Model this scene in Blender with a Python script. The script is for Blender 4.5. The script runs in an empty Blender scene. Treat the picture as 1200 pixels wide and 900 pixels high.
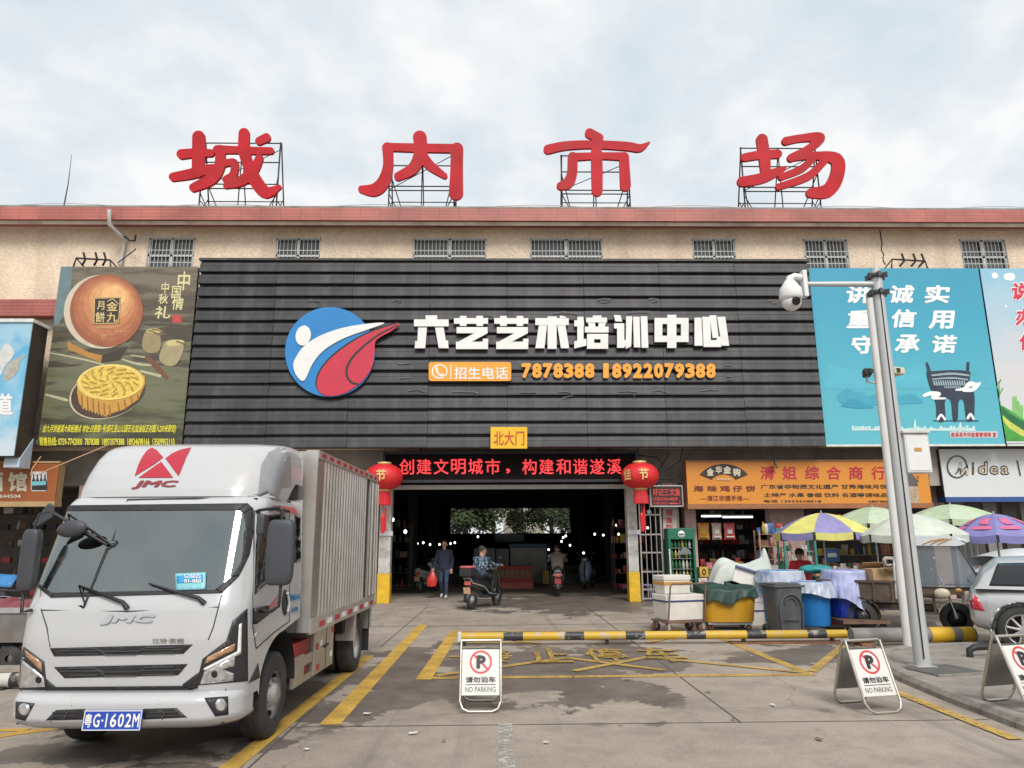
import bpy, bmesh, math, random
import numpy as np
from mathutils import Matrix, Vector, Euler
from mathutils.bvhtree import BVHTree
R = math.radians
sin, cos = math.sin, math.cos
rnd = random.Random(7)
SC = bpy.context.scene
COL = SC.collection

# ------------------------------------------------------------------ camera
CP, CY, CR = R(12.345), R(1.10), R(-.312)
CF = Vector((sin(CY)*cos(CP), cos(CY)*cos(CP), sin(CP)))
_rt = Vector((cos(CY), -sin(CY), 0)); _up = _rt.cross(CF)
CRT = cos(CR)*_rt + sin(CR)*_up
CUP = cos(CR)*_up - sin(CR)*_rt
EYE = Vector((0, 0, 1.7))
cam = bpy.data.cameras.new('camera'); cam.sensor_width = 36; cam.lens = 36*840/1200
cam.clip_start = .05; cam.clip_end = 2000
co = bpy.data.objects.new('camera', cam); COL.objects.link(co)
m3 = Matrix((CRT, CUP, -CF)).transposed().to_4x4(); m3.translation = EYE
co.matrix_world = m3; SC.camera = co

# ------------------------------------------------------------------ sky, sun, exposure
SUN_EL, SUN_AZ = R(44), R(170)          # azimuth clockwise from +Y: behind and left of the camera
wd = bpy.data.worlds.new("World"); SC.world = wd; wd.use_nodes = True
nt = wd.node_tree; bg = nt.nodes['Background']
sky = nt.nodes.new('ShaderNodeTexSky'); sky.sky_type = 'NISHITA'; sky.sun_disc = False
sky.sun_elevation = SUN_EL; sky.sun_rotation = SUN_AZ; sky.dust_density = 3
tc = nt.nodes.new('ShaderNodeTexCoord')
sx = nt.nodes.new('ShaderNodeSeparateXYZ'); nt.links.new(tc.outputs['Generated'], sx.inputs[0])
mx = nt.nodes.new('ShaderNodeMath'); mx.operation = 'MAXIMUM'; mx.inputs[1].default_value = .05
ad = nt.nodes.new('ShaderNodeMath'); ad.operation = 'ADD'; ad.inputs[1].default_value = .25
nt.links.new(sx.outputs['Z'], mx.inputs[0]); nt.links.new(mx.outputs[0], ad.inputs[0])
cb = nt.nodes.new('ShaderNodeCombineXYZ')
for ax in 'XY':
    dv = nt.nodes.new('ShaderNodeMath'); dv.operation = 'DIVIDE'
    nt.links.new(sx.outputs[ax], dv.inputs[0]); nt.links.new(ad.outputs[0], dv.inputs[1]); nt.links.new(dv.outputs[0], cb.inputs[ax])
n1 = nt.nodes.new('ShaderNodeTexNoise'); n1.inputs['Scale'].default_value = 2.0; n1.inputs['Detail'].default_value = 9
n1.inputs['Roughness'].default_value = .56; n1.inputs['Distortion'].default_value = .25
nt.links.new(cb.outputs[0], n1.inputs['Vector'])
n2 = nt.nodes.new('ShaderNodeTexNoise'); n2.inputs['Scale'].default_value = 7; n2.inputs['Detail'].default_value = 5
nt.links.new(cb.outputs[0], n2.inputs['Vector'])
av = nt.nodes.new('ShaderNodeMix'); av.inputs[0].default_value = .3
nt.links.new(n1.outputs['Fac'], av.inputs[2]); nt.links.new(n2.outputs['Fac'], av.inputs[3])
cr = nt.nodes.new('ShaderNodeValToRGB'); e = cr.color_ramp.elements
e[0].position = .38; e[0].color = (3.75, 4.25, 4.55, 1)
e[1].position = .58; e[1].color = (5.4, 5.38, 5.3, 1)
ee = e.new(.46); ee.color = (4.25, 4.55, 4.75, 1)
nt.links.new(av.outputs[0], cr.inputs[0])
mxs = nt.nodes.new('ShaderNodeMix'); mxs.data_type = 'RGBA'; mxs.inputs[0].default_value = .93
nt.links.new(sky.outputs[0], mxs.inputs[6]); nt.links.new(cr.outputs[0], mxs.inputs[7])
nt.links.new(mxs.outputs[2], bg.inputs['Color']); bg.inputs['Strength'].default_value = .1
sl = bpy.data.lights.new('sun', 'SUN'); sl.energy = 1.5; sl.angle = R(22); sl.color = (1, .965, .91)
so = bpy.data.objects.new('sun', sl); COL.objects.link(so)
sd = Vector((sin(SUN_AZ)*cos(SUN_EL), cos(SUN_AZ)*cos(SUN_EL), sin(SUN_EL)))
so.rotation_euler = sd.to_track_quat('Z', 'Y').to_euler()
vs = SC.view_settings; vs.view_transform = 'Standard'; vs.look = 'None'; vs.gamma = 1; vs.exposure = .92
SC.display_settings.display_device = 'sRGB'
SC.cycles.use_denoising = True

# ------------------------------------------------------------------ helpers
def ray(x, y): return CF + (x-600)/840*CRT - (y-450)/840*CUP
def W(x, y, Y): d = ray(x, y); return EYE + d*(Y/d.y)          # where a sight line meets the upright plane at depth Y
def G(x, y, z=0): d = ray(x, y); return EYE + d*((z-1.7)/d.z)    # ... meets the level plane at height z

def PXL(p): d = Vector(p)-EYE; k = d.dot(CF); return 600+840*d.dot(CRT)/k, 450-840*d.dot(CUP)/k
def inside(pt, poly):
    x, y = pt; r = False
    for (x1, y1), (x2, y2) in zip(poly, poly[1:]+poly[:1]):
        if (y1 > y) != (y2 > y) and x < (x2-x1)*(y-y1)/(y2-y1)+x1: r = not r
    return r
def link(o, parent=None):
    COL.objects.link(o)
    if parent: o.parent = parent
    return o
def tag(o, label=None, cat=None, group=None, kind=None):
    if label: o['label'] = label
    if cat: o['category'] = cat
    if group: o['group'] = group
    if kind: o['kind'] = kind
    return o
def thing(name, label, cat, loc=(0, 0, 0), rz=0, group=None):
    o = bpy.data.objects.new(name, None); COL.objects.link(o); o.empty_display_size = .2
    o.location = loc; o.rotation_euler = (0, 0, rz)
    return tag(o, label, cat, group)
def kids(o): return [c for c in bpy.data.objects if c.parent == o]
def copy_tree(o, parent=None):
    c = o.copy(); COL.objects.link(c); c.parent = parent
    for ch in kids(o): copy_tree(ch, c)
    return c

MATS = {}
def mat(name, col, rough=.6, metal=0, var=.12, scale=6, bump=0, bscale=40, spec=.5, coat=0, emit=None, es=1, dirt=None, damt=0, dscale=1.5, streak=0, alpha=1, transm=0):
    """procedural surface: base colour broken up by two noises, optional dirt, streaks and bump"""
    if name in MATS: return MATS[name]
    m = bpy.data.materials.new(name); MATS[name] = m; m.use_nodes = True
    n = m.node_tree; N = n.nodes; L = n.links; b = N['Principled BSDF']
    b.inputs['Roughness'].default_value = rough; b.inputs['Metallic'].default_value = metal
    b.inputs['Specular IOR Level'].default_value = spec; b.inputs['Coat Weight'].default_value = coat
    b.inputs['Alpha'].default_value = alpha; b.inputs['Transmission Weight'].default_value = transm
    t = N.new('ShaderNodeTexCoord')
    no = N.new('ShaderNodeTexNoise'); no.inputs['Scale'].default_value = scale; no.inputs['Detail'].default_value = 6
    L.new(t.outputs['Object'], no.inputs['Vector'])
    rp = N.new('ShaderNodeMapRange'); rp.inputs['From Min'].default_value = .3; rp.inputs['From Max'].default_value = .7
    rp.inputs['To Min'].default_value = 1-var; rp.inputs['To Max'].default_value = 1+var
    L.new(no.outputs['Fac'], rp.inputs['Value'])
    mu = N.new('ShaderNodeMix'); mu.data_type = 'RGBA'; mu.blend_type = 'MULTIPLY'; mu.inputs[0].default_value = 1
    mu.inputs[6].default_value = (*col, 1); L.new(rp.outputs[0], mu.inputs[7])
    out = mu.outputs[2]
    if dirt:
        mp = N.new('ShaderNodeMapping'); L.new(t.outputs['Object'], mp.inputs[0])
        if streak: mp.inputs['Scale'].default_value = (1, 1, .12)
        dn = N.new('ShaderNodeTexNoise'); dn.inputs['Scale'].default_value = dscale; dn.inputs['Detail'].default_value = 8; dn.inputs['Roughness'].default_value = .65
        L.new(mp.outputs[0], dn.inputs['Vector'])
        dr = N.new('ShaderNodeMapRange'); dr.inputs['From Min'].default_value = .48; dr.inputs['From Max'].default_value = .72; dr.inputs['To Max'].default_value = damt
        L.new(dn.outputs['Fac'], dr.inputs['Value'])
        dm = N.new('ShaderNodeMix'); dm.data_type = 'RGBA'; dm.inputs[7].default_value = (*dirt, 1)
        L.new(dr.outputs[0], dm.inputs[0]); L.new(out, dm.inputs[6]); out = dm.outputs[2]
    L.new(out, b.inputs['Base Color'])
    if bump:
        bn = N.new('ShaderNodeTexNoise'); bn.inputs['Scale'].default_value = bscale; bn.inputs['Detail'].default_value = 4
        L.new(t.outputs['Object'], bn.inputs['Vector'])
        bp = N.new('ShaderNodeBump'); bp.inputs['Strength'].default_value = bump; bp.inputs['Distance'].default_value = .01
        L.new(bn.outputs['Fac'], bp.inputs['Height']); L.new(bp.outputs[0], b.inputs['Normal'])
    if emit:
        b.inputs['Emission Color'].default_value = (*emit, 1); b.inputs['Emission Strength'].default_value = es
    return m

class MB:
    """collects shapes; build() links them as one mesh object"""
    def __init__(s, X=None): s.v = []; s.f = []; s.mi = []; s.sm = []; s.X = X or Matrix(); s.m = 0
    def add(s, vs, fs, smooth=False):
        o = len(s.v); s.v += [s.X @ Vector(p) for p in vs]
        for f in fs: s.f.append([o+i for i in f]); s.mi.append(s.m); s.sm.append(smooth)
        return s
    def box(s, x0, x1, y0, y1, z0, z1):
        return s.add([(x, y, z) for z in (z0, z1) for y in (y0, y1) for x in (x0, x1)],
                     [(0, 2, 3, 1), (4, 5, 7, 6), (0, 1, 5, 4), (1, 3, 7, 5), (3, 2, 6, 7), (2, 0, 4, 6)])
    def obox(s, c, d, rot=(0, 0, 0)):
        M = Matrix.Translation(c) @ Euler(rot).to_matrix().to_4x4(); h = [k/2 for k in d]
        return s.add([M @ Vector((x*h[0], y*h[1], z*h[2])) for z in (-1, 1) for y in (-1, 1) for x in (-1, 1)],
                     [(0, 2, 3, 1), (4, 5, 7, 6), (0, 1, 5, 4), (1, 3, 7, 5), (3, 2, 6, 7), (2, 0, 4, 6)])
    def tube(s, pts, r, n=8, closed=False):
        P = [Vector(p) for p in pts]; k = len(P); rs = r if isinstance(r, (list, tuple)) else [r]*k
        vs = []; u = None
        for i in range(k):
            a = P[(i-1) % k] if (closed or i > 0) else P[i]; b = P[(i+1) % k] if (closed or i < k-1) else P[i]
            t = (b-a).normalized() if (b-a).length > 1e-9 else Vector((0, 0, 1))
            if u is None: u = t.orthogonal().normalized()
            u = (u - t*u.dot(t)); u = u.normalized() if u.length > 1e-6 else t.orthogonal().normalized()
            w = t.cross(u)
            for j in range(n):
                q = 2*math.pi*j/n; vs.append(P[i] + rs[i]*(cos(q)*u + sin(q)*w))
        fs = []
        for i in range(k if closed else k-1):
            a = i*n; b = ((i+1) % k)*n
            for j in range(n): fs.append((a+j, a+(j+1) % n, b+(j+1) % n, b+j))
        s.add(vs, fs, n > 5)
        if not closed:
            s.add(vs[:n], [tuple(range(n))[::-1]]); s.add(vs[-n:], [tuple(range(n))])
        return s
    def cyl(s, p, q, r, r2=None, n=16): return s.tube([p, q], [r, r if r2 is None else r2], n)
    def lathe(s, prof, c=(0, 0, 0), n=24, axis='z'):
        vs = []
        for r, z in prof:
            for j in range(n):
                a = 2*math.pi*j/n; x, y = r*cos(a), r*sin(a)
                p = {'z': (x, y, z), 'x': (z, x, y), 'y': (x, z, y)}[axis]
                vs.append(Vector(c)+Vector(p))
        fs = []
        for i in range(len(prof)-1):
            for j in range(n):
                f = (i*n+j, i*n+(j+1) % n, (i+1)*n+(j+1) % n, (i+1)*n+j); fs.append(f[::-1] if axis == 'y' else f)
        return s.add(vs, fs, True)
    def ell(s, c, r, nu=12, nv=8, rot=(0, 0, 0)):
        M = Matrix.Translation(c) @ Euler(rot).to_matrix().to_4x4(); vs = []
        for i in range(nv+1):
            a = math.pi*i/nv
            for j in range(nu):
                b = 2*math.pi*j/nu; vs.append(M @ Vector((r[0]*sin(a)*cos(b), r[1]*sin(a)*sin(b), r[2]*cos(a))))
        return s.add(vs, [(i*nu+j, (i+1)*nu+j, (i+1)*nu+(j+1) % nu, i*nu+(j+1) % nu) for i in range(nv) for j in range(nu)], True)
    def prism(s, poly, a, b, plane='xz'):
        """poly in a plane, from a to b along the third axis"""
        def P(p, t): return {'xz': (p[0], t, p[1]), 'xy': (p[0], p[1], t), 'yz': (t, p[0], p[1])}[plane]
        n = len(poly); vs = [P(p, a) for p in poly]+[P(p, b) for p in poly]
        return s.add(vs, [tuple(range(n)), tuple(range(n, 2*n))[::-1]]+[(i, n+i, n+(i+1) % n, (i+1) % n) for i in range(n)])
    def grid(s, fn, nu, nv, smooth=True, closed=False):
        vs = [fn(i/nu, j/nv) for j in range(nv+1) for i in range(nu+1)]
        return s.add(vs, [(j*(nu+1)+i, j*(nu+1)+i+1, (j+1)*(nu+1)+i+1, (j+1)*(nu+1)+i) for j in range(nv) for i in range(nu)], smooth)
    def build(s, name, mats, parent=None, bev=0, solid=0, fix=True, off=-1):
        me = bpy.data.meshes.new(name); me.from_pydata([tuple(p) for p in s.v], [], s.f); me.update()
        for m in (mats if isinstance(mats, (list, tuple)) else [mats]): me.materials.append(m)
        me.polygons.foreach_set('material_index', s.mi); me.polygons.foreach_set('use_smooth', s.sm)
        if fix:
            bm = bmesh.new(); bm.from_mesh(me); bmesh.ops.recalc_face_normals(bm, faces=bm.faces); bm.to_mesh(me); bm.free()
        o = bpy.data.objects.new(name, me); link(o, parent)
        if solid:
            md = o.modifiers.new('solid', 'SOLIDIFY'); md.thickness = solid; md.offset = off
        if bev:
            md = o.modifiers.new('bevel', 'BEVEL'); md.width = bev; md.segments = 2; md.limit_method = 'ANGLE'; md.angle_limit = R(40)
            md.harden_normals = False
        return o

def rrect(w, h, r, n=4, cx=0, cy=0):
    out = []
    for (sx_, sy_, a0) in ((1, 1, 0), (-1, 1, 90), (-1, -1, 180), (1, -1, 270)):
        for i in range(n+1):
            a = R(a0+90*i/n); out.append((cx+sx_*(w/2-r)+r*cos(a), cy+sy_*(h/2-r)+r*sin(a)))
    return out
def ellp(cx, cy, rx, ry, n=28, rot=0):
    return [(cx+rx*cos(a)*cos(rot)-ry*sin(a)*sin(rot), cy+rx*cos(a)*sin(rot)+ry*sin(a)*cos(rot)) for a in (2*math.pi*i/n for i in range(n))]

def text_mesh(body, bold=0, depth=0):
    f = bpy.data.curves.new('t', 'FONT'); f.body = body; f.size = 1; f.extrude = depth; f.resolution_u = 2
    o = bpy.data.objects.new('t', f); COL.objects.link(o)
    dg = bpy.context.evaluated_depsgraph_get(); me = bpy.data.meshes.new_from_object(o.evaluated_get(dg))
    vs = [v.co.copy() for v in me.vertices]; fs = [list(p.vertices) for p in me.polygons]
    bpy.data.objects.remove(o); bpy.data.curves.remove(f); bpy.data.meshes.remove(me)
    if not vs: return [], []
    x0 = min(v.x for v in vs); x1 = max(v.x for v in vs); y0 = min(v.y for v in vs); y1 = max(v.y for v in vs)
    V = []; Fc = []
    offs = [(0, 0)] if not bold else [(dx*bold, dy*bold) for dx, dy in ((-1, 0), (1, 0), (0, 1), (0, -1), (.7, .7), (-.7, -.7), (.7, -.7), (-.7, .7))]
    for k, (dx, dy) in enumerate(offs):
        o_ = len(V)
        for v in vs: V.append(((v.x+dx-x0+bold)/(x1-x0+2*bold), (v.y+dy-y0+bold)/(y1-y0+2*bold), v.z, k))
        Fc += [[o_+i for i in f_] for f_ in fs]
    return V, Fc
def text(mb, body, P00, P10, P01, nrm, bold=0, lift=.004, slant=0):
    """writes body into the parallelogram P00 (lower left), P10 (lower right), P01 (upper left); nrm points at the reader"""
    V, Fc = text_mesh(body, bold)
    a = Vector(P10)-Vector(P00); b = Vector(P01)-Vector(P00); n = Vector(nrm).normalized()
    mb.add([Vector(P00)+a*(u+slant*v)+b*v+n*(lift+k*.0004) for u, v, z, k in V], Fc)
    return mb
def textpx(mb, body, x0, y0, x1, y1, Y, bold=0, lift=.004, lean=0, slant=0):
    """the same, inside a rectangle of the upright plane at depth Y"""
    return text(mb, body, W(x0, y1, Y), W(x1, y1, Y), W(x0+lean, y0, Y), (0, -1, 0), bold, lift, slant)
def letters(name, body, rect, Y, m, parent, bold=0, lift=.004, slant=0):
    mb = MB(); textpx(mb, body, *rect, Y, bold, lift, 0, slant); return mb.build(name, m, parent, fix=False)
def polypx(mb, pts, Y, lift=0, thick=.012, o=(0, 0), k=1.):
    """flat shape on the upright plane at depth Y, with a thickness"""
    n = len(pts); q = [W(o[0]+x/k, o[1]+y/k, Y) for x, y in pts]
    vs = [(p.x, Y-lift-thick, p.z) for p in q]+[(p.x, Y-lift, p.z) for p in q]
    return mb.add(vs, [tuple(range(n)), tuple(range(n, 2*n))[::-1]]+[(i, n+i, n+(i+1) % n, (i+1) % n) for i in range(n)])

def contours(D, h):
    """marching squares on grid D at level 0 -> closed loops (grid units)"""
    seg = {}
    ny, nx = D.shape
    def ip(a, b, va, vb):
        t = va/(va-vb); return (a[0]+(b[0]-a[0])*t, a[1]+(b[1]-a[1])*t)
    S = D < 0
    for j in range(ny-1):
        for i in range(nx-1):
            c = (S[j, i], S[j, i+1], S[j+1, i+1], S[j+1, i])
            if all(c) or not any(c): continue
            P = [(i, j), (i+1, j), (i+1, j+1), (i, j+1)]; V = [D[j, i], D[j, i+1], D[j+1, i+1], D[j+1, i]]
            en = []
            for k in range(4):
                l = (k+1) % 4
                if c[k] != c[l]: en.append(((P[k], P[l]) if P[k] < P[l] else (P[l], P[k]), ip(P[k], P[l], V[k], V[l])))
            for a, b in ((0, 1), (2, 3)):
                if b < len(en):
                    seg.setdefault(en[a][0], [en[a][1]]).append(en[b][0]); seg.setdefault(en[b][0], [en[b][1]]).append(en[a][0])
    loops = []; seen = set()
    for st in seg:
        if st in seen: continue
        lp = []; cur = st
        while cur and cur not in seen:
            seen.add(cur); lp.append(seg[cur][0])
            cur = next((q for q in seg[cur][1:] if q not in seen), None)
        if len(lp) > 4: loops.append([(x*h, y*h) for x, y in lp])
    return loops
def brush(strokes, h=2.5):
    """outline loops of a union of round brush strokes with changing width: [(x,y,r)...] each"""
    A = [p for s_ in strokes for p in s_]
    x0 = min(p[0]-p[2] for p in A)-8; x1 = max(p[0]+p[2] for p in A)+8
    y0 = min(p[1]-p[2] for p in A)-8; y1 = max(p[1]+p[2] for p in A)+8
    xs, ys = np.meshgrid(np.arange(x0, x1, h), np.arange(y0, y1, h)); D = np.full(xs.shape, 1e3)
    for s_ in strokes:
        s2 = []
        for i in range(len(s_)-1):                      # Catmull-Rom through the points
            p0 = s_[max(i-1, 0)]; p1 = s_[i]; p2 = s_[i+1]; p3 = s_[min(i+2, len(s_)-1)]
            for q in range(5):
                t = q/5
                s2.append([.5*(2*b+(c-a)*t+(2*a-5*b+4*c-d)*t*t+(3*b-a-3*c+d)*t**3) for a, b, c, d in zip(p0, p1, p2, p3)])
        s2.append(list(s_[-1]))
        for (ax, ay, ar), (bx, by, br) in zip(s2, s2[1:]):
            dx, dy = bx-ax, by-ay; l2 = dx*dx+dy*dy+1e-9
            t = np.clip(((xs-ax)*dx+(ys-ay)*dy)/l2, 0, 1)
            D = np.minimum(D, np.hypot(xs-ax-t*dx, ys-ay-t*dy)-(ar+t*(br-ar)))
    return [[(x0+x, y0+y) for x, y in l] for l in contours(D, h)]
def filled(loops, depth):
    """fill loops (holes kept) and give them a thickness: verts, faces in the loops' plane, z = +-depth"""
    cu = bpy.data.curves.new('g', 'CURVE'); cu.dimensions = '2D'; cu.fill_mode = 'BOTH'; cu.extrude = depth
    for l in loops:
        sp = cu.splines.new('POLY'); sp.points.add(len(l)-1)
        for i, p in enumerate(l): sp.points[i].co = (p[0], p[1], 0, 1)
        sp.use_cyclic_u = True
    o = bpy.data.objects.new('g', cu); COL.objects.link(o)
    dg = bpy.context.evaluated_depsgraph_get(); me = bpy.data.meshes.new_from_object(o.evaluated_get(dg))
    vs = [v.co.copy() for v in me.vertices]; fs = [list(p.vertices) for p in me.polygons]
    bpy.data.objects.remove(o); bpy.data.curves.remove(cu); bpy.data.meshes.remove(me)
    return vs, fs
def brushpx(mb, strokes, Y, lift, thick, o, k, h=2.5):
    vs, fs = filled(brush(strokes, h), 1)
    out = []
    for v in vs:
        q = W(o[0]+v.x/k, o[1]+v.y/k, Y); out.append((q.x, Y-lift-(thick if v.z > 0 else 0), q.z))
    return mb.add(out, fs)

# ================================================================== THE SETTING
def nodes_of(m): return m.node_tree.nodes, m.node_tree.links, m.node_tree.nodes['Principled BSDF']

def ground_material():
    m = bpy.data.materials.new('concrete_ground'); m.use_nodes = True; N, L, b = nodes_of(m)
    t = N.new('ShaderNodeTexCoord')
    def noise(s, d=6, r=.6, src=None):
        n = N.new('ShaderNodeTexNoise'); n.inputs['Scale'].default_value = s; n.inputs['Detail'].default_value = d; n.inputs['Roughness'].default_value = r
        L.new(src or t.outputs['Object'], n.inputs['Vector']); return n
    def mapr(o, a, c, lo, hi):
        r = N.new('ShaderNodeMapRange'); r.inputs[1].default_value = a; r.inputs[2].default_value = c; r.inputs[3].default_value = lo; r.inputs[4].default_value = hi
        L.new(o, r.inputs[0]); return r.outputs[0]
    def mix(f, a, c, mode='MIX'):
        x = N.new('ShaderNodeMix'); x.data_type = 'RGBA'; x.blend_type = mode
        if isinstance(f, float): x.inputs[0].default_value = f
        else: L.new(f, x.inputs[0])
        for i, v in ((6, a), (7, c)):
            if isinstance(v, tuple): x.inputs[i].default_value = (*v, 1)
            else: L.new(v, x.inputs[i])
        return x.outputs[2]
    big = noise(.35, 5); mid = noise(1.6, 8, .7); fine = noise(38, 4)
    c = mix(mapr(big.outputs[0], .35, .65, 0, 1), (.295, .248, .204), (.37, .318, .264))
    c = mix(mapr(mid.outputs[0], .45, .7, 0, .75), c, (.195, .162, .133))
    mp = N.new('ShaderNodeMapping'); mp.inputs['Scale'].default_value = (1.2, .35, 1); mp.inputs['Rotation'].default_value = (0, 0, .5)
    L.new(t.outputs['Object'], mp.inputs[0]); sc = noise(2.2, 8, .75, mp.outputs[0])
    c = mix(mapr(sc.outputs[0], .56, .7, 0, .55), c, (.39, .342, .29))
    c = mix(mapr(sc.outputs[0], .3, .42, .4, 0), c, (.15, .13, .115))
    fv = N.new('ShaderNodeMix'); fv.data_type = 'RGBA'; fv.blend_type = 'MULTIPLY'; fv.inputs[0].default_value = 1
    L.new(c, fv.inputs[6]); L.new(mapr(fine.outputs[0], .3, .7, .86, 1.12), fv.inputs[7]); c = fv.outputs[2]
    # oil drips and tyre marks
    vs_ = N.new('ShaderNodeTexVoronoi'); vs_.inputs['Scale'].default_value = .8; L.new(t.outputs['Object'], vs_.inputs['Vector'])
    c = mix(mapr(vs_.outputs['Distance'], .03, .1, .6, 0), c, (.1, .085, .07))
    mt = N.new('ShaderNodeMapping'); mt.inputs['Scale'].default_value = (2.2, .07, 1); mt.inputs['Rotation'].default_value = (0, 0, .12); L.new(t.outputs['Object'], mt.inputs[0])
    tm = noise(1.0, 5, .6, mt.outputs[0]); c = mix(mapr(tm.outputs[0], .58, .7, 0, .4), c, (.13, .11, .095))
    # fine cracks
    vo = N.new('ShaderNodeTexVoronoi'); vo.feature = 'DISTANCE_TO_EDGE'; vo.inputs['Scale'].default_value = .33
    wob = noise(1.3, 5); av = N.new('ShaderNodeMix'); av.data_type = 'RGBA'; av.inputs[0].default_value = .35
    L.new(t.outputs['Object'], av.inputs[6]); L.new(wob.outputs['Color'], av.inputs[7]); L.new(av.outputs[2], vo.inputs['Vector'])
    c = mix(mapr(vo.outputs['Distance'], .0, .0022, .55, 0), c, (.08, .07, .06))
    # damp patches with a ragged edge
    w1 = noise(.9, 6, .62); wet = None
    for (ex, ey, rx, ry) in ((.35, 10.1, 1.75, 2.3), (-1.35, 10.2, .75, 2.6), (1.9, 11.4, .9, 2.0), (5.1, 11.3, 1.9, 1.1), (-3, 8.2, 1.5, 2.4), (2.2, 21, 3.2, 3.6)):
        sp = N.new('ShaderNodeVectorMath'); sp.operation = 'SUBTRACT'; sp.inputs[1].default_value = (ex, ey, 0); L.new(t.outputs['Object'], sp.inputs[0])
        dv = N.new('ShaderNodeVectorMath'); dv.operation = 'DIVIDE'; dv.inputs[1].default_value = (rx, ry, 1); L.new(sp.outputs[0], dv.inputs[0])
        ln = N.new('ShaderNodeVectorMath'); ln.operation = 'LENGTH'; L.new(dv.outputs[0], ln.inputs[0])
        if wet is None: wet = ln.outputs['Value']
        else:
            mn = N.new('ShaderNodeMath'); mn.operation = 'MINIMUM'; L.new(wet, mn.inputs[0]); L.new(ln.outputs['Value'], mn.inputs[1]); wet = mn.outputs[0]
    sm = N.new('ShaderNodeMath'); sm.operation = 'ADD'; L.new(wet, sm.inputs[0]); L.new(mapr(w1.outputs[0], .25, .75, -.75, .75), sm.inputs[1])
    wm = mapr(sm.outputs[0], .86, .93, 1, 0)
    c = mix(wm, c, mix(mapr(mid.outputs[0], .4, .62, 0, .6), (.12, .1, .086), (.225, .195, .168)))
    L.new(c, b.inputs['Base Color']); L.new(mapr(wm, 0, 1, .85, .5), b.inputs['Roughness'])
    b.inputs['Specular IOR Level'].default_value = .35
    bp = N.new('ShaderNodeBump'); bp.inputs['Strength'].default_value = .25; bp.inputs['Distance'].default_value = .01
    L.new(fine.outputs[0], bp.inputs['Height']); L.new(bp.outputs[0], b.inputs['Normal'])
    return m

def worn_paint(name, col, wear=.5, sc=9):
    m = bpy.data.materials.new(name); m.use_nodes = True; N, L, b = nodes_of(m); MATS[name] = m
    t = N.new('ShaderNodeTexCoord'); n = N.new('ShaderNodeTexNoise'); n.inputs['Scale'].default_value = sc; n.inputs['Detail'].default_value = 8; n.inputs['Roughness'].default_value = .72
    L.new(t.outputs['Object'], n.inputs['Vector'])
    r = N.new('ShaderNodeMapRange'); r.inputs[1].default_value = wear-.05; r.inputs[2].default_value = wear+.08; r.inputs[3].default_value = 1; r.inputs[4].default_value = .12
    L.new(n.outputs[0], r.inputs[0]); L.new(r.outputs[0], b.inputs['Alpha'])
    n2 = N.new('ShaderNodeTexNoise'); n2.inputs['Scale'].default_value = 3; n2.inputs['Detail'].default_value = 6; L.new(t.outputs['Object'], n2.inputs['Vector'])
    cr_ = N.new('ShaderNodeValToRGB'); cr_.color_ramp.elements[0].position = .35; cr_.color_ramp.elements[1].position = .65
    cr_.color_ramp.elements[0].color = (*[k*.62 for k in col], 1); cr_.color_ramp.elements[1].color = (*col, 1)
    L.new(n2.outputs[0], cr_.inputs[0]); L.new(cr_.outputs[0], b.inputs['Base Color']); b.inputs['Roughness'].default_value = .75
    return m

g = MB(); g.add([(-300, -200, 0), (300, -200, 0), (300, 500, 0), (-300, 500, 0)], [(0, 1, 2, 3)])
tag(g.build('ground', ground_material()), kind='structure')
yp = worn_paint('yellow_paint', (.58, .36, .065), .615, 24)
yp2 = worn_paint('faded_yellow_paint', (.54, .35, .09), .57, 20)
wp = worn_paint('white_paint', (.5, .48, .44), .48, 14)
LZ = [.004]
def strip(mb, a, b, w, z=.004):
    a, b = Vector((*a, z)), Vector((*b, z)); n = (b-a).cross(Vector((0, 0, 1))).normalized()*w/2
    k = max(1, int((b-a).length/1.0)); vs = []
    for i in range(k+1): p = a+(b-a)*i/k; vs += [p-n, p+n]
    mb.add(vs, [(2*i, 2*i+1, 2*i+3, 2*i+2) for i in range(k)])
    return mb
mk = MB()
strip(mk, (-1.61, 7.38), (-1.58, 15.7), .2); strip(mk, (-2.08, 6.0), (-1.98, 11.6), .16, .0045)
strip(mk, (-.95, 9.62), (-.84, 14.62), .2)
strip(mk, (-5.6, 6.2), (-3.4, 8.0), .14); strip(mk, (-5.9, 7.25), (-4.4, 7.3), .12, .0048); strip(mk, (-8.2, 9.7), (-4.2, 9.9), .12)
tag(mk.build('road_line_yellow', yp), kind='structure')
mk = MB()
strip(mk, (-.8, 14.5), (3.9, 14.5), .12, .0055); strip(mk, (-.85, 13.9), (3.9, 13.9), .12, .0055)
strip(mk, (-.85, 9.72), (4.05, 9.72), .16, .005); strip(mk, (4.0, 9.8), (3.9, 14.4), .15, .006)
for a, b in (((-.8, 9.85), (1.0, 11.2)), ((3.95, 9.85), (2.2, 11.2)), ((-.75, 14.3), (.7, 12.7)), ((3.85, 14.3), (2.5, 12.7)), ((1.0, 11.2), (2.2, 10.1)), ((1.0, 10.1), (2.2, 11.2)), ((-.7, 12.9), (.5, 12.9)), ((-.75, 11.4), (.2, 11.4)), ((4.1, 9.9), (5.6, 12.2)), ((4.5, 8.9), (4.45, 6.6))):
    LZ[0] += .0002; strip(mk, a, b, .13, .0062+LZ[0])
tag(mk.build('road_hatching_yellow', yp2), kind='structure')
mk = MB()
for ch, x in zip('禁止停车', (-.45, .45, 1.3, 2.15)): text(mk, ch, (x, 10.75, 0), (x+.62, 10.75, 0), (x, 12.1, 0), (0, 0, 1), .022, .0135)
tag(mk.build('road_lettering_yellow', worn_paint('worn_yellow_lettering', (.52, .34, .09), .5, 16)), kind='structure')
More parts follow.
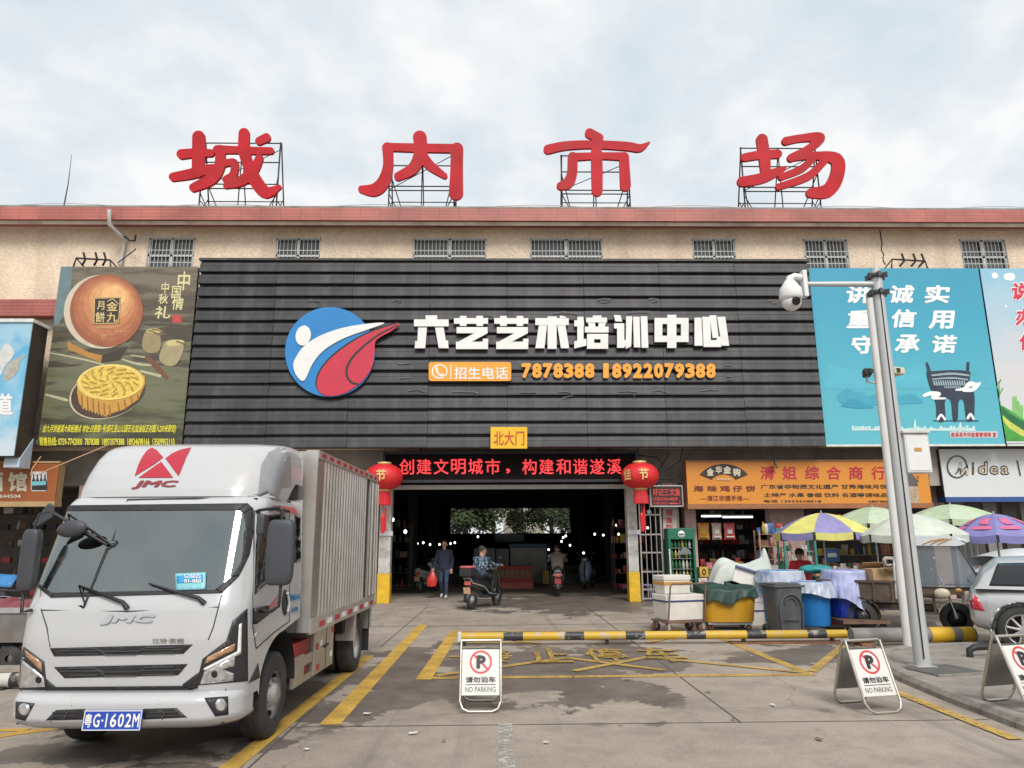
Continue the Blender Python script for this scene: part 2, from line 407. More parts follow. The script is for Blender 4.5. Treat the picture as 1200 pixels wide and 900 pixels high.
mk = MB(); strip(mk, (.06, 5.2), (.06, 7.35), .13)
tag(mk.build('road_line_white', wp), kind='structure')
jm = mat('joint_dirt', (.085, .075, .065), .9)
mk = MB(); strip(mk, (-1.93, 0), (-1.93, 8.2), .02, .0025); strip(mk, (2.3, 7.3), (2.3, 20), .022, .0022); strip(mk, (-6, 7.3), (4.7, 7.32), .018, .0028); strip(mk, (-6, 15.3), (7, 15.75), .04, .003); strip(mk, (-1.95, 12.5), (-1.9, 20), .022, .0021)
tag(mk.build('pavement_joint', jm), kind='structure')

# raised pavement on the right with a rounded kerb
ke = [(4.72, 2), (4.72, 7.0), (4.78, 8.2), (4.88, 9.2), (5.1, 10.2), (5.6, 11.2), (6.4, 11.75), (8, 12.0)]
sw = MB(); inner = [(x+.2, y-.02) for x, y in ke[:-2]]+[(6.5, 11.55), (8, 11.8)]
sw.prism(inner+[(14, 11.9), (14, 2)], 0, .075, 'xy')
tag(sw.build('sidewalk', mat('paving', (.26, .232, .205), .85, var=.2, scale=3, bump=.3, dirt=(.15, .13, .11), damt=.7, dscale=2)), kind='structure')
kb = MB(); m_k = mat('kerb_stone', (.25, .225, .2), .85, var=.25, scale=5, bump=.5, dirt=(.09, .08, .07), damt=.8, dscale=3)
for (a, b) in zip(ke, ke[1:]):
    a, b = Vector((*a, 0)), Vector((*b, 0)); L_ = (b-a).length; n = max(1, int(L_/.8))
    for i in range(n):
        p, q = a+(b-a)*(i/n), a+(b-a)*((i+1)/n-.012/L_); d = (q-p).normalized(); s_ = Vector((d.y, -d.x, 0))
        prof = [(0, -.01), (.005, .05), (.05, .095), (.12, .1), (.2, .085), (.205, -.01)]
        vs = [p+s_*u+Vector((0, 0, z)) for u, z in prof]+[q+s_*u+Vector((0, 0, z)) for u, z in prof]; k = len(prof)
        kb.add(vs, [tuple(range(k)), tuple(range(k, 2*k))[::-1]]+[(j, j+1, k+j+1, k+j) for j in range(k-1)])
tag(kb.build('kerb', m_k), kind='structure')
kb2 = MB(); kb2.box(-9, -4.75, 7.0, 7.16, 0, .06); kb2.box(-12, -7.4, 9.0, 9.15, 0, .12)
tag(kb2.build('kerb_left', m_k, bev=.02), kind='structure')

# ================================================================== MARKET HALL
WY = 20.9
hall = thing('market_hall', 'long beige pebble-dashed market hall with red tiled eaves, barred windows and a dark wide gateway', 'building', (0, WY, 0))
def HB(mb_, name, m, **k):          # parts of the hall, given in world coordinates
    mb_.X = Matrix(); o = mb_.build(name, m, **k); o.parent = hall; o.matrix_parent_inverse = Matrix.Translation((0, -WY, 0)); return o

def pebble():
    m = mat('pebble_dash', (.69, .56, .43), .9, var=.1, scale=1.2, dirt=(.42, .3, .21), damt=.6, dscale=.6, streak=1)
    N, L, b = nodes_of(m); t = N.new('ShaderNodeTexCoord')
    v = N.new('ShaderNodeTexNoise'); v.inputs['Scale'].default_value = 16; v.inputs['Detail'].default_value = 3; L.new(t.outputs['Object'], v.inputs['Vector'])
    r = N.new('ShaderNodeMapRange'); r.inputs[1].default_value = .35; r.inputs[2].default_value = .68; r.inputs[3].default_value = .91; r.inputs[4].default_value = 1.12; L.new(v.outputs[0], r.inputs[0])
    src = b.inputs['Base Color'].links[0].from_socket
    x = N.new('ShaderNodeMix'); x.data_type = 'RGBA'; x.blend_type = 'MULTIPLY'; x.inputs[0].default_value = 1; L.new(src, x.inputs[6]); L.new(r.outputs[0], x.inputs[7]); L.new(x.outputs[2], b.inputs['Base Color'])
    bp = N.new('ShaderNodeBump'); bp.inputs['Strength'].default_value = .8; bp.inputs['Distance'].default_value = .03; L.new(v.outputs[0], bp.inputs['Height']); L.new(bp.outputs[0], b.inputs['Normal'])
    return m
M_wall = pebble()
def tiles(name, c1, c2, mortar, sx_, bw, bh):
    m = bpy.data.materials.new(name); m.use_nodes = True; N, L, b = nodes_of(m); MATS[name] = m
    t = N.new('ShaderNodeTexCoord'); mp = N.new('ShaderNodeMapping'); mp.inputs['Rotation'].default_value = (R(90), 0, 0)
    L.new(t.outputs['Object'], mp.inputs[0]); br = N.new('ShaderNodeTexBrick'); br.offset = 0
    br.inputs['Color1'].default_value = (*c1, 1); br.inputs['Color2'].default_value = (*c2, 1); br.inputs['Mortar'].default_value = (*mortar, 1)
    br.inputs['Scale'].default_value = sx_; br.inputs['Brick Width'].default_value = bw; br.inputs['Row Height'].default_value = bh; br.inputs['Mortar Size'].default_value = .012
    L.new(mp.outputs[0], br.inputs['Vector'])
    n = N.new('ShaderNodeTexNoise'); n.inputs['Scale'].default_value = .8; n.inputs['Detail'].default_value = 7; L.new(t.outputs['Object'], n.inputs['Vector'])
    r = N.new('ShaderNodeMapRange'); r.inputs[1].default_value = .3; r.inputs[2].default_value = .7; r.inputs[3].default_value = .72; r.inputs[4].default_value = 1.2; L.new(n.outputs[0], r.inputs[0])
    x = N.new('ShaderNodeMix'); x.data_type = 'RGBA'; x.blend_type = 'MULTIPLY'; x.inputs[0].default_value = 1; L.new(br.outputs[0], x.inputs[6]); L.new(r.outputs[0], x.inputs[7])
    L.new(x.outputs[2], b.inputs['Base Color']); b.inputs['Roughness'].default_value = .55
    return m
M_red = tiles('red_eaves_tile', (.4, .12, .095), (.36, .105, .085), (.25, .085, .07), 1, .6, .11)
M_soff = mat('cornice_plaster', (.6, .52, .43), .85, var=.12, scale=2, dirt=(.24, .17, .12), damt=.75, dscale=1.2)
M_conc = mat('grey_render', (.27, .25, .23), .85, var=.18, scale=2.5, dirt=(.12, .105, .09), damt=.7, dscale=1.4, streak=1)
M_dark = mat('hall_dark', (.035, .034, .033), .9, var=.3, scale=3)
M_glassw = mat('window_glass', (.09, .095, .1), .12, spec=.6, var=.3, scale=1)
M_alu = mat('white_aluminium', (.6, .6, .58), .45, var=.08)
M_bar = mat('grey_bars', (.45, .45, .44), .5, var=.15)
M_blk = mat('black_metal', (.02, .02, .021), .5, var=.25)

winpx = [(175, 279, 229), (324, 280, 376), (484, 281, 570), (621, 281, 706), (811, 282, 861), (941, 280, 992), (1124, 281, 1177)]
ws = []
for a, y, b in winpx:
    p, q = W(a, y, WY), W(b, y, WY); ws.append((p.x, q.x, q.z))
zt = max(k[2] for k in ws)+.0; zb = zt-1.3
zE = W(600, 262, WY).z                           # underside of the eaves
wl = MB(); wl.box(-34, 34, WY, WY+.3, zt, zE+.5); wl.box(-34, 34, WY, WY+.3, 4.35, zb)
xs_ = [-34]+[v for k in ws for v in k[:2]]+[34]
for i in range(0, len(xs_), 2): wl.box(xs_[i], xs_[i+1], WY, WY+.3, zb, zt)
HB(wl, 'wall', M_wall)
for (x0, x1, z1) in ws:
    f = MB(); z0 = zb
    for (a, b, c, d) in ((x0, x1, zt-.06, zt), (x0, x1, z0, z0+.06), (x0, x0+.05, z0, zt), (x1-.05, x1, z0, zt), ((x0+x1)/2-.04, (x0+x1)/2+.04, z0, zt), (x0, x1, zt-.62, zt-.56)):
        f.box(a, b, WY+.03, WY+.09, c, d)
    fo = HB(f, 'window', M_alu)
    gmb = MB(); gmb.box(x0, x1, WY+.12, WY+.14, zb, zt)
    go_ = gmb.build('pane', M_glassw, fo)
    b_ = MB(); n = int((x1-x0)/.115)
    for i in range(n+1):
        x = x0+.02+(x1-x0-.04)*i/n; b_.cyl((x, WY-.05, zb), (x, WY-.05, zt-.01), .011, n=6)
    for z in (zt-.04, zt-.45, zt-.85, zb+.03): b_.box(x0, x1, WY-.062, WY-.048, z-.012, z+.012)
    b_.build('security_grille', M_bar, fo)
# eaves: red tiled fascia over a plaster cornice
EY = 20.25
zf1, zf0 = W(600, 244, EY).z, W(600, 258.5, EY).z
fa = MB(); fa.prism([(EY, zf0), (EY+.06, zf0), (EY+.5, zf0-.02), (EY+.55, zf1+.02), (EY+.02, zf1)], -34, 34, 'yz'); HB(fa, 'eaves_fascia', M_red)
fl = MB(); fl.box(-34, 34, EY+.06, EY+.75, zf1+.025, zf1+.085); HB(fl, 'roof_slab', M_conc)
cn = MB(); cn.prism([(EY+.1, zf0-.003), (EY+.14, zf0-.1), (EY+.42, zE), (WY+.01, zE), (WY+.01, zf0-.003)], -34, 34, 'yz'); HB(cn, 'cornice', M_soff)
lc = MB(); pts = [(x, EY+.2, zf1+.16+.05*sin(x*1.3)) for x in np.linspace(-33, 33, 90)]; lc.tube(pts, .012, 5)
for x in range(-32, 33, 4): lc.cyl((x, EY+.2, zf1+.02), (x, EY+.2, zf1+.17), .012, n=5)
HB(lc, 'lightning_cable', M_bar)
# cracks and stains on the right hand eaves
rr = random.Random(3)
pts = [W(1031, 266, WY-.004)]
for yy in range(270, 312, 4): pts.append(W(1031+rr.uniform(-1.2, 1.2)+(yy-266)*.12, yy, WY-.004))
ck = MB(); ck.tube(pts, .02, 5); HB(ck, 'wall_crack', M_blk)
for x0 in (1036, 1060, 1085, 1092, 1112, 1128, 1150):
    a = W(x0+10, 259.5, EY+.12); b = W(x0, 265, EY+.40); ck = MB(); ck.tube([a, (a+b)/2+Vector((rr.uniform(-.05, .05), 0, 0)), b+Vector((0, 0, -.01))], .02, 5); HB(ck, 'eaves_crack', M_blk)
# lower red canopy edge on the left, wall patch below
lo = MB(); a = W(-60, 352, 20.6); b = W(66, 352, 20.6); c_ = W(0, 371, 20.6)
lo.box(a.x-14, b.x+.3, 20.5, WY-.01, c_.z, a.z); HB(lo, 'canopy_band', M_red)
# ground floor: header, soffit and pillars
GY = 21.35
hd = MB(); hd.box(-34, W(452, 600, GY).x, GY, GY+.3, 3.35, 4.5); hd.box(W(742, 600, GY).x, 34, GY, GY+.3, 3.35, 4.5); hd.box(W(452, 600, GY).x, W(742, 600, GY).x, GY, GY+.3, 3.42, 4.5)
hd.box(-34, 34, WY+.302, GY, 4.35, 4.5)
HB(hd, 'gateway_header', M_conc)
sf = MB(); sf.box(-34, 34, 20.25, WY-.003, 4.42, 4.55); HB(sf, 'soffit', M_conc)
# hall interior
xl, xr = -8.5, 8.8
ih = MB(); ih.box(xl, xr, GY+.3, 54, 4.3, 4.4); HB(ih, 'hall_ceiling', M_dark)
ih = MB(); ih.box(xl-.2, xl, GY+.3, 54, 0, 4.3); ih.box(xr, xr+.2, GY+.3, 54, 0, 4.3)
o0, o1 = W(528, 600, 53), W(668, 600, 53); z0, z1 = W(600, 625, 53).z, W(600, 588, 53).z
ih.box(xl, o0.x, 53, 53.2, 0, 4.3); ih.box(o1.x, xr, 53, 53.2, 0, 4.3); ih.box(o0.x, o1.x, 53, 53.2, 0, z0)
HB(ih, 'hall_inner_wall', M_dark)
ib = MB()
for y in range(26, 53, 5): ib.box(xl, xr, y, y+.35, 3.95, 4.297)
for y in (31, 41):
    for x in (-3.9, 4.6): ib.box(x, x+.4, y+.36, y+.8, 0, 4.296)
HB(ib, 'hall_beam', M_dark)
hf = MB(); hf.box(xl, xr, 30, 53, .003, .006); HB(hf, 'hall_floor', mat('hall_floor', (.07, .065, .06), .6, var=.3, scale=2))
gb = MB(); a, b = W(457, 575, 21.1), W(741, 568, 21.1); gb.box(a.x, b.x, 20.98, 21.12, W(600, 573, 20.98).z, W(600, 568, 20.98).z); HB(gb, 'gate_beam', mat('white_beam', (.55, .54, .52), .55, dirt=(.25, .22, .2), damt=.5))
sh = MB(); sh.cyl((a.x, 21.28, 3.58), (b.x, 21.28, 3.58), .11, n=16); HB(sh, 'rolled_shutter', M_blk)

# two gate columns with yellow feet
M_colw = mat('worn_white_column', (.5, .48, .45), .75, var=.15, scale=3, dirt=(.17, .16, .15), damt=.95, dscale=2.6, bump=.3)
M_yel = mat('yellow_column_foot', (.66, .4, .02), .6, var=.15, scale=6, dirt=(.25, .16, .04), damt=.5, dscale=4)
for i, (xa, xb) in enumerate(((442, 456), (738, 750))):
    p0, p1 = W(xa, 690, 21.0).x, W(xb, 690, 21.0).x
    c = thing('gate_column', ['peeling white gate column with yellow foot, behind the tail of the box truck', 'peeling white gate column with yellow foot, beside the folded steel grille'][i], 'column', ((p0+p1)/2, 21.2, 0), group='columns either side of the gateway')
    h = (p1-p0)/2
    m_ = MB(); m_.box(-h, h, -.2, .14, .82, 3.4); m_.build('shaft', M_colw, c, bev=.012)
    m_ = MB(); m_.box(-h-.012, h+.012, -.212, .152, 0, .82); m_.build('foot', M_yel, c, bev=.01)
    m_ = MB(); m_.box(-h+.02, h+.06, -.225, -.205, 1.86, 1.99); m_.build('number_plate', mat('pale_plate', (.5, .5, .52), .5), c)
# folding steel grilles
M_steel = mat('grille_steel', (.46, .45, .43), .4, .6, dirt=(.28, .2, .14), damt=.4)
def grille(name, label, px0, px1, Y):
    x0, x1 = W(px0, 690, Y).x, W(px1, 690, Y).x; w_ = x1-x0
    gt = thing(name, label, 'gate', (x0, Y, 0), group='folding steel grilles')
    fr = MB()
    for x in (0, w_): fr.box(x-.02, x+.02, -.02, .02, .03, 3.3)
    for z in (.08, .33, .82, 1.35, 1.86, 2.42, 2.95): fr.box(.02, w_-.02, -.018, .018, z-.02, z+.02)
    fr.build('gate_frame', M_steel, gt)
    b_ = MB(); n = max(4, int(w_/.16))
    for i in range(1, n): b_.cyl((w_*i/n, -.03, .06), (w_*i/n, -.03, 3.0), .016, n=6)
    b_.build('bar', M_steel, gt)
    m_ = MB(); m_.ell((w_*.45, -.07, 2.5), (.07, .03, .07)); m_.build('lock_disc', M_alu, gt)
grille('steel_grille', 'folded steel bar grille between the column and the green drinks fridge', 753, 778, 21.1)
grille('steel_grille', 'steel bar grille behind the rear end of the box truck', 428, 440, 21.1)
# pillars of the shop fronts
M_pink = mat('pink_tile', (.5, .34, .3), .5, var=.15, scale=8, dirt=(.3, .2, .17), damt=.5, dscale=3)
for xa, xb in [(W(a, 650, GY).x, W(b, 650, GY).x) for a, b in ((778, 797), (804, 817), (905, 945), (1093, 1112))]+[(x, x+.45) for x in (-5.6, -8.6, -12.2, -17, 17.5)]:
    pl = MB(); pl.box(xa, xb, GY-.1, GY+.32, 0, 3.349); HB(pl, 'shopfront_pillar', M_pink)
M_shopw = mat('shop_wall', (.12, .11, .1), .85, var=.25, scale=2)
class SR:                                                     # shop rooms: every wall a part of its own
    def box(s, *a): m_ = MB(); m_.box(*a); HB(m_, 'shop_room_wall', M_shopw)
sr = SR()
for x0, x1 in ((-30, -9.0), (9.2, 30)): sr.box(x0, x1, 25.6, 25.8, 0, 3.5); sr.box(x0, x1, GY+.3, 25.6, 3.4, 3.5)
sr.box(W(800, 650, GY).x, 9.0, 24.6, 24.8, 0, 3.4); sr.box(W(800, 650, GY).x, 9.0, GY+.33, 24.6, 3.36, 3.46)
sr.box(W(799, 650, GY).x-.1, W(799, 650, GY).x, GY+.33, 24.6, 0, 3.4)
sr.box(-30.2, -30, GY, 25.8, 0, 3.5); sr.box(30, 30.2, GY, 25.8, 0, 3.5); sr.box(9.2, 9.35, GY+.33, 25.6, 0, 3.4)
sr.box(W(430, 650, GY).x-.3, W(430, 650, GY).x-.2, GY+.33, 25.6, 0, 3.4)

# drain pipe, floodlight brackets, lightning rod
dp = MB(); q = [W(128, 246, 20.1), W(128, 263, 20.1), W(146, 280, 20.75), W(143, 300, 20.8), W(140, 318, 20.8)]; dp.tube(q, .06, 10)
pv = mat('pvc_pipe', (.5, .5, .48), .5, dirt=(.3, .25, .2), damt=.5); HB(dp, 'drain_pipe', pv)
dp = MB(); dp.tube([W(146, 277, 20.6), W(152, 282, 20.5), W(158, 282, 20.4), W(159, 275, 20.4)], .03, 8); dp.tube([W(138, 308, 20.7), W(158, 293, 20.3), W(159, 291, 20.3)], .018, 6); HB(dp, 'bracket_arm', M_blk)
dp = MB(); dp.tube([W(75, 241, 20.6), W(80, 215, 20.6), W(84, 181, 20.6)], [.022, .014, .006], 6)
tag(dp.build('lightning_rod', M_blk), 'thin leaning lightning rod on the left end of the red eaves', 'lightning rod')

# ================================================================== SIGNS ON THE FACADE
CYF = 20.0                                        # depth of the big boards
M_rib = mat('black_cladding', (.028, .028, .032), .55, .1, var=.35, scale=1.3, dirt=(.12, .115, .11), damt=.4, dscale=3.2, streak=1, bump=.1)
M_ribd = mat('cladding_gap', (.012, .012, .013), .7)
M_red3 = mat('red_letter', (.42, .01, .018), .6, var=.18, scale=1.5, spec=.25, dirt=(.33, .03, .03), damt=.7, dscale=1.2, streak=1)
M_angle = mat('rusty_angle_iron', (.045, .042, .045), .7, .2, var=.3, scale=5)
M_white = mat('white_letter', (.74, .74, .72), .45, var=.05, scale=2, dirt=(.5, .49, .46), damt=.5, dscale=2)
M_orange = mat('orange_letter', (.78, .33, .03), .45, var=.08)
M_blue = mat('logo_blue', (.02, .2, .5), .4, var=.06, scale=1.5)
M_lred = mat('logo_red', (.52, .03, .06), .4, var=.06, scale=1.5)

def on(o, t):                                     # hang a world-space part on its thing
    o.parent = t; o.matrix_parent_inverse = t.matrix_world.inverted() if False else Matrix.Translation(t.location).inverted(); return o

rT = random.Random(9)
bb = thing('sign_facade', 'huge black ribbed metal sign facade over the gateway with white lettering and round emblem', 'sign', (0, CYF, 4.2))
p00, p10 = W(216, 527, CYF), W(967, 522, CYF); p01 = W(235.5, 305, CYF); p11 = W(946, 307.5, CYF)
bx0, bx1 = (p00.x+p01.x)/2, (p10.x+p11.x)/2; bz0 = (p00.z+p10.z)/2; bz1 = (p01.z+p11.z)/2
n = 15; h = (bz1-bz0)/n
cl = MB()
for i in range(n):
    z = bz0+i*h; pr = [(CYF-.10, z), (CYF-.10, z+.018), (CYF-.085, z+.03), (CYF-.055, z+h*.5), (CYF-.06, z+h*.52), (CYF-.03, z+h*.80), (CYF+.05, z+h*.83), (CYF+.05, z+h-.001), (CYF+.08, z+h-.001), (CYF+.08, z)]
    x = bx0; k = 0
    while x < bx1-.01:                            # sheets of about 2 m with hairline joints
        x2 = min(x+2.25, bx1); jy, jz = rT.uniform(-.008, .008), rT.uniform(-.006, .006); cl.prism([(a+(jy if a < CYF else 0), b+(jz if a < CYF else 0)) for a, b in pr], x, x2-.01, 'yz'); x = x2
on(cl.build('cladding', M_rib), bb)
bk = MB(); bk.box(bx0+.02, bx1-.02, CYF+.085, CYF+.3, bz0+.02, bz1-.02); on(bk.build('backing', M_ribd), bb)
tr = MB(); tr.box(bx0-.05, bx1+.05, CYF-.06, CYF+.3, bz1+.002, bz1+.07); on(tr.build('top_trim', mat('dark_trim', (.05, .05, .052), .5, .3, dirt=(.2, .15, .1), damt=.4)), bb)
br_ = MB()
for x in np.linspace(bx0+.3, bx1-.3, 9):
    br_.box(x-.03, x+.03, CYF+.3, WY-.004, bz0+.4, bz0+.46); br_.box(x-.03, x+.03, CYF+.3, WY-.004, bz1-.5, bz1-.44)
on(br_.build('wall_bracket', M_angle), bb)
# white block lettering, traced stroke by stroke
def poly_char(name, polys, o, k, m, lift, th, parent):
    mb = MB()
    for i, p in enumerate(polys):
        if len(p) == 4 and not isinstance(p[0], tuple): x0, y0, x1, y1 = p; p = [(x0, y0), (x1, y0), (x1, y1), (x0, y1)]
        polypx(mb, p, CYF, lift+.0015*i, th, o, k)
    return on(mb.build(name, m, fix=True), parent)
LF = .125; A5 = ((320, 340), 4.); A6 = ((600, 340), 4.)
def sh(ps, dx): return [tuple((x+dx, y) for x, y in p) if isinstance(p[0], tuple) else (p[0]+dx, p[1], p[2]+dx, p[3]) for p in ps]
liu = [(718, 127, 772, 152), (664, 146, 825, 178), [(683, 184), (724, 184), (716, 280), (667, 280), (670, 246), (680, 246)], [(762, 184), (802, 184), (812, 244), (822, 244), (825, 280), (779, 280)]]
yi = [(850, 140, 1008, 166), (877, 130, 908, 176), (954, 130, 985, 176), (862, 182, 1006, 210), [(944, 210), (1006, 210), (920, 256), (860, 256)], (859, 250, 1008, 284), (984, 236, 1009, 252)]
shu = [(108, 140, 263, 172), (165, 132, 207, 283), [(124, 174), (162, 174), (150, 280), (108, 280)], [(210, 174), (248, 174), (265, 280), (227, 280)], [(222, 128), (250, 134), (250, 142), (222, 142)]]
pei = [(289, 150, 334, 178), (303, 134, 332, 250), [(289, 248), (345, 236), (345, 268), (289, 281)], (375, 128, 415, 142), (344, 138, 441, 160), [(352, 162), (385, 162), (388, 182), (358, 182)], [(402, 162), (436, 162), (430, 182), (400, 182)], (338, 180, 448, 207), (348, 214, 446, 238), (348, 256, 446, 283), (348, 238, 381, 256), (411, 238, 446, 256)]
xun = [[(473, 125), (504, 127), (512, 156), (480, 154)], (474, 164, 521, 188), (488, 188, 521, 278), [(521, 244), (530, 238), (530, 262), (521, 278)], [(530, 132), (558, 132), (553, 272), (528, 283)], [(562, 134), (592, 134), (596, 276), (566, 276)], [(597, 132), (628, 132), (633, 278), (602, 278)]]
zho = [(662, 139, 721, 167), (763, 139, 820, 167), (662, 222, 721, 251), (763, 222, 820, 251), (662, 167, 698, 222), (785, 167, 820, 222), (721, 125, 763, 279)]
xin = [[(848, 138), (880, 138), (886, 268), (848, 268)], [(884, 134), (920, 134), (924, 242), (950, 242), (954, 226), (972, 226), (972, 274), (890, 274)], [(917, 127), (948, 127), (960, 232), (932, 232)], [(953, 134), (990, 134), (1009, 268), (974, 268)]]
for ps, (o_, k_) in ((liu, A5), (yi, A5), (sh(yi, 187), A5), (shu, A6), (pei, A6), (xun, A6), (zho, A6), (xin, A6)):
    poly_char('white_character', ps, o_, k_, M_white, LF, .06, bb)
# emblem: blue disc, red wing, white figure
lg = on(MB().add(*[[], []]).build('emblem_mount', M_blk), bb) if False else None
mb = MB(); polypx(mb, ellp(273, 297, 209, 209, 60), CYF, .13, .04, *A5); em = on(mb.build('emblem_disc', M_blue), bb)
def sub(mb_, name, m): o = mb_.build(name, m); o.parent = em; o.matrix_parent_inverse = Matrix.Translation(bb.location).inverted(); o.matrix_parent_inverse = (Matrix.Translation(bb.location) @ em.matrix_parent_inverse).inverted() @ Matrix.Translation((0,0,0)); return o
def cat(pts, k=6):
    out = []; n = len(pts)
    for i in range(n):
        p0, p1, p2, p3 = pts[i-1], pts[i], pts[(i+1) % n], pts[(i+2) % n]
        for q in range(k):
            t = q/k; out.append(tuple(.5*(2*b+(c-a)*t+(2*a-5*b+4*c-d)*t*t+(3*b-a-3*c+d)*t**3) for a, b, c, d in zip(p0, p1, p2, p3)))
    return out
redp = cat([(213, 455), (222, 405), (262, 345), (330, 285), (420, 228), (510, 190), (598, 166), (560, 200), (490, 243), (481, 300), (468, 370), (436, 420), (390, 462), (330, 494), (270, 503), (232, 490)])
mb = MB(); polypx(mb, [(273+(x-273)*1.0-7, y-7) for x, y in redp], CYF, .172, .008, *A5); sub(mb, 'black_keyline', M_blk)
mb = MB(); polypx(mb, redp, CYF, .182, .02, *A5); sub(mb, 'red_wing', M_lred)
mb = MB(); brushpx(mb, [[(585, 175, 3), (490, 225, 4), (400, 300, 5), (360, 355, 5), (352, 405, 5), (375, 440, 5), (405, 447, 4)]], CYF, .203, .006, *A5); sub(mb, 'black_line', M_blk)
mb = MB(); polypx(mb, cat([(104, 365), (115, 325), (155, 270), (230, 222), (330, 187), (440, 168), (527, 163), (455, 192), (340, 234), (250, 287), (195, 350), (155, 430), (122, 412)]), CYF, .183, .02, *A5); sub(mb, 'white_figure', M_white)
mb = MB(); polypx(mb, ellp(150, 222, 35, 47, 28, .2), CYF, .183, .02, *A5); sub(mb, 'white_head', M_white)
# phone plate and number
mb = MB(); polypx(mb, rrect(384, 88, 12, 4, 924, 388), CYF, .125, .05, *A5); ph = on(mb.build('phone_plate', M_orange), bb)
def subp(mb_, name, m, par, fix=False):
    o = mb_.build(name, m, fix=fix); o.parent = par; o.matrix_parent_inverse = (Matrix.Translation(bb.location) @ Matrix.Translation(bb.location).inverted()).inverted(); return o
mb = MB(); textpx(mb, '招生电话', 320+848/4, 340+360/4, 320+1101/4, 340+418/4, CYF-.176, .018); brushpx(mb, [[(835, 355, 2), (835, 422, 2)]], CYF, .178, .004, *A5, 1.); subp(mb, 'plate_lettering', M_white, ph)
mb = MB(); vs_, fs_ = filled([ellp(783, 388, 37, 34, 30), ellp(783, 388, 31, 28, 30)], 1)
mb.add([(q.x, CYF-.178-(.004 if v.z > 0 else 0), q.z) for v in vs_ for q in [W(320+v.x/4, 340+v.y/4, CYF)]], fs_)
brushpx(mb, [[(768, 370, 6), (772, 390, 5), (785, 404, 5), (800, 406, 7)]], CYF, .178, .004, *A5, 1.); subp(mb, 'phone_symbol', M_white, ph)
mb = MB()
for s_, x0, x1 in (('7878388', 610.5, 696.5), ('18922079388', 703.5, 837.5)):
    for i, ch in enumerate(s_):
        w_ = (x1-x0)/len(s_); mb = MB(); textpx(mb, ch, x0+i*w_+(2.4 if ch == '1' else .4), 427, x0+(i+1)*w_-(3.2 if ch == '1' else .4), 444.5, CYF, .06 if ch != '1' else .035, .15)
        on(mb.build('orange_digit', M_orange, fix=False), bb)
mb = MB(); polypx(mb, [(575, 501.5), (617.5, 501.5), (617.5, 526.5), (575, 526.5)], CYF, .12, .06)
M_ysign = mat('yellow_board', (.75, .45, .02), .4, var=.05)
t = thing('gate_name_board', 'small yellow board reading north gate under the black facade', 'sign', W(596, 526, CYF-.15))
on(mb.build('board', M_ysign), t)
M_redink = mat('red_ink', (.5, .04, .02), .5, var=.05)
on(letters('lettering', '北大门', (578.5, 505, 614.5, 522), CYF-.182, M_redink, None, .012), t)
brk = MB(); brk.box(t.location.x-.04, t.location.x+.04, CYF-.118, CYF-.102, t.location.z+.2, t.location.z+.3); on(brk.build('bracket', M_blk), t)

# pale traces of an older sign
M_trace = mat('old_letter_trace', (.16, .16, .165), .6, var=.4, scale=6)
for px, py, kx, ky in ((466, 426, 15, 9), (468, 443, 14, 6), (478, 458, 20, 5), (530, 459, 22, 5), (548, 460, 12, 6), (610, 460, 18, 5), (655, 459, 16, 8), (725, 459, 22, 9), (765, 459, 18, 8), (822, 458, 20, 7), (648, 367, 30, 6), (735, 366, 26, 7), (560, 370, 18, 4), (850, 428, 7, 8), (852, 441, 6, 7), (700, 351, 16, 4), (460, 352, 10, 4), (760, 350, 12, 4), (900, 352, 12, 4), (360, 352, 14, 3)):
    q = [(px, py), (px+rT.uniform(.3, .6)*kx, py-rT.uniform(0, .4)*ky), (px+kx, py+rT.uniform(-.2, .3)*ky), (px+rT.uniform(.7, 1)*kx, py+ky*.6), (px+rT.uniform(.1, .4)*kx, py+rT.uniform(.5, .9)*ky)][:rT.choice([3, 4, 5])]
    m_ = MB(); m_.tube([W(x, y, CYF-.1) for x, y in q], .011, 4); on(m_.build('old_letter_trace', M_trace), bb)

# ------------------------------------------------------------------ four red characters on the roof
def roof_char(i, label, strokes, o, k, frame):
    Y = 20.9
    zr = zf1+.085
    t = thing('rooftop_character', label, 'sign', (W(frame[0], 240, Y).x, Y, zr), group='red characters standing on the roof')
    mb = MB(); brushpx(mb, strokes, Y, .02, .1, o, k, 2.2)
    on(mb.build('character', M_red3), t)
    f = MB(); x0, x1 = W(frame[0], 240, Y).x, W(frame[1], 240, Y).x; zt_ = W(600, frame[2], Y).z
    xm = (x0+x1)/2; yb = Y+.95
    for x in (x0, x1):
        f.tube([(x, Y+.07, zr), (x, Y+.07, zt_)], .026, 5); f.tube([(x+.02, yb, zr), (x+.02, Y+.1, zt_)], .024, 5)
        f.tube([(x, Y+.07, zr+.5), (x+.02, Y+.62, zr+.5)], .018, 5); f.tube([(x, Y+.07, zr), (x+.02, Y+.63, zr+.8)], .016, 5)
        f.tube([(x, Y+.07, zr+.75), (x+(.35 if x == x0 else -.35), Y+.07, zr+.04)], .018, 5)
        f.tube([(x+.5*(1 if x == x0 else -1), yb, zr), (x, Y+.1, zr+1.5)], .018, 5)
    for z in (zr+.06, zr+(zt_-zr)*.36, zr+(zt_-zr)*.42, zr+(zt_-zr)*.72, zt_-.03): f.tube([(x0-.02, Y+.075, z), (x1+.02, Y+.075, z)], .022, 5)
    f.tube([(xm, Y+.08, zr), (xm, Y+.08, zt_)], .02, 5); f.tube([(x0, Y+.09, zr+.9), (x1, Y+.09, zt_-.25)], .014, 5)
    f.tube([(xm, yb, zr), (xm, Y+.1, zt_-.2)], .02, 5); f.tube([(x0, yb-.3, zr+.75), (x1, yb-.3, zr+.75)], .018, 5)
    on(f.build('support_frame', M_angle), t)
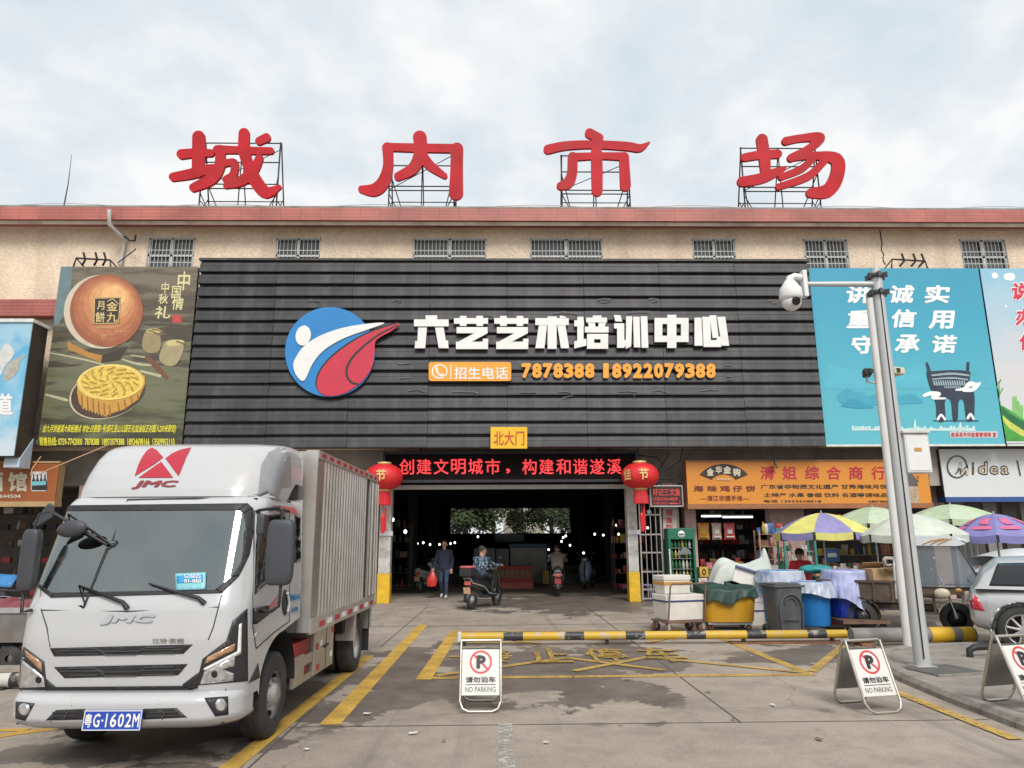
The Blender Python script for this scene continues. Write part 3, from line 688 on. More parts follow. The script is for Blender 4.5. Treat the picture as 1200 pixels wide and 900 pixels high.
roof_char(0, 'leftmost red rooftop character, an earth radical beside a many stroked right half', [
    [(703, 98, 22), (703, 160, 23), (699, 220, 20)], [(643, 158, 17), (700, 153, 15), (745, 154, 13)], [(614, 238, 15), (680, 226, 18), (720, 214, 17), (750, 206, 13)],
    [(768, 142, 15), (830, 143, 13), (900, 146, 13), (955, 146, 12)], [(778, 143, 17), (776, 200, 19), (745, 245, 21), (685, 275, 15)],
    [(795, 190, 12), (828, 188, 13), (824, 230, 14), (800, 247, 14)], [(862, 86, 19), (862, 145, 20), (878, 200, 20), (905, 255, 23), (940, 292, 20), (985, 273, 8)],
    [(915, 172, 14), (895, 215, 17), (855, 250, 18), (798, 270, 9)], [(915, 112, 14), (940, 100, 15)]], (0, 130), 3., (232, 323, 167))
roof_char(1, 'second red rooftop character, an open box shape with a figure inside', [
    [(164, 136, 19), (166, 200, 18), (150, 255, 22), (118, 283, 22), (74, 281, 13)], [(165, 133, 14), (280, 136, 15), (405, 138, 15)], [(407, 140, 22), (406, 210, 22), (404, 293, 25)],
    [(277, 100, 24), (279, 150, 22), (256, 205, 20), (202, 236, 15)], [(278, 150, 18), (310, 195, 17), (364, 234, 10)]], (400, 130), 3., (455, 532, 171))
roof_char(2, 'third red rooftop character, a dotted roof stroke over a hanging cloth shape', [
    [(872, 85, 17), (905, 101, 15)], [(726, 141, 16), (790, 128, 15), (890, 124, 14), (1000, 130, 15), (1048, 136, 13), (1080, 117, 3)], [(895, 118, 17), (897, 200, 20), (898, 286, 19)],
    [(812, 168, 17), (810, 225, 18), (796, 258, 19), (770, 269, 14)], [(812, 168, 14), (900, 164, 12), (992, 166, 14)], [(992, 168, 17), (997, 268, 19)]], (400, 130), 3., (659, 739, 180))
roof_char(3, 'rightmost red rooftop character, an earth radical beside sweeping hooked strokes', [
    [(275, 107, 20), (284, 170, 20), (288, 228, 17)], [(215, 169, 14), (270, 160, 15), (330, 157, 15)], [(205, 254, 17), (270, 243, 18), (315, 225, 16), (352, 208, 8)],
    [(358, 112, 14), (410, 102, 13), (478, 100, 17), (440, 138, 14), (377, 171, 14)], [(377, 171, 12), (455, 163, 13), (535, 176, 22), (537, 235, 24), (505, 285, 24), (445, 294, 16)],
    [(452, 172, 13), (415, 208, 13), (342, 238, 11)], [(490, 186, 13), (435, 236, 14), (333, 272, 11)]], (800, 130), 3., (874, 963, 170))

# ------------------------------------------------------------------ mooncake poster on the left
def board(name, label, cat_, quad, Y, m_face, th=.14, frame=None, group=None):
    P = [W(x, y, Y) for x, y in quad]
    x0, x1 = (P[0].x+P[3].x)/2, (P[1].x+P[2].x)/2; z1, z0 = (P[0].z+P[1].z)/2, (P[2].z+P[3].z)/2
    t = thing(name, label, cat_, ((x0+x1)/2, Y, z0), group=group)
    mb = MB(); mb.box(x0, x1, Y, Y+.02, z0, z1); on(mb.build('panel', m_face), t)
    fr = MB(); fr.box(x0+.005, x1-.005, Y+.022, Y+th, z0+.005, z1-.005); on(fr.build('frame', frame or M_angle), t)
    return t, x0, x1, z0, z1
def ramp_mat(name, stops, axis, lo, hi, rough=.5, nz=.1, nscale=2, stretch=(1, 1, 1)):
    m = bpy.data.materials.new(name); m.use_nodes = True; N, L, b = nodes_of(m); MATS[name] = m
    t = N.new('ShaderNodeTexCoord'); s = N.new('ShaderNodeSeparateXYZ'); L.new(t.outputs['Object'], s.inputs[0])
    r = N.new('ShaderNodeMapRange'); r.inputs[1].default_value = lo; r.inputs[2].default_value = hi; L.new(s.outputs[axis], r.inputs[0])
    mp = N.new('ShaderNodeMapping'); mp.inputs['Scale'].default_value = stretch; L.new(t.outputs['Object'], mp.inputs[0])
    n = N.new('ShaderNodeTexNoise'); n.inputs['Scale'].default_value = nscale; n.inputs['Detail'].default_value = 8; n.inputs['Roughness'].default_value = .6; L.new(mp.outputs[0], n.inputs['Vector'])
    q = N.new('ShaderNodeMapRange'); q.inputs[1].default_value = .3; q.inputs[2].default_value = .7; q.inputs[3].default_value = -nz; q.inputs[4].default_value = nz; L.new(n.outputs[0], q.inputs[0])
    ad_ = N.new('ShaderNodeMath'); ad_.operation = 'ADD'; L.new(r.outputs[0], ad_.inputs[0]); L.new(q.outputs[0], ad_.inputs[1])
    c = N.new('ShaderNodeValToRGB'); els = c.color_ramp.elements
    for i, (p, col) in enumerate(stops):
        e_ = els[i] if i < 2 else els.new(p); e_.position = p; e_.color = (*col, 1)
    L.new(ad_.outputs[0], c.inputs[0]); L.new(c.outputs[0], b.inputs['Base Color']); b.inputs['Roughness'].default_value = rough
    return m
PY = 20.02
zlo, zhi = W(45, 523, PY).z, W(75, 313, PY).z
M_poster = ramp_mat('poster_print', [(0, (.05, .048, .03)), (.25, (.13, .14, .075)), (.48, (.16, .155, .1)), (.6, (.06, .05, .035)), (.85, (.11, .088, .062)), (1, (.18, .15, .11))], 'Z', zlo, zhi, .35, .3, 1.6, (.35, 1, 2.2))
t, x0, x1, z0, z1 = board('mooncake_poster', 'dark brown mooncake poster with a copper tin and a golden cake on a plate', 'poster', [(71, 312.5), (231.5, 312.5), (214, 520), (45, 523)], PY, M_poster)
PT = t; K4 = ((0, 300), 4.)
def pp(name, col, pts, lift, th=.003, rough=.4, smooth=True, var=.12, scale=4, m=None):
    mb = MB(); polypx(mb, pts, PY, lift, th, *K4); on(mb.build(name, m or mat('print_'+name, col, rough, var=var, scale=scale)), PT)
def pb(name, col, strokes, lift, m=None, h=2.):
    mb = MB(); brushpx(mb, strokes, PY, lift, .002, *K4, h); on(mb.build(name, m or mat('print_'+name, col, .4)), PT)
pp('window_blur', (.13, .19, .2), [(286, 50), (340, 50), (326, 250), (262, 330), (252, 300)], .001, .002)
pb('plank_edge', (.42, .4, .26), [[(235, 455, 3), (330, 472, 4), (470, 505, 4), (580, 545, 3)], [(215, 650, 5), (300, 672, 7), (318, 678, 3)], [(575, 485, 3), (655, 508, 6), (740, 512, 2)], [(610, 465, 2), (700, 478, 4)], [(660, 540, 5), (750, 562, 7)]], .0045)
pp('wooden_block', (.42, .2, .05), [(316, 400), (420, 452), (480, 466), (474, 500), (318, 437)], .004)
pp('wooden_block_shade', (.05, .035, .025), [(480, 466), (600, 425), (562, 488), (474, 500)], .0045)
pp('tin_rim', (.55, .47, .36), ellp(478, 262, 178, 173, 48), .008)
M_copper = None
pp('tin_lid', (.3, .1, .05), ellp(500, 257, 171, 170, 48), .013, scale=2.5)
pp('tin_lid_outer', (.36, .125, .06), ellp(504, 249, 157, 153, 48), .0155, .002)
pp('tin_lid_mid', (.42, .16, .075), ellp(508, 240, 140, 135, 48), .018, .002)
pp('tin_lid_warm', (.5, .21, .095), ellp(514, 228, 120, 113, 44), .0205, .002)
pp('tin_lid_glow', (.58, .28, .12), ellp(520, 215, 100, 90, 40), .023)
pp('tin_lid_bright', (.65, .35, .15), ellp(528, 203, 79, 69, 40), .0255, .002)
pp('tin_lid_shine', (.72, .42, .18), ellp(535, 190, 58, 48, 32), .028)
pp('tin_label', (.045, .035, .028), [(448, 197), (570, 194), (562, 318), (440, 322)], .033)
M_gold = mat('print_gold', (.6, .46, .2), .4, var=.1)
for a_, b_ in (((447, 200), (567, 197)), ((567, 197), (559, 316)), ((559, 316), (443, 319)), ((443, 319), (447, 200)), ((506, 214), (532, 203)), ((532, 203), (560, 228))):
    n_ = Vector((b_[1]-a_[1], a_[0]-b_[0])).normalized()*1.8; pp('label_outline', None, [(a_[0]+n_.x, a_[1]+n_.y), (b_[0]+n_.x, b_[1]+n_.y), (b_[0]-n_.x, b_[1]-n_.y), (a_[0]-n_.x, a_[1]-n_.y)], .037, m=M_gold)
mb = MB()
for ch, (a, b, c, d) in (('月', (455, 212, 490, 252)), ('餅', (448, 262, 492, 312)), ('金', (500, 215, 552, 258)), ('九', (500, 265, 552, 310))): textpx(mb, ch, a/4, 300+b/4, c/4, 300+d/4, PY-.038, .02)
textpx(mb, '遂溪地方特色名点', 448/4, 300+331/4, 538/4, 300+341/4, PY-.030); textpx(mb, '净含量 750g', 540/4, 300+348/4, 592/4, 300+358/4, PY-.022); textpx(mb, '金九', 474/4, 300+366/4, 500/4, 300+388/4, PY-.02)
on(mb.build('tin_lettering', M_gold, fix=False), PT)
pp('jug_left', (.3, .23, .12), cat([(672, 380), (690, 350), (735, 345), (752, 375), (752, 425), (735, 452), (690, 452), (668, 425)]), .006, scale=6)
pp('jug_right', (.34, .28, .16), cat([(765, 420), (790, 395), (840, 395), (862, 420), (850, 470), (820, 512), (775, 512), (747, 480)]), .009, scale=6)
pp('jug_mouth', (.5, .42, .2), ellp(722, 352, 36, 12), .0125); pp('jug_mouth_right', (.5, .43, .2), ellp(822, 408, 44, 15, 24, -.1), .0125)
pb('tassel', (.2, .13, .06), [[(700, 350, 4), (760, 372, 3)], [(715, 345, 4), (770, 352, 3)], [(830, 402, 4), (866, 412, 4)]], .016)
pb('stick', (.17, .07, .035), [[(690, 475, 10), (735, 520, 12), (782, 570, 8)]], .0065)
pp('plate_rim', (.5, .42, .3), ellp(503, 644, 182, 116, 44, -.28), .006)
pp('plate', (.07, .04, .03), ellp(508, 642, 178, 113, 44, -.28), .010)
side = [(366, 600), (362, 640), (372, 690)]
for i in range(9): side += [(385+i*14, 705+i*5), (392+i*14, 722+i*5)]
side += [(505, 745), (580, 720), (650, 672), (682, 600), (680, 560)]
pp('cake_side', (.5, .27, .05), side, .014)
pb('cake_ridge', (.28, .13, .03), [[(385+i*26, 655+i*9, 3), (388+i*26, 712+i*7, 4)] for i in range(6)]+[[(555+i*30, 690-i*14, 3), (560+i*30, 725-i*18, 4)] for i in range(4)], .0175)
pp('cake_top', (.66, .47, .09), ellp(520, 592, 158, 84, 44, -.06), .0215, var=.25, scale=9)
pb('cake_top_rim', (.78, .6, .2), [[(520+150*cos(a)*.98, 592+80*sin(a)*.98, 3.5) for a in np.linspace(0, 6.2, 26)]], .025)
pb('cake_pattern', (.4, .23, .035), [[(520+cx_*cos(a), 590+cx_*.52*sin(a), 3), (520+(cx_+26)*cos(a+.25), 590+(cx_+26)*.52*sin(a+.25), 4)] for cx_, nn in ((25, 6), (68, 11), (106, 15)) for a in np.linspace(0, 6.28, nn, endpoint=False)], .0285)
M_cal = mat('print_pale_yellow', (.6, .56, .3), .4)
mb = MB()
for ch, (a, b, c, d) in (('中', (830, 72, 888, 162)), ('国', (803, 140, 846, 200)), ('情', (803, 195, 858, 252)), ('中', (755, 122, 790, 175)), ('秋', (740, 178, 786, 225)), ('礼', (722, 235, 797, 294))): textpx(mb, ch, a/4, 300+b/4, c/4, 300+d/4, PY-.003, .02, slant=.12)
on(mb.build('calligraphy', M_cal, fix=False), PT)
pp('red_seal', (.5, .06, .06), rrect(40, 36, 5, 3, 829, 295), .004)
M_py = mat('print_yellow', (.68, .62, .05), .4)
mb = MB(); textpx(mb, '金九月饼遂溪大和经销点 地址:白银路1号(即孔圣山公园石化加油站正对面入250米即到)', 195/4, 300+790/4, 820/4, 300+833/4, PY-.003, .025, slant=.02)
textpx(mb, '销售热线: 0759-7742000  7878388  18922079388  18924698166  13509902110', 185/4, 300+848/4, 820/4, 300+890/4, PY-.003, .025)
on(mb.build('phone_number_line', M_py, fix=False), PT)
def bracket(px, py, label):
    b_ = MB(); p = W(px, py, 20.15)
    b_.tube([p+Vector((-.55, 0, 0)), p+Vector((-.5, 0, .28)), p+Vector((.5, 0, .22)), p+Vector((.55, 0, -.05))], .028, 6); b_.tube([p+Vector((-.5, .3, .05)), p+Vector((.5, .3, .02))], .028, 6); b_.tube([p+Vector((-.5, 0, .28)), p+Vector((-.5, .7, .1))], .02, 6); b_.tube([p+Vector((.5, 0, .22)), p+Vector((.5, .7, .1))], .02, 6)
    for k in (-.3, .05, .3): b_.tube([p+Vector((k, 0, .05)), p+Vector((k+.12, -.08, .2)), p+Vector((k+.05, -.1, .42))], .032, 6)
    tag(b_.build('lamp_bracket', M_blk), label, 'lamp bracket', 'lamp brackets above the posters')
bracket(108, 313, 'black wire lamp bracket above the mooncake poster'); bracket(1066, 314, 'black wire lamp bracket above the blue banner')

# ------------------------------------------------------------------ blue banner with a bronze cauldron
BY = 20.03
zlo, zhi = W(968, 521, BY).z, W(947, 314, BY).z
M_ban = ramp_mat('blue_banner_print', [(0, (.1, .42, .5)), (.35, (.075, .38, .48)), (.7, (.045, .32, .46)), (1, (.04, .29, .43))], 'Z', zlo, zhi, .5, .06, .6)
t, x0, x1, z0, z1 = board('blue_banner', 'turquoise banner with white honesty slogan, distant hills and a bronze cauldron', 'banner', [(948, 314), (1146, 314.5), (1178, 520), (967.5, 521)], BY, M_ban)
BT = t; K7 = ((900, 300), 4.)
def bp_(name, col, pts, lift, m=None, par=None, Y=None):
    mb = MB(); polypx(mb, pts, BY, lift, .003, *K7); on(mb.build(name, m or mat('print_'+name, col, .5, var=.08)), par or BT)
def bs_(name, col, strokes, lift, m=None, par=None, h=2.):
    mb = MB(); brushpx(mb, strokes, BY, lift, .002, *K7, h); on(mb.build(name, m or mat('print_'+name, col, .5, var=.08)), par or BT)
M_bwh = mat('print_white', (.78, .8, .8), .5, var=.04)
mb = MB()
for ch, cx_, cy_ in (('讲', 418, 178), ('诚', 620, 178), ('实', 788, 178), ('重', 424, 295), ('信', 630, 292), ('用', 808, 298), ('守', 442, 415), ('承', 648, 410), ('诺', 820, 412)):
    mb = MB(); textpx(mb, ch, 900+(cx_-58)/4, 300+(cy_-42)/4, 900+(cx_+58)/4, 300+(cy_+44)/4, BY-.004, .035, slant=.1); on(mb.build('slogan_character', M_bwh, fix=False), BT)
hillm = [mat('print_hill%s' % 'abc'[i], c_, .5, var=.1, scale=1.5) for i, c_ in enumerate(((.03, .27, .4), (.05, .33, .45), (.08, .39, .5)))]
bp_('hill_far', None, [(250, 560)]+[(250+i*20, 545-32*sin(i*.35)-12*sin(i*.9)) for i in range(40)]+[(1045, 620), (270, 625)], .001, hillm[2])
bp_('hill', None, [(320, 655), (345, 635), (370, 618), (390, 628), (410, 640), (440, 638), (455, 650), (480, 655), (500, 650), (560, 660), (600, 648), (625, 655), (660, 645), (685, 650), (720, 672), (730, 690), (480, 700), (340, 690)], .0045, hillm[1])
bp_('hill_near', None, [(340, 705), (380, 670), (405, 672), (440, 688), (475, 700), (500, 712), (420, 715)], .008, hillm[0])
M_dk = mat('print_navy', (.02, .035, .06), .5, var=.3, scale=6)
bp_('cauldron', None, cat([(742, 545), (770, 540), (860, 535), (940, 540), (948, 555), (944, 600), (965, 640), (968, 700), (962, 768), (930, 770), (918, 690), (905, 672), (892, 690), (888, 768), (866, 770), (858, 690), (842, 668), (828, 690), (830, 770), (792, 772), (786, 700), (768, 640), (752, 600)], 4), .006, M_dk)
bp_('cauldron_handle', None, [(738, 500), (748, 498), (760, 530), (762, 545), (745, 545)], .0065, M_dk); bp_('cauldron_handle', None, [(930, 498), (944, 498), (942, 545), (928, 545)], .0065, M_dk)
bs_('cauldron_band', (.28, .36, .4), [[(768, 560, 4), (860, 552, 5), (940, 560, 4)], [(770, 578, 3), (860, 572, 4), (935, 580, 3)]]+[[(775+i*11, 586, 3), (780+i*11, 604, 4)] for i in range(14)]+[[(825+i*9, 612, 2.5), (830+i*9, 618, 2.5)] for i in range(9)], .0105)
bs_('cloud_scroll', None, [[(730, 655, 7), (760, 645, 10), (800, 648, 9), (770, 665, 7), (830, 668, 4)], [(880, 628, 4), (920, 622, 8), (945, 600, 12), (975, 605, 9), (990, 598, 6), (960, 625, 10), (915, 632, 5)], [(795, 765, 6), (810, 745, 5), (828, 766, 5)], [(935, 760, 6), (948, 742, 6), (962, 764, 5)]], .014, M_bwh)
bs_('ground_line', (.02, .1, .15), [[(775, 772, 3), (985, 773, 3)]], .0055)
sky_ = [(392, 818), (392, 808)]
rr = random.Random(5)
for i in range(38): h_ = rr.uniform(3, 16)*(1 if i % 7 else 1.5); sky_ += [(392+i*15.3, 812-h_), (392+i*15.3+11, 812-h_), (392+i*15.3+12, 812)]
sky_ += [(976, 820)]
bp_('skyline', None, sky_, .005, mat('print_pale', (.5, .66, .66), .5)); bs_('tower', None, [[(688, 765, 2), (688, 812, 8)], [(900, 780, 2), (900, 812, 12)]], .009, MATS['print_pale'])
mb = MB(); textpx(mb, '遂溪县市场监督管理局 宣', 900+857/4, 300+826/4, 900+1070/4, 300+848/4, BY-.007, .02); on(mb.build('small_print', M_redink, fix=False), BT)
bp_('small_print_field', (.55, .55, .6), [(852, 822), (1074, 822), (1076, 852), (855, 852)], .003)
M_frw = mat('white_edge', (.6, .62, .6), .5)
mb = MB(); mb.box(x0, x1, BY-.012, BY-.001, z0-.06, z0-.003); on(mb.build('bottom_edge', M_frw), BT)
# pale banner with green hills, running out of the picture on the right
zlo, zhi = z0, z1
M_ban2 = ramp_mat('pale_banner_print', [(0, (.58, .6, .6)), (.4, (.56, .56, .58)), (.75, (.36, .52, .62)), (1, (.2, .45, .6))], 'Z', zlo, zhi, .5, .12, .7)
tt, xx0, xx1, _a, _b = board('green_hill_banner', 'pale sky banner with red characters and green hills, cut by the right edge', 'banner', [(1148, 314.5), (1345, 315), (1390, 519), (1180, 519.5)], BY, M_ban2)
bp_('green_hill', None, [(1085, 695), (1130, 720), (1180, 755), (1260, 800), (1400, 830), (1800, 840), (1800, 868), (1118, 868)], .003, mat('print_green', (.06, .3, .05), .5, var=.2, scale=2), tt)
bp_('dark_green_band', None, [(1088, 702), (1135, 740), (1200, 780), (1300, 812), (1300, 835), (1190, 812), (1130, 770), (1095, 735)], .007, mat('print_dark_green', (.015, .13, .05), .5), tt)
bp_('yellow_band', None, [(1098, 748), (1140, 782), (1210, 825), (1300, 845), (1300, 860), (1190, 845), (1130, 808), (1102, 775)], .0075, mat('print_lime', (.5, .55, .1), .5), tt)
bp_('tower_block', None, [(1145, 730), (1145, 660), (1165, 655), (1168, 680), (1178, 680), (1180, 700), (1196, 700), (1196, 770)], .0022, mat('print_green_light', (.2, .45, .15), .5), tt)
bs_('sprig', None, [[(1082, 690, 2), (1085, 640, 2), (1080, 590, 2)], [(1085, 650, 2), (1100, 620, 3)], [(1085, 640, 2), (1072, 610, 3)], [(1082, 600, 2), (1090, 580, 3)]], .004, MATS['print_green'], tt)
bs_('balloon', None, [[(1062, 92, 14), (1064, 94, 13)], [(1120, 98, 16), (1140, 98, 18), (1130, 105, 10)], [(1115, 235, 4), (1117, 240, 3)]], .004, M_bwh, tt)
mb = MB(); mb2 = MB()
for ch, cx_, cy_ in (('说', 1185, 165), ('办', 1205, 285), ('信', 1222, 400)):
    textpx(mb, ch, 900+(cx_-52)/4, 300+(cy_-46)/4, 900+(cx_+52)/4, 300+(cy_+46)/4, BY-.003, .075, slant=.05)
    textpx(mb2, ch, 900+(cx_-46)/4, 300+(cy_-41)/4, 900+(cx_+46)/4, 300+(cy_+41)/4, BY-.010, .035, slant=.05)
    on(mb.build('white_outline', M_bwh, fix=False), tt); on(mb2.build('red_character', mat('print_red', (.6, .03, .06), .5), fix=False), tt); mb = MB(); mb2 = MB()

mb = MB(); mb.box(xx0, xx1, BY-.012, BY-.001, z0-.06, z0-.003); on(mb.build('bottom_edge', M_frw), tt)

# ------------------------------------------------------------------ blue box sign, far left
LY = 19.3
p = W(38, 380, LY); q = W(57, 390, 20.0); zb_, zt_ = W(30, 534, LY).z, W(30, 378, LY).z
t = thing('box_sign', 'light blue box sign with a pale leaf, its dark end facing the mooncake poster', 'sign', (p.x-2, LY, zb_))
M_sky = ramp_mat('sky_print', [(0, (.5, .58, .64)), (.4, (.2, .45, .62)), (.7, (.1, .36, .58)), (1, (.3, .5, .62))], 'Z', zb_, zt_, .4, .35, 1.1)
mb = MB(); mb.box(p.x-5, p.x, LY, LY+.03, zb_, zt_); on(mb.build('face', M_sky), t)
mb = MB(); mb.box(p.x-5, p.x-.004, LY+.032, 20.0, zb_-.0, zt_); on(mb.build('case', mat('brown_case', (.045, .035, .03), .5, var=.2)), t)
mb = MB(); mb.box(p.x-5, p.x+.05, LY-.05, 20.05, zt_+.003, zt_+.1); on(mb.build('white_cap', M_frw), t)
mb = MB(); mb.prism([(LY+.25, zb_-.05), (20.0, zb_+.55), (20.0, zb_-.28), (LY+.25, zb_-.28)], p.x-.4, p.x+.02, 'yz'); on(mb.build('torn_sheet', mat('torn_banner', (.5, .56, .62), .5, var=.2, scale=2, dirt=(.1, .35, .55), damt=.7, dscale=1)), t)
mb = MB()
def lp(pts, lift, mm, nm):
    mb_ = MB(); polypx(mb_, pts, LY, lift, .004, (0, 330), 3.91); on(mb_.build(nm, mm), t)
lp(cat([(22, 455), (20, 415), (40, 375), (80, 350), (125, 335), (95, 360), (85, 400), (62, 435)]), .004, mat('leaf_silver', (.45, .42, .36), .35, .3, var=.2), 'leaf')
lp(cat([(-30, 400), (0, 320), (30, 285), (62, 310), (60, 345), (25, 385), (0, 430)]), .003, mat('leaf_pale', (.55, .55, .54), .4), 'leaf')
mb = MB(); textpx(mb, '道', -8, 330+512/3.91, 60/3.91, 330+612/3.91, LY-.004, .03); on(mb.build('lettering', M_white, fix=False), t)

# ------------------------------------------------------------------ shop sign boards
def sign_board(name, label, px, Y, m_face, th=.3, edge=None, zfix=None):
    x0, y0, x1, y1 = px; a, b = W(x0, (y0+y1)/2, Y), W(x1, (y0+y1)/2, Y); z1_, z0_ = W((x0+x1)/2, y0, Y).z, W((x0+x1)/2, y1, Y).z
    t = thing(name, label, 'sign', ((a.x+b.x)/2, Y, z0_))
    mb = MB(); mb.box(a.x, b.x, Y, Y+.03, z0_, z1_); on(mb.build('face', m_face), t)
    mb = MB(); mb.box(a.x, b.x, Y+.033, Y+th, z0_, z1_)
    if edge: mb.box(a.x-.02, b.x+.02, Y-.03, Y+th, z0_-.14, z0_-.002); mb.box(a.x-.02, b.x+.02, Y-.02, Y+th, z1_+.002, z1_+.05)
    on(mb.build('case', edge or M_angle), t)
    return t, a.x, b.x, z0_, z1_
SY = 20.45
M_osign = ramp_mat('orange_sign_print', [(0, (.62, .24, .03)), (1, (.56, .2, .03))], 'Z', 2.9, 4.3, .4, .3, .5)
M_brown = mat('brown_sign_edge', (.3, .12, .05), .5)
t, ax_, bx_, z0_, z1_ = sign_board('shop_sign', 'long orange shop sign with a dark fan emblem and crimson characters', (805, 541, 1089, 590), SY, M_osign, .35, M_brown)
def st(tt_, name, items, m, Y):
    for body, rect, bold in items:
        mb = MB(); textpx(mb, body, *rect, Y-.003, bold); on(mb.build(name, m, fix=False), tt_)
OX = lambda x: 740+x/6
OYy = lambda y: 530+y/6
M_crim = mat('crimson_ink', (.42, .015, .04), .5); M_dkred = mat('maroon_ink', (.16, .02, .015), .5); M_ink = mat('black_ink', (.02, .018, .016), .5)
def fan(a0, a1, r0, r1, cx_, cy_): return [(cx_+r1*cos(R(a)), cy_-r1*.75*sin(R(a))) for a in np.linspace(a0, a1, 18)]+[(cx_+r0*cos(R(a)), cy_-r0*.75*sin(R(a))) for a in np.linspace(a1, a0, 18)]
mb = MB(); vsf = [W(OX(x), OYy(y), SY) for x, y in fan(28, 152, 95, 190, 648, 225)]; nf = len(vsf)
mb.add([(v.x, SY-.02, v.z) for v in vsf]+[(v.x, SY-.002, v.z) for v in vsf], [tuple(range(nf)), tuple(range(nf, 2*nf))[::-1]]+[(i, nf+i, nf+(i+1) % nf, (i+1) % nf) for i in range(nf)])
on(mb.build('fan_emblem', mat('fan_brown', (.035, .025, .02), .4)), t)
M_cream = mat('cream_ink', (.62, .56, .42), .5)
st(t, 'emblem_lettering', [('金', (OX(530), OYy(112), OX(578), OYy(165)), .04), ('华', (OX(590), OYy(97), OX(636), OYy(150)), .04), ('金', (OX(645), OYy(97), OX(700), OYy(150)), .04), ('钩', (OX(712), OYy(112), OX(766), OYy(168)), .04), ('休闲食品', (OX(598), OYy(182), OX(698), OYy(197)), .02)], M_cream, SY-.02)
st(t, 'maroon_lettering', [('海', (OX(436), OYy(234), OX(506), OYy(278)), .035), ('味', (OX(534), OYy(234), OX(602), OYy(278)), .035), ('鸡', (OX(622), OYy(234), OX(692), OYy(278)), .035), ('仔', (OX(712), OYy(234), OX(780), OYy(278)), .035), ('饼', (OX(802), OYy(234), OX(872), OYy(278)), .035), ('—湛江非遗手信—', (OX(486), OYy(304), OX(825), OYy(342)), .02)], M_dkred, SY)
PX6 = lambda x: 890+x/6
st(t, 'crimson_lettering', [(ch, (PX6(c_-50), OYy(98), PX6(c_+50), OYy(192)), .022) for ch, c_ in zip('清姐综合商行', (56, 212, 370, 522, 678, 836))], M_crim, SY)
st(t, 'small_lettering', [('广东省非物质文化遗产 甘秀海味月饼', (PX6(8), OYy(226), PX6(900), OYy(258)), .02), ('土特产 水果 香烟 饮料 名酒等调味品', (PX6(30), OYy(286), PX6(900), OYy(316)), .018), ('电话 13553558818', (PX6(30), OYy(334), PX6(435), OYy(354)), .015), ('名酒特产调味店', (PX6(765), OYy(338), PX6(905), OYy(354)), .015), ('零', (PX6(1105), OYy(165), PX6(1120), OYy(185)), 0), ('售', (PX6(1105), OYy(190), PX6(1120), OYy(210)), 0)], M_ink, SY)
mb = MB(); hx = W(1066, 570, SY); mb.prism([(hx.x-.2, hx.z-.5), (hx.x+.22, hx.z-.5), (hx.x+.22, hx.z+.0), (hx.x-.2, hx.z+.0)], SY-.012, SY-.004); on(mb.build('tower_picture', mat('print_brick', (.4, .3, .22), .6, var=.3, scale=12)), t)
mb = MB(); mb.prism([(hx.x-.22, hx.z+.005), (hx.x+.24, hx.z+.005), (hx.x+.22, hx.z+.22), (hx.x+.02, hx.z+.46), (hx.x-.2, hx.z+.22)], SY-.012, SY-.004); on(mb.build('roof_picture', mat('print_slate', (.1, .09, .09), .6)), t)
# appliance shop, right edge
M_wsign = mat('white_sign_face', (.6, .62, .63), .4, var=.03, scale=.6)
t, ax_, bx_, z0_, z1_ = sign_board('shop_sign', 'white appliance shop sign with a ringed letter and black outlined lettering over a blue stripe', (1104, 526, 1330, 582), SY+.1, M_wsign, .4)
mb = MB(); mb.box(ax_, bx_, SY+.09, SY+.5, z0_-.14, z0_-.002); on(mb.build('blue_stripe', mat('stripe_blue', (.03, .08, .26), .4)), t)
M_chr = mat('dark_outline', (.09, .07, .05), .4); M_beige = mat('beige_face', (.52, .46, .36), .4)
mb = MB(); rx = lambda x: 1000+x/6
v_, f_ = filled([ellp(728, 102, 73, 80, 36), ellp(728, 102, 64, 71, 36)], 1)
YY = SY+.1
mb.add([(q.x, YY-.004-(.02 if v.z > 0 else 0), q.z) for v in v_ for q in [W(1000+v.x/6, 530+v.y/6, YY)]], f_)
brushpx(mb, [[(716, 152, 3), (735, 130, 5), (752, 75, 5)], [(752, 75, 5), (752, 150, 5)], [(752, 150, 4), (790, 105, 5), (800, 100, 4), (800, 158, 5)]], YY, .004, .02, (1000, 530), 6., 1.5)
for ch, a, b, y0 in (('i', 832, 850, 68), ('d', 872, 945, 62), ('e', 955, 1022, 92), ('a', 1032, 1096, 92)): textpx(mb, ch, rx(a), OYy(y0), rx(b), OYy(160), YY-.004, .045)
brushpx(mb, [[(1150, 60, 4), (1172, 162, 4)]], YY, .004, .02, (1000, 530), 6., 1.5)
on(mb.build('lettering', M_chr, fix=False), t)
mb = MB(); brushpx(mb, [[(758, 150, 5), (792, 116, 6), (796, 156, 6)]], YY, .026, .006, (1000, 530), 6., 1.5)
for ch, a, b, y0 in (('d', 880, 938, 75), ('e', 963, 1014, 102), ('a', 1040, 1088, 102)): textpx(mb, ch, rx(a), OYy(y0), rx(b), OYy(152), YY-.03, .0)
on(mb.build('lettering_face', M_beige, fix=False), t)
mb = MB(); a, b = W(1088, 560, 20.7), W(1104, 560, 20.7); mb.box(a.x+.02, b.x, 20.7, GY-.12, 3.2, 4.416); tag(mb.build('cladding_strip', mat('beige_strip', (.36, .32, .29), .6)), 'narrow beige metal strip between the orange sign and the white sign', 'wall panel')
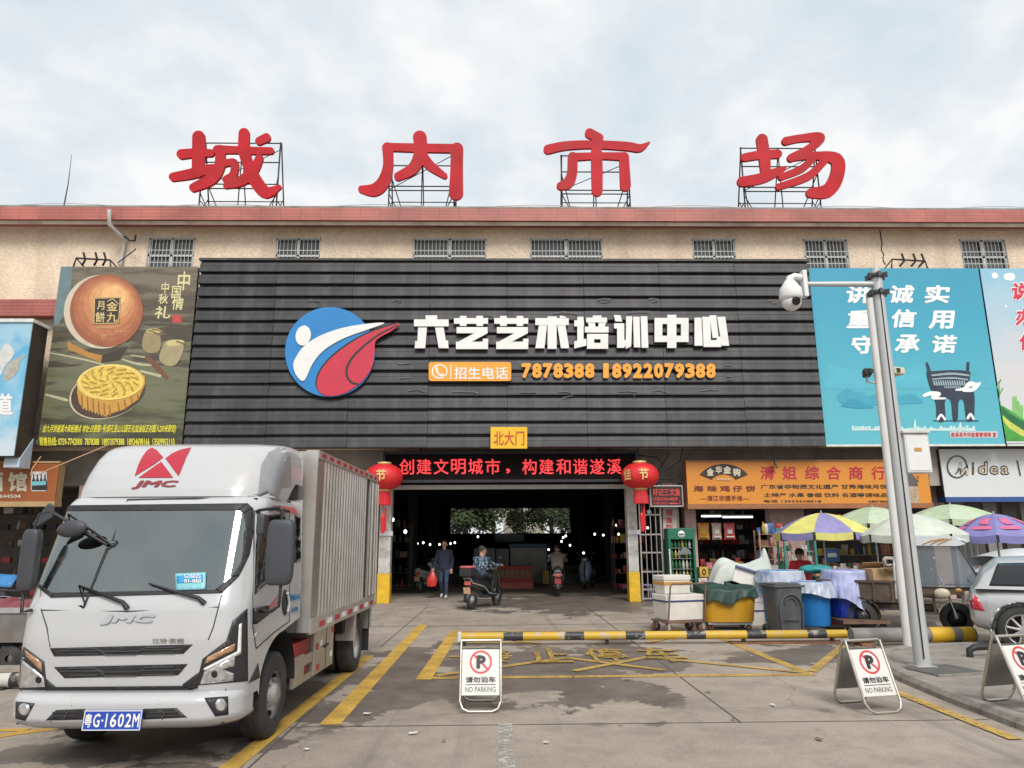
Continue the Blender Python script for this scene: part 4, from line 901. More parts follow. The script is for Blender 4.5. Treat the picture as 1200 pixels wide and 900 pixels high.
# left restaurant sign
YY = 20.2
t, ax_, bx_, z0_, z1_ = sign_board('shop_sign', 'rust brown shop sign with cream characters and a picture of four bottles', (-190, 543, 67, 588), YY, mat('rust_sign', (.3, .085, .02), .5, var=.15, scale=1, dirt=(.2, .06, .02), damt=.5), .3, mat('tan_edge', (.4, .27, .13), .5))
z5 = lambda x: x/5
y5 = lambda y: 500+y/5
st(t, 'lettering', [('馆', (z5(48), y5(265), z5(160), y5(380)), .035), ('酒', (z5(-95), y5(265), z5(20), y5(380)), .035), ('1382', (z5(-95), y5(397), z5(-10), y5(418)), .02), ('844504', (z5(-5), y5(397), z5(122), y5(418)), .02)], M_cream, YY)
mb = MB(); polypx(mb, rrect(92, 116, 12, 4, 229, 321), YY, .003, .008, (0, 500), 5.); on(mb.build('bottle_picture', mat('print_pale_card', (.5, .5, .5), .5)), t)
mb = MB()
for i in range(4): polypx(mb, [(188+i*22, 372), (188+i*22, 322), (196+i*22, 300), (196+i*22, 278), (203+i*22, 278), (203+i*22, 300), (210+i*22, 322), (210+i*22, 372)], YY, .013, .002+.0003*i, (0, 500), 5.)
on(mb.build('bottle_print', M_ink), t)
mb = MB(); polypx(mb, [(188, 322), (272, 318), (272, 342), (188, 346)], YY, .018, .003, (0, 500), 5.); on(mb.build('bottle_label', mat('print_teal', (.15, .42, .48), .5)), t)
# small vertical red characters on the pillar and dark panel behind the lamps
t = thing('poster', 'narrow pale paper strip with red characters on the pillar by the drinks fridge', 'poster', W(787, 620, 21.2))
mb = MB(); polypx(mb, [(777, 594), (794, 594), (793, 632), (777, 632)], 21.22, 0, .006); on(mb.build('paper', mat('pale_paper', (.55, .5, .46), .7)), t)
st(t, 'lettering', [('福', (780, 597, 788, 605), .02), ('莲', (780, 606, 788, 613), .02), ('剂', (780, 614, 788, 621), .02)], mat('red_lettering', (.55, .03, .03), .5), 21.212)

# ------------------------------------------------------------------ LED panels
M_led = mat('led_red', (.5, .02, .02), .5, emit=(1, .06, .07), es=.5, var=.25, scale=30)
M_ledp = mat('led_panel', (.008, .004, .004), .6, var=.2, spec=.1)
t = thing('led_display', 'long dark LED display over the gateway showing one red line of characters', 'LED display', W(598, 568, 20.6))
YY = 20.6; a, b = W(451, 549, YY), W(745, 549, YY); zt_, zb_ = W(600, 532, YY).z, W(600, 562, YY).z
mb = MB(); mb.box(a.x, b.x, YY, YY+.22, zb_, zt_); on(mb.build('panel', M_ledp), t)
mb = MB()
for x_0, x_1, c_, d_ in ((a.x-.06, b.x+.06, zt_+.002, zt_+.07), (a.x-.06, b.x+.06, zb_-.07, zb_-.002), (a.x-.06, a.x-.002, zb_, zt_), (b.x+.002, b.x+.06, zb_, zt_)): mb.box(x_0, x_1, YY-.03, YY+.24, c_, d_)
on(mb.build('frame', M_blk), t)
mb = MB()
for body, x_0, x_1 in (('创建文明城市', 468, 589), (',', 593, 598), ('构建和谐遂溪', 612, 731)):
    if body == ',': textpx(mb, body, x_0, 549, x_1, 555, YY-.004, .02)
    else:
        w_ = (x_1-x_0)/6
        for i, ch in enumerate(body): textpx(mb, ch, x_0+i*w_, 538-.3*i*.2, x_0+i*w_+w_*.86, 556-.3*i*.2, YY-.004, .012)
on(mb.build('red_character', M_led, fix=False), t)
mb = MB(); mb.tube([(a.x+1, YY+.1, zt_+.07), (a.x+1, YY+.1, 4.42)], .02, 6); mb.tube([(b.x-1, YY+.1, zt_+.07), (b.x-1, YY+.1, 4.42)], .02, 6); on(mb.build('hanger', M_blk), t)
YY = 20.75
t = thing('led_display', 'small dark framed LED sign with red salmon shop text beside the right lantern', 'LED display', W(780, 593, YY))
a, b = W(763, 581, YY), W(799, 581, YY); zt_, zb_ = W(780, 570, YY).z, W(780, 592.5, YY).z
mb = MB(); mb.box(a.x, b.x, YY, YY+.1, zb_, zt_); on(mb.build('panel', mat('maroon_panel', (.05, .012, .014), .5)), t)
mb = MB()
for x_0, x_1, c_, d_ in ((a.x-.035, b.x+.035, zt_, zt_+.035), (a.x-.035, b.x+.035, zb_-.035, zb_), (a.x-.035, a.x, zb_+.001, zt_-.001), (b.x, b.x+.035, zb_+.001, zt_-.001)): mb.box(x_0, x_1, YY-.02, YY+.12, c_, d_)
on(mb.build('frame', M_bar), t)
mb = MB(); textpx(mb, '轩记三文鱼', 765, 572.5, 797, 581, YY-.004, .012); textpx(mb, '15822564829', 765, 583, 794, 586.5, YY-.004, .012); textpx(mb, '前面约80米', 765, 588, 783, 591.3, YY-.004); textpx(mb, '—', 784, 589.2, 794, 590.6, YY-.004, .05); textpx(mb, '┘', 793, 586.5, 797, 590.6, YY-.005, .02)
on(mb.build('red_character', mat('led_dim', (.45, .05, .05), .5, emit=(1, .12, .12), es=.16), fix=False), t)
mb = MB(); mb.tube([(a.x+.2, YY+.05, zt_+.035), (a.x+.2, YY+.05, zt_+.2), (b.x-.2, YY+.05, zt_+.2), (b.x-.2, YY+.05, zt_+.035)], .012, 6); mb.box((a.x+b.x)/2-.03, (a.x+b.x)/2+.03, YY+.12, GY-.11, zt_-.2, zt_-.14); on(mb.build('bracket', M_blk), t)

# ------------------------------------------------------------------ lanterns
M_lan = mat('lantern_red', (.55, .02, .025), .45, var=.08, scale=5, emit=(.6, .02, .02), es=.06)
M_lgold = mat('lantern_gold', (.7, .48, .2), .4, .3)
def lantern(px, py, label, ch):
    t = thing('red_lantern', label, 'lantern', W(px, py, 20.3), group='lanterns hung beside the gateway')
    m_ = MB(); rings = []; Rl = .53; Hl = .35
    n = 40; vs_ = []; nv = 14
    for j in range(nv+1):
        a = -1.25+2.5*j/nv
        for i in range(n):
            b = 2*math.pi*i/n; r = Rl*cos(a)**.8*(1-.02*abs(sin(b*10))); vs_.append((r*cos(b), r*sin(b), Hl*sin(a)/sin(1.25)))
    m_.add(vs_, [(j*n+i, j*n+(i+1) % n, (j+1)*n+(i+1) % n, (j+1)*n+i) for j in range(nv) for i in range(n)], True); m_.build('silk_body', M_lan, t)
    for z0__, z1__ in ((.34, .41), (-.41, -.34)):
        m_ = MB(); m_.lathe([(.01, z0__), (.19, z0__), (.2, z1__), (.01, z1__)], n=20); m_.build('gold_cap', M_lgold, t)
    m_ = MB()
    for i in range(26):
        b = 2*math.pi*i/26; m_.cyl((.16*cos(b), .16*sin(b), -.4), (.19*cos(b), .19*sin(b), -.78), .025, n=5)
    m_.build('fringe', M_lan, t)
    m_ = MB(); m_.tube([(0, 0, -.4), (.01, 0, -1.0), (0, 0, -1.1)], [.012, .012, .05], 6); m_.tube([(0, 0, -1.1), (0.01, 0, -1.55)], [.06, .045], 8); m_.tube([(.07, 0, -.85), (.08, 0, -1.5)], .03, 6); m_.build('tassel', M_lan, t)
    m_ = MB(); m_.tube([(0, 0, .41), (0, .1, 4.42-t.location.z)], .012, 5); m_.build('cord', M_blk, t)
    m_ = MB()
    for body, az in zip(ch, (-90, -140)):
        az = R(az); c_ = Vector((cos(az), sin(az), 0)); s_ = Vector((-sin(az), cos(az), 0)); ctr = c_*Rl
        text(m_, body, ctr-s_*.13+Vector((0, 0, -.15)), ctr+s_*.13+Vector((0, 0, -.15)), ctr-s_*.13+Vector((0, 0, .17)), c_, .03, .02)
    m_.build('gold_character', M_lgold, t, fix=False)
lantern(450, 559, 'red silk lantern behind the rear top corner of the box truck', '节佳')
lantern(750, 557.5, 'red silk lantern hanging above the small dark LED sign', '节佳')
# loose cables under the facade
def cable(pts, r, label, m=None):
    mb = MB(); mb.tube(pts, r, 6); tag(mb.build('cable', m or M_blk), label, 'cable')
cable([W(742, 533, 20.7), W(770, 536, 20.6), W(777, 545, 20.6), W(772, 552, 20.7), W(762, 549, 20.7), W(758, 554, 20.5)], .018, 'black cable looping beside the right lantern')
cable([W(800, 525, 20.4), W(797, 540, 20.5), W(780, 552, 20.6), W(774, 548, 20.6), W(785, 530, 20.5)], .018, 'black cable drooping at the end of the orange sign')
cable([W(905, 527, 20.2), W(908, 544, 20.3), W(912, 548, 20.3), W(903, 547, 20.3), W(910, 544, 20.3)], .02, 'short black cable dangling over the crimson characters')
cable([W(42, 557, 19.5), W(75, 543, 19.3), W(135, 518, 18.8)], .016, 'pale orange cord stretched from the bottle picture to the truck roof', mat('cord_orange', (.55, .33, .2), .6))
cable([W(36, 557, 19.6), W(38, 549, 19.6), W(48, 535, 19.6)], .016, 'short curled cord above the bottle picture', MATS['cord_orange'])

# ================================================================== WHITE BOX TRUCK
TR = thing('box_truck', 'white cab-over box truck with red emblem on its roof fairing and ribbed steel box', 'truck', (-2.92, 5.88, 0), R(-1.5))
TM = Matrix.Translation((-2.92, 5.88, 0)) @ Matrix.Rotation(R(-1.5), 4, 'Z'); TI = TM.inverted()
M_pnt = mat('truck_white_paint', (.47, .475, .485), .28, .05, var=.03, scale=1.2, coat=.6, dirt=(.45, .42, .38), damt=.35, dscale=1.3)
M_trim = mat('truck_black_trim', (.022, .022, .024), .45, var=.15)
M_rub = mat('black_rubber', (.014, .014, .015), .55)
M_ws = bpy.data.materials.new('windscreen_glass'); M_ws.use_nodes = True; N_, L__ = M_ws.node_tree.nodes, M_ws.node_tree.links
tr_n = N_.new('ShaderNodeBsdfTransparent'); tr_n.inputs[0].default_value = (.62, .74, .71, 1); gl_n = N_.new('ShaderNodeBsdfGlossy'); gl_n.inputs['Roughness'].default_value = .025; gl_n.inputs[0].default_value = (.92, 1, .98, 1)
fr_n = N_.new('ShaderNodeFresnel'); fr_n.inputs[0].default_value = 3.0; mx_n = N_.new('ShaderNodeMixShader'); L__.new(fr_n.outputs[0], mx_n.inputs[0]); L__.new(tr_n.outputs[0], mx_n.inputs[1]); L__.new(gl_n.outputs[0], mx_n.inputs[2]); L__.new(mx_n.outputs[0], N_['Material Output'].inputs[0])
M_sideg = mat('dark_side_glass', (.012, .014, .015), .05, spec=.7)
M_tyre = mat('tyre_rubber', (.035, .034, .034), .85, var=.2, dirt=(.11, .1, .09), damt=.5, dscale=3)
M_rim = mat('grey_rim', (.42, .41, .4), .4, .5, dirt=(.2, .15, .11), damt=.6, dscale=5)
M_chrome = mat('chrome', (.62, .62, .63), .12, 1, var=.05)
M_lens = mat('headlamp_lens', (.5, .5, .5), .08, .6, var=.35, scale=16, coat=1)
M_amber = mat('amber_lens', (.45, .25, .14), .15, .2, coat=.8)
M_ss = mat('brushed_steel', (.47, .445, .415), .32, .65, var=.12, scale=3, dirt=(.27, .22, .17), damt=.5, dscale=1.2, streak=1)
M_tred = mat('emblem_red', (.4, .016, .035), .4, var=.08, scale=3)
M_tdark = mat('emblem_maroon', (.22, .03, .035), .4)
M_und = mat('chassis_black', (.02, .019, .018), .8, var=.3)
M_rred = mat('chassis_red', (.3, .03, .025), .6, var=.2, dirt=(.1, .04, .03), damt=.5)
zk = [.48, .62, .95, 1.20, 1.30, 2.02, 2.09, 2.12]
yk = [.09, .05, .03, .05, .09, .36, .44, .56]
hk = [.90, .90, .90, .90, .90, .87, .85, .80]
def outline(s, z, yk_, hk_, zk_, r=.22, bow=.035, yb=1.62):
    yf = float(np.interp(z, zk_, yk_)); hw = float(np.interp(z, zk_, hk_)); a = abs(s); sg = 1 if s >= 0 else -1
    if a < hw-r: x, y = a, yf+bow*(a/hw)**2
    elif a < hw-r+r*math.pi/2: t = (a-hw+r)/r; x = hw-r+r*sin(t); y = yf+bow*(min(x, hw)/hw)**2+r*(1-cos(t))
    else: x = hw; y = yf+bow+r+(a-(hw-r+r*math.pi/2))
    return Vector((sg*x, min(y, yb), z))
def side_low(y):
    if y < .52: return .50
    if y < 1.12: return .40+math.sqrt(max(0, .5**2-(y-1.12)**2*.69))
    return min(.97, .9+.07*(y-1.12)/.5)
def cabfn(u, v):
    s = (u*2-1)*2.36; p = outline(s, 1.0, yk, hk, zk); zb_ = side_low(p.y) if abs(s) > .8 else .50
    z = zb_+(2.12-zb_)*v
    return outline(s, z, yk, hk, zk)
mb = MB(); mb.grid(cabfn, 150, 44)
top = [cabfn(i/150, 1) for i in range(151)]
mb.add(top+[(0, 1.62, 2.14)], [(i, i+1, 151) for i in range(150)], True)
mb.box(-.87, .87, 1.60, 1.625, .95, 2.12)
cabw = [TM @ Vector(v) for v in mb.v]; BV = BVHTree.FromPolygons(cabw, mb.f)
GL = [(x/4, 500+y/4) for x, y in [(254, 402), (290, 382), (1140, 372), (1168, 398), (1168, 500), (1148, 620), (1100, 704), (1022, 772), (243, 790), (173, 735), (210, 580)]]
keep = []                                          # leave the windscreen opening out of the sheet metal
for fi, f in enumerate(mb.f):
    c_ = sum((Vector(mb.v[i]) for i in f), Vector())/len(f)
    keep.append(not (c_.y < .85 and 1.2 < c_.z < 2.06 and abs(c_.x) < .895 and inside(PXL(TM @ c_), GL)))
mb.f, mb.mi, mb.sm = ([v for v, k in zip(l, keep) if k] for l in (mb.f, mb.mi, mb.sm))
cab = mb.build('cab_body', M_pnt, TR)
M_cabin = mat('cabin_grey', (.07, .072, .075), .8, var=.15); M_seat = mat('seat_cloth', (.035, .035, .04), .9, var=.2)
m_ = MB(); m_.box(-.83, .83, 1.5, 1.53, .98, 2.06); m_.box(-.83, -.80, .55, 1.499, .98, 2.02); m_.box(.80, .83, .55, 1.499, .98, 2.02); m_.box(-.79, .79, .25, 1.499, .97, 1.0); m_.build('cabin_lining', M_cabin, TR)
m_ = MB(); m_.box(-.78, .78, .55, 1.49, 2.03, 2.05); m_.build('headliner', mat('headliner', (.3, .29, .28), .9), TR)
m_ = MB(); m_.prism([(.20, 1.02), (.20, 1.24), (.30, 1.285), (.62, 1.30), (.68, 1.22), (.66, 1.02)], -.79, .79, 'yz'); m_.build('dashboard', M_seat, TR, bev=.02)
for x, w_ in ((.42, .25), (-.42, .25), (-.02, .16)):
    m_ = MB(); m_.obox((x, 1.18, 1.38), (2*w_*.9, .16, .75), (R(-10), 0, 0)); m_.obox((x, 1.25, 1.84), (w_*.95, .1, .2), (R(-8), 0, 0)); m_.box(x-w_, x+w_, .8, 1.2, .98, 1.08); m_.build('seat', M_seat, TR, bev=.05)
m_ = MB(); q = Matrix.Translation((.42, .72, 1.36)) @ Matrix.Rotation(R(35), 4, 'X'); m_.tube([q @ Vector((.2*cos(a), .2*sin(a), 0)) for a in np.linspace(0, 2*math.pi, 28, endpoint=False)], .016, 8, True); m_.tube([q @ Vector((-.2, 0, 0)), q @ Vector((0, 0, -.04)), q @ Vector((.2, 0, 0))], .02, 6); m_.tube([q @ Vector((0, 0, -.04)), (.42, .6, 1.2)], .03, 8); m_.build('steering_wheel', M_trim, TR)
bzk, byk, bhk = [.31, .35, .40, .53, .565, .595], [.10, -.0, -.045, -.045, -.02, .05], [.84, .885, .895, .895, .89, .88]
bf = MB(); bf.grid(lambda u, v: outline((u*2-1)*1.24, .31+.285*v, byk, bhk, bzk, .28, .05, .56), 120, 16)
bump = bf.build('front_bumper', M_pnt, TR, solid=.02)
BVB = BVHTree.FromPolygons([TM @ Vector(v) for v in bf.v], bf.f)
mb = MB(); mb.box(-.8, .8, .12, .5, .34, .62); mb.build('bumper_core', M_und, TR)
# roof fairing
fzk, fyk, fhk = [2.085, 2.16, 2.3, 2.45, 2.55, 2.60, 2.63], [.42, .44, .52, .64, .76, .88, 1.08], [.87, .87, .87, .868, .86, .84, .79]
def fair(u, v):
    s = (u*2-1)*2.3; p = outline(s, 2.1, fyk, fhk, fzk, .3, .06, 1.56); zb_ = 2.09 if p.y < 1.12 else min(2.26, 2.09+(p.y-1.12)*1.2)
    return outline(s, zb_+(2.63-zb_)*v, fyk, fhk, fzk, .3, .06, 1.56)
ff = MB(); ff.grid(fair, 110, 24); tp = [fair(i/110, 1) for i in range(111)]; ff.add(tp+[(0, 1.5, 2.655)], [(i, i+1, 111) for i in range(110)], True)
fairing = ff.build('roof_fairing', M_pnt, TR)
BVF = BVHTree.FromPolygons([TM @ Vector(v) for v in ff.v], ff.f)
mb = MB(); mb.box(-.84, .84, 1.1, 1.54, 2.12, 2.5); mb.build('fairing_core', M_und, TR)

def cast(bv, x, y, off):
    d = ray(x, y).normalized(); l, n_, i, dist = bv.ray_cast(EYE, d)
    if l is None: l, n_, i, dist = bv.find_nearest(EYE+d*6.3)
    if n_.dot(d) > 0: n_ = -n_
    return TI @ (l+n_*off)
def fine(pts, step):
    """triangulated and finely divided polygon in picture units"""
    bm = bmesh.new(); bm.faces.new([bm.verts.new((x, y, 0)) for x, y in pts])
    bmesh.ops.triangulate(bm, faces=bm.faces)
    for _ in range(7):
        ed = [e_ for e_ in bm.edges if e_.calc_length() > step]
        if not ed: break
        bmesh.ops.subdivide_edges(bm, edges=ed, cuts=1); bmesh.ops.triangulate(bm, faces=[f for f in bm.faces if len(f.verts) > 3])
    bm.verts.index_update(); vs = [(v.co.x, v.co.y) for v in bm.verts]; fs = [[v.index for v in f.verts] for f in bm.faces]; bm.free()
    return vs, fs
def decal(name, polys, bv, m, off, par=None, th=0, step=7., o=(0, 0), k=1.):
    mb_ = MB()
    for pts in polys:
        vs, fs = fine([(o[0]+x/k, o[1]+y/k) for x, y in pts], step); mb_.add([cast(bv, x, y, off) for x, y in vs], fs, True)
    ob = mb_.build(name, m, par or TR)
    if th: md = ob.modifiers.new('solid', 'SOLIDIFY'); md.thickness = th; md.offset = 0
    return ob
def dtext(name, body, x0, y0, x1, y1, bv, m, off, bold=0, slant=0, par=None, tilt=0):
    V, Fc = text_mesh(body, bold); mb_ = MB()
    mb_.add([cast(bv, x0+(x1-x0)*(u+slant*v), y1+(y0-y1)*v+tilt*u, off+.0005*k) for u, v, z, k in V], Fc); return mb_.build(name, m, par or TR, fix=False)
def dline(mb_, pts, bv, off, r): mb_.tube([cast(bv, x, y, off) for x, y in pts], r, 6)
Z3 = (0, 680); Z1 = (0, 500); Z4 = (200, 680); Z8 = (0, 500)
# windscreen
SO = [(240, 400), (285, 372), (1160, 362), (1186, 385), (1186, 500), (1168, 600), (1120, 700), (1040, 780), (240, 802), (163, 737), (205, 560)]
SI = [(262, 408), (292, 396), (1122, 392), (1142, 408), (1152, 470), (1132, 630), (1085, 705), (1010, 765), (245, 780), (180, 733), (215, 590)]
fr = decal('windscreen_seal', [[SO[i], SO[(i+1) % 11], SI[(i+1) % 11], SI[i]] for i in range(11)], BV, M_rub, .006, None, .006, step=3, o=Z1, k=4)
gm_ = MB(); gm_.grid(lambda u, v: outline(-1.06+2.12*u, 1.27+.755*v, [k-.003 for k in yk], hk, zk), 90, 30)
gm_k = [inside(PXL(TM @ (sum((Vector(gm_.v[i]) for i in f), Vector())/4)), [(x*1.0, y) for x, y in GL]) for f in gm_.f]
gm_.f, gm_.mi, gm_.sm = ([v for v, k in zip(l, gm_k) if k] for l in (gm_.f, gm_.mi, gm_.sm)); gm_.build('windscreen', M_ws, fr)
st_ = decal('pass_sticker', [[(825, 692), (968, 685), (966, 765), (828, 770)]], BV, mat('sticker_teal', (.2, .5, .55), .4, var=.12, scale=9), .016, fr, .002, o=Z1, k=4)
decal('sticker_band', [[(832, 702), (955, 697), (955, 732), (834, 738)]], BV, mat('sticker_blue', (.03, .25, .5), .4), .0185, fr, .001, o=Z1, k=4)
dtext('sticker_lettering', 'G1602S', 217, 673.5, 236, 678.5, BV, M_white, .0205, .02, par=fr); dtext('sticker_lettering', '01-060', 217, 679.5, 237, 684, BV, M_white, .0205, .02, par=fr)
# body lines, bonnet flap, lettering
mb = MB()
dline(mb, [(48, 690), (48.5, 715), (55, 735), (59, 758)], BV, .0, .005); dline(mb, [(48.5, 715), (150, 716.5), (256, 711.5)], BV, .0, .005); dline(mb, [(260, 697), (256, 711.5), (250, 735), (244, 750)], BV, .0, .005)
mb.build('panel_seam', M_trim, TR)
dtext('chrome_letters', 'JMC', 116.5, 720, 177, 732, BV, M_chrome, .012, .06, .12)
dtext('chrome_letters', '江铃·凯锐', 179, 748, 216, 753.5, BV, M_chrome, .006, .02)
# grilles
g1 = decal('grille', [[(58.7, 759.5), (226, 755), (215, 766), (64, 769)]], BV, M_trim, .003, None, .004)
g2 = decal('grille', [[(63.7, 781.5), (220, 778), (209, 791), (76, 794.5)]], BV, M_trim, .003, None, .004)
for par, y0, y1 in ((g1, 757, 768), (g2, 780, 793)):
    mb = MB(); ym = (y0+y1)/2
    for pts in ([(72, ym), (118, ym-.5), (124, y1-1), (160, y1-1.5), (166, ym-1), (214, ym-1.5)], [(80, y0+3), (112, y0+2.5), (122, ym+1), (162, ym+.5), (172, y0+2), (205, y0+1.5)], [(84, y1-2), (116, y1-2)], [(168, y1-2.5), (205, y1-3)]): dline(mb, pts, BV, .008, .006)
    mb.build('grille_bar', mat('grille_grey', (.06, .06, .063), .35, .3), par)
decal('bumper_gap', [[(62, 805), (220, 803.5), (222, 812), (60, 813.5)], [(54, 795), (67, 806), (62, 812), (54, 811)], [(234, 787), (214, 802), (219, 809), (232, 806)]], BV, M_rub, .004, None, .004)
for pts in ([(33, 746), (45, 752), (59, 758.5), (66, 778), (60, 779), (50, 768), (30, 757)],): pass
# headlamps
h1 = decal('headlamp', [[(28.5, 758), (52, 775), (55.5, 808), (23, 808), (25, 770)]], BV, M_trim, .004, None, .004)
decal('upper_lens', [[(30.5, 761), (49.5, 776), (50.5, 788), (31.5, 768.5)]], BV, M_amber, .009, h1, .003); decal('lower_lens', [[(27, 772.5), (52, 793.5), (53.5, 804.5), (24.5, 805.5)]], BV, M_lens, .009, h1, .003)
h2 = decal('headlamp', [[(230, 803), (237.5, 772), (265, 751), (272.5, 727.5), (289.5, 713), (290, 798)]], BV, M_trim, .004, None, .004)
decal('upper_lens', [[(240, 778), (244, 769.5), (275, 753.5), (274, 761.5)]], BV, M_amber, .009, h2, .003)
decal('light_strip', [[(239, 783), (277.5, 763), (279.5, 732), (282.5, 730), (281.5, 766), (240, 786)]], BV, M_white, .009, h2, .003)
decal('lower_lens', [[(240, 787), (274.5, 769), (274, 780.5), (260.5, 784), (261, 790), (273, 789), (272.5, 797.5), (235, 801.5)]], BV, M_lens, .0095, h2, .003)
for par, cx_, cy_ in ((h1, 46.5, 796), (h2, 251.5, 789.5)): decal('projector', [ellp(cx_, cy_, 3.6, 4.2, 14)], BV, M_sideg, .014, par, .004, 3)
# bumper details
for nm, pts in (('lower_intake', [(66, 832), (100, 830.5), (100, 843), (54, 844)]), ('lower_intake', [(168, 830.5), (207, 829.5), (219, 840.5), (168, 843)])):
    q = decal(nm, [pts], BVB, M_rub, .003, None, .003); mb = MB()
    xa, xb = min(p[0] for p in pts)+8, max(p[0] for p in pts)-10
    for yy in (834.5, 839): dline(mb, [(xa, yy), (xb, yy-.3)], BVB, .007, .004)
    dline(mb, [(xa+14, 842), (xa+20, 832)], BVB, .008, .007); mb.build('intake_bar', MATS['grille_grey'], q)
for pts, cx_, cy_ in (([(239, 818), (267, 816), (267.5, 837.5), (252, 839.5)], 258.5, 826), ([(19, 822), (41, 824), (30, 844.5), (18.5, 842)], 29, 831)):
    q = decal('fog_lamp', [pts], BVB, M_trim, .003, None, .003); decal('lamp', [ellp(cx_, cy_, 5.6, 6.2, 18)], BVB, M_lens, .01, q, .006, 3); decal('bezel', [ellp(cx_, cy_, 6.6, 7.3, 18)], BVB, M_chrome, .006, q, .003, 3)
mb = MB(); dline(mb, [(60, 845), (52, 853)], BVB, .001, .004); dline(mb, [(219, 841), (226, 851)], BVB, .001, .004); dline(mb, [(84, 822), (84, 828)], BVB, 0, .002); dline(mb, [(185, 820), (185, 826)], BVB, 0, .002); mb.build('bumper_seam', MATS['grille_grey'], TR)
pc = cast(BVB, 134, 843, .025); M_pl = mat('plate_blue', (.015, .06, .38), .4, var=.05)
pm = Matrix.Translation(pc) @ Matrix.Rotation(R(-6), 4, 'X')
mb = MB(pm); mb.prism(rrect(.44, .14, .012), -.004, .004, 'xz'); plate = mb.build('number_plate', M_pl, TR)
mb = MB(pm)
for a in (((-.216, .062), (.216, .068)), ((-.216, -.068), (.216, -.062)), ((-.216, -.062), (-.21, .062)), ((.21, -.062), (.216, .062))): mb.box(a[0][0], a[1][0], -.0065, -.0045, a[0][1], a[1][1])
for ch, x0_, x1_ in (('粤', -.205, -.15), ('G', -.14, -.09), ('·', -.078, -.066), ('1', -.047, -.036), ('6', -.013, .035), ('0', .045, .09), ('2', .1, .145), ('M', .155, .205)):
    if ch == '·': mb.box(x0_, x1_, -.0068, -.0048, -.008, .006)
    else: text(mb, ch, (x0_, -.0045, -.047), (x1_, -.0045, -.047), (x0_, -.0045, .047), (0, -1, 0), .02, .002)
mb.build('plate_lettering', M_white, plate, fix=False)
# emblem on the fairing
E8 = dict(o=Z8, k=5.)
decal('red_emblem', [[(790, 292), (812, 225), (835, 178), (862, 142), (890, 125), (918, 138), (957, 182), (905, 222)], [(945, 207), (1016, 300), (812, 301)], [(970, 188), (1010, 158), (1060, 136), (1122, 124), (1095, 175), (1048, 291), (1030, 270)]], BVF, M_tred, .006, None, 0, 8, **E8)
dtext('maroon_letters', 'JMC', 153.5, 563.5, 203, 573.5, BVF, M_tdark, .006, .045, .16)
mb = MB(); dline(mb, [(69, 588.5), (150, 586), (230, 584.5), (300, 585), (340, 588)], BV, .0, .012); mb.build('roof_gutter', M_rub, TR)
decal('fairing_side_panel', [[(302, 583), (306, 545), (315, 530), (330, 523), (340, 525), (341, 570), (330, 571), (325, 584)]], BVF, mat('fairing_reflection_grey', (.3, .3, .31), .35, .3), .004)  # sculpted side of the fairing, its grey reflection put into the colour
mb = MB(); dline(mb, [(342, 584), (348, 584)], BV, .02, .03); mb.build('roof_lamp', M_lens, TR)
# cab side
decal('side_window', [[(303, 604.5), (334, 602), (337.5, 608), (337.5, 664), (334, 682), (311, 684.5), (298, 697), (299.5, 640)]], BV, M_sideg, .004, None, .003, 6)
decal('quarter_window', [[(345, 603), (352, 604.5), (352.5, 657), (344.5, 659.5)]], BV, M_sideg, .004, None, .003, 6)
mb = MB(); dline(mb, [(298, 598), (297.5, 640), (296, 700), (296, 735), (300, 760), (320, 742), (339, 728), (339, 690), (340, 640), (339, 600), (332, 596), (310, 597)], BV, 0, .006); mb.build('door_seam', M_trim, TR)
mb = MB(); dline(mb, [(300, 600), (320, 596), (337, 599)], BV, .012, .016); mb.build('window_visor', M_trim, TR)
hd_ = decal('door_handle', [ellp(333.5, 706, 3.4, 15.5, 18)], BV, M_trim, .004, None, .004, 4)
mb = MB(); dline(mb, [(334.5, 695), (336.5, 706), (334.8, 717)], BV, .02, .014); mb.build('handle_grip', M_pnt, hd_)
dtext('door_lettering', '限乘3人', 339.5, 697, 352, 704.5, BV, mat('blue_ink', (.05, .25, .5), .5), .004, .02, tilt=-2.5); dtext('door_lettering', '江铃', 341, 712, 349, 718, BV, MATS['blue_ink'], .004, .02, tilt=-2)
decal('red_stripe', [[(311, 716), (325, 698), (327, 699), (314, 717)], [(315, 717), (328, 700), (329.5, 701), (318, 716)], [(325, 592), (345, 595), (350, 603), (347, 602)], [(318, 592), (322, 592), (341, 598), (345, 603)]], BV, mat('stripe_pink', (.55, .12, .12), .4), .0035)
decal('mirror_mount', [[(296, 713), (311, 709.5), (311, 720), (296, 731.5)]], BV, M_trim, .02, None, .03)
decal('side_vent', [[(291, 800.5), (302, 777), (304.5, 794)]], BV, M_trim, .003, None, .003, 5)
mb = MB(); dline(mb, [(298, 736), (300, 741), (297.5, 746)], BV, .006, .008); mb.build('side_repeater', M_lens, TR)
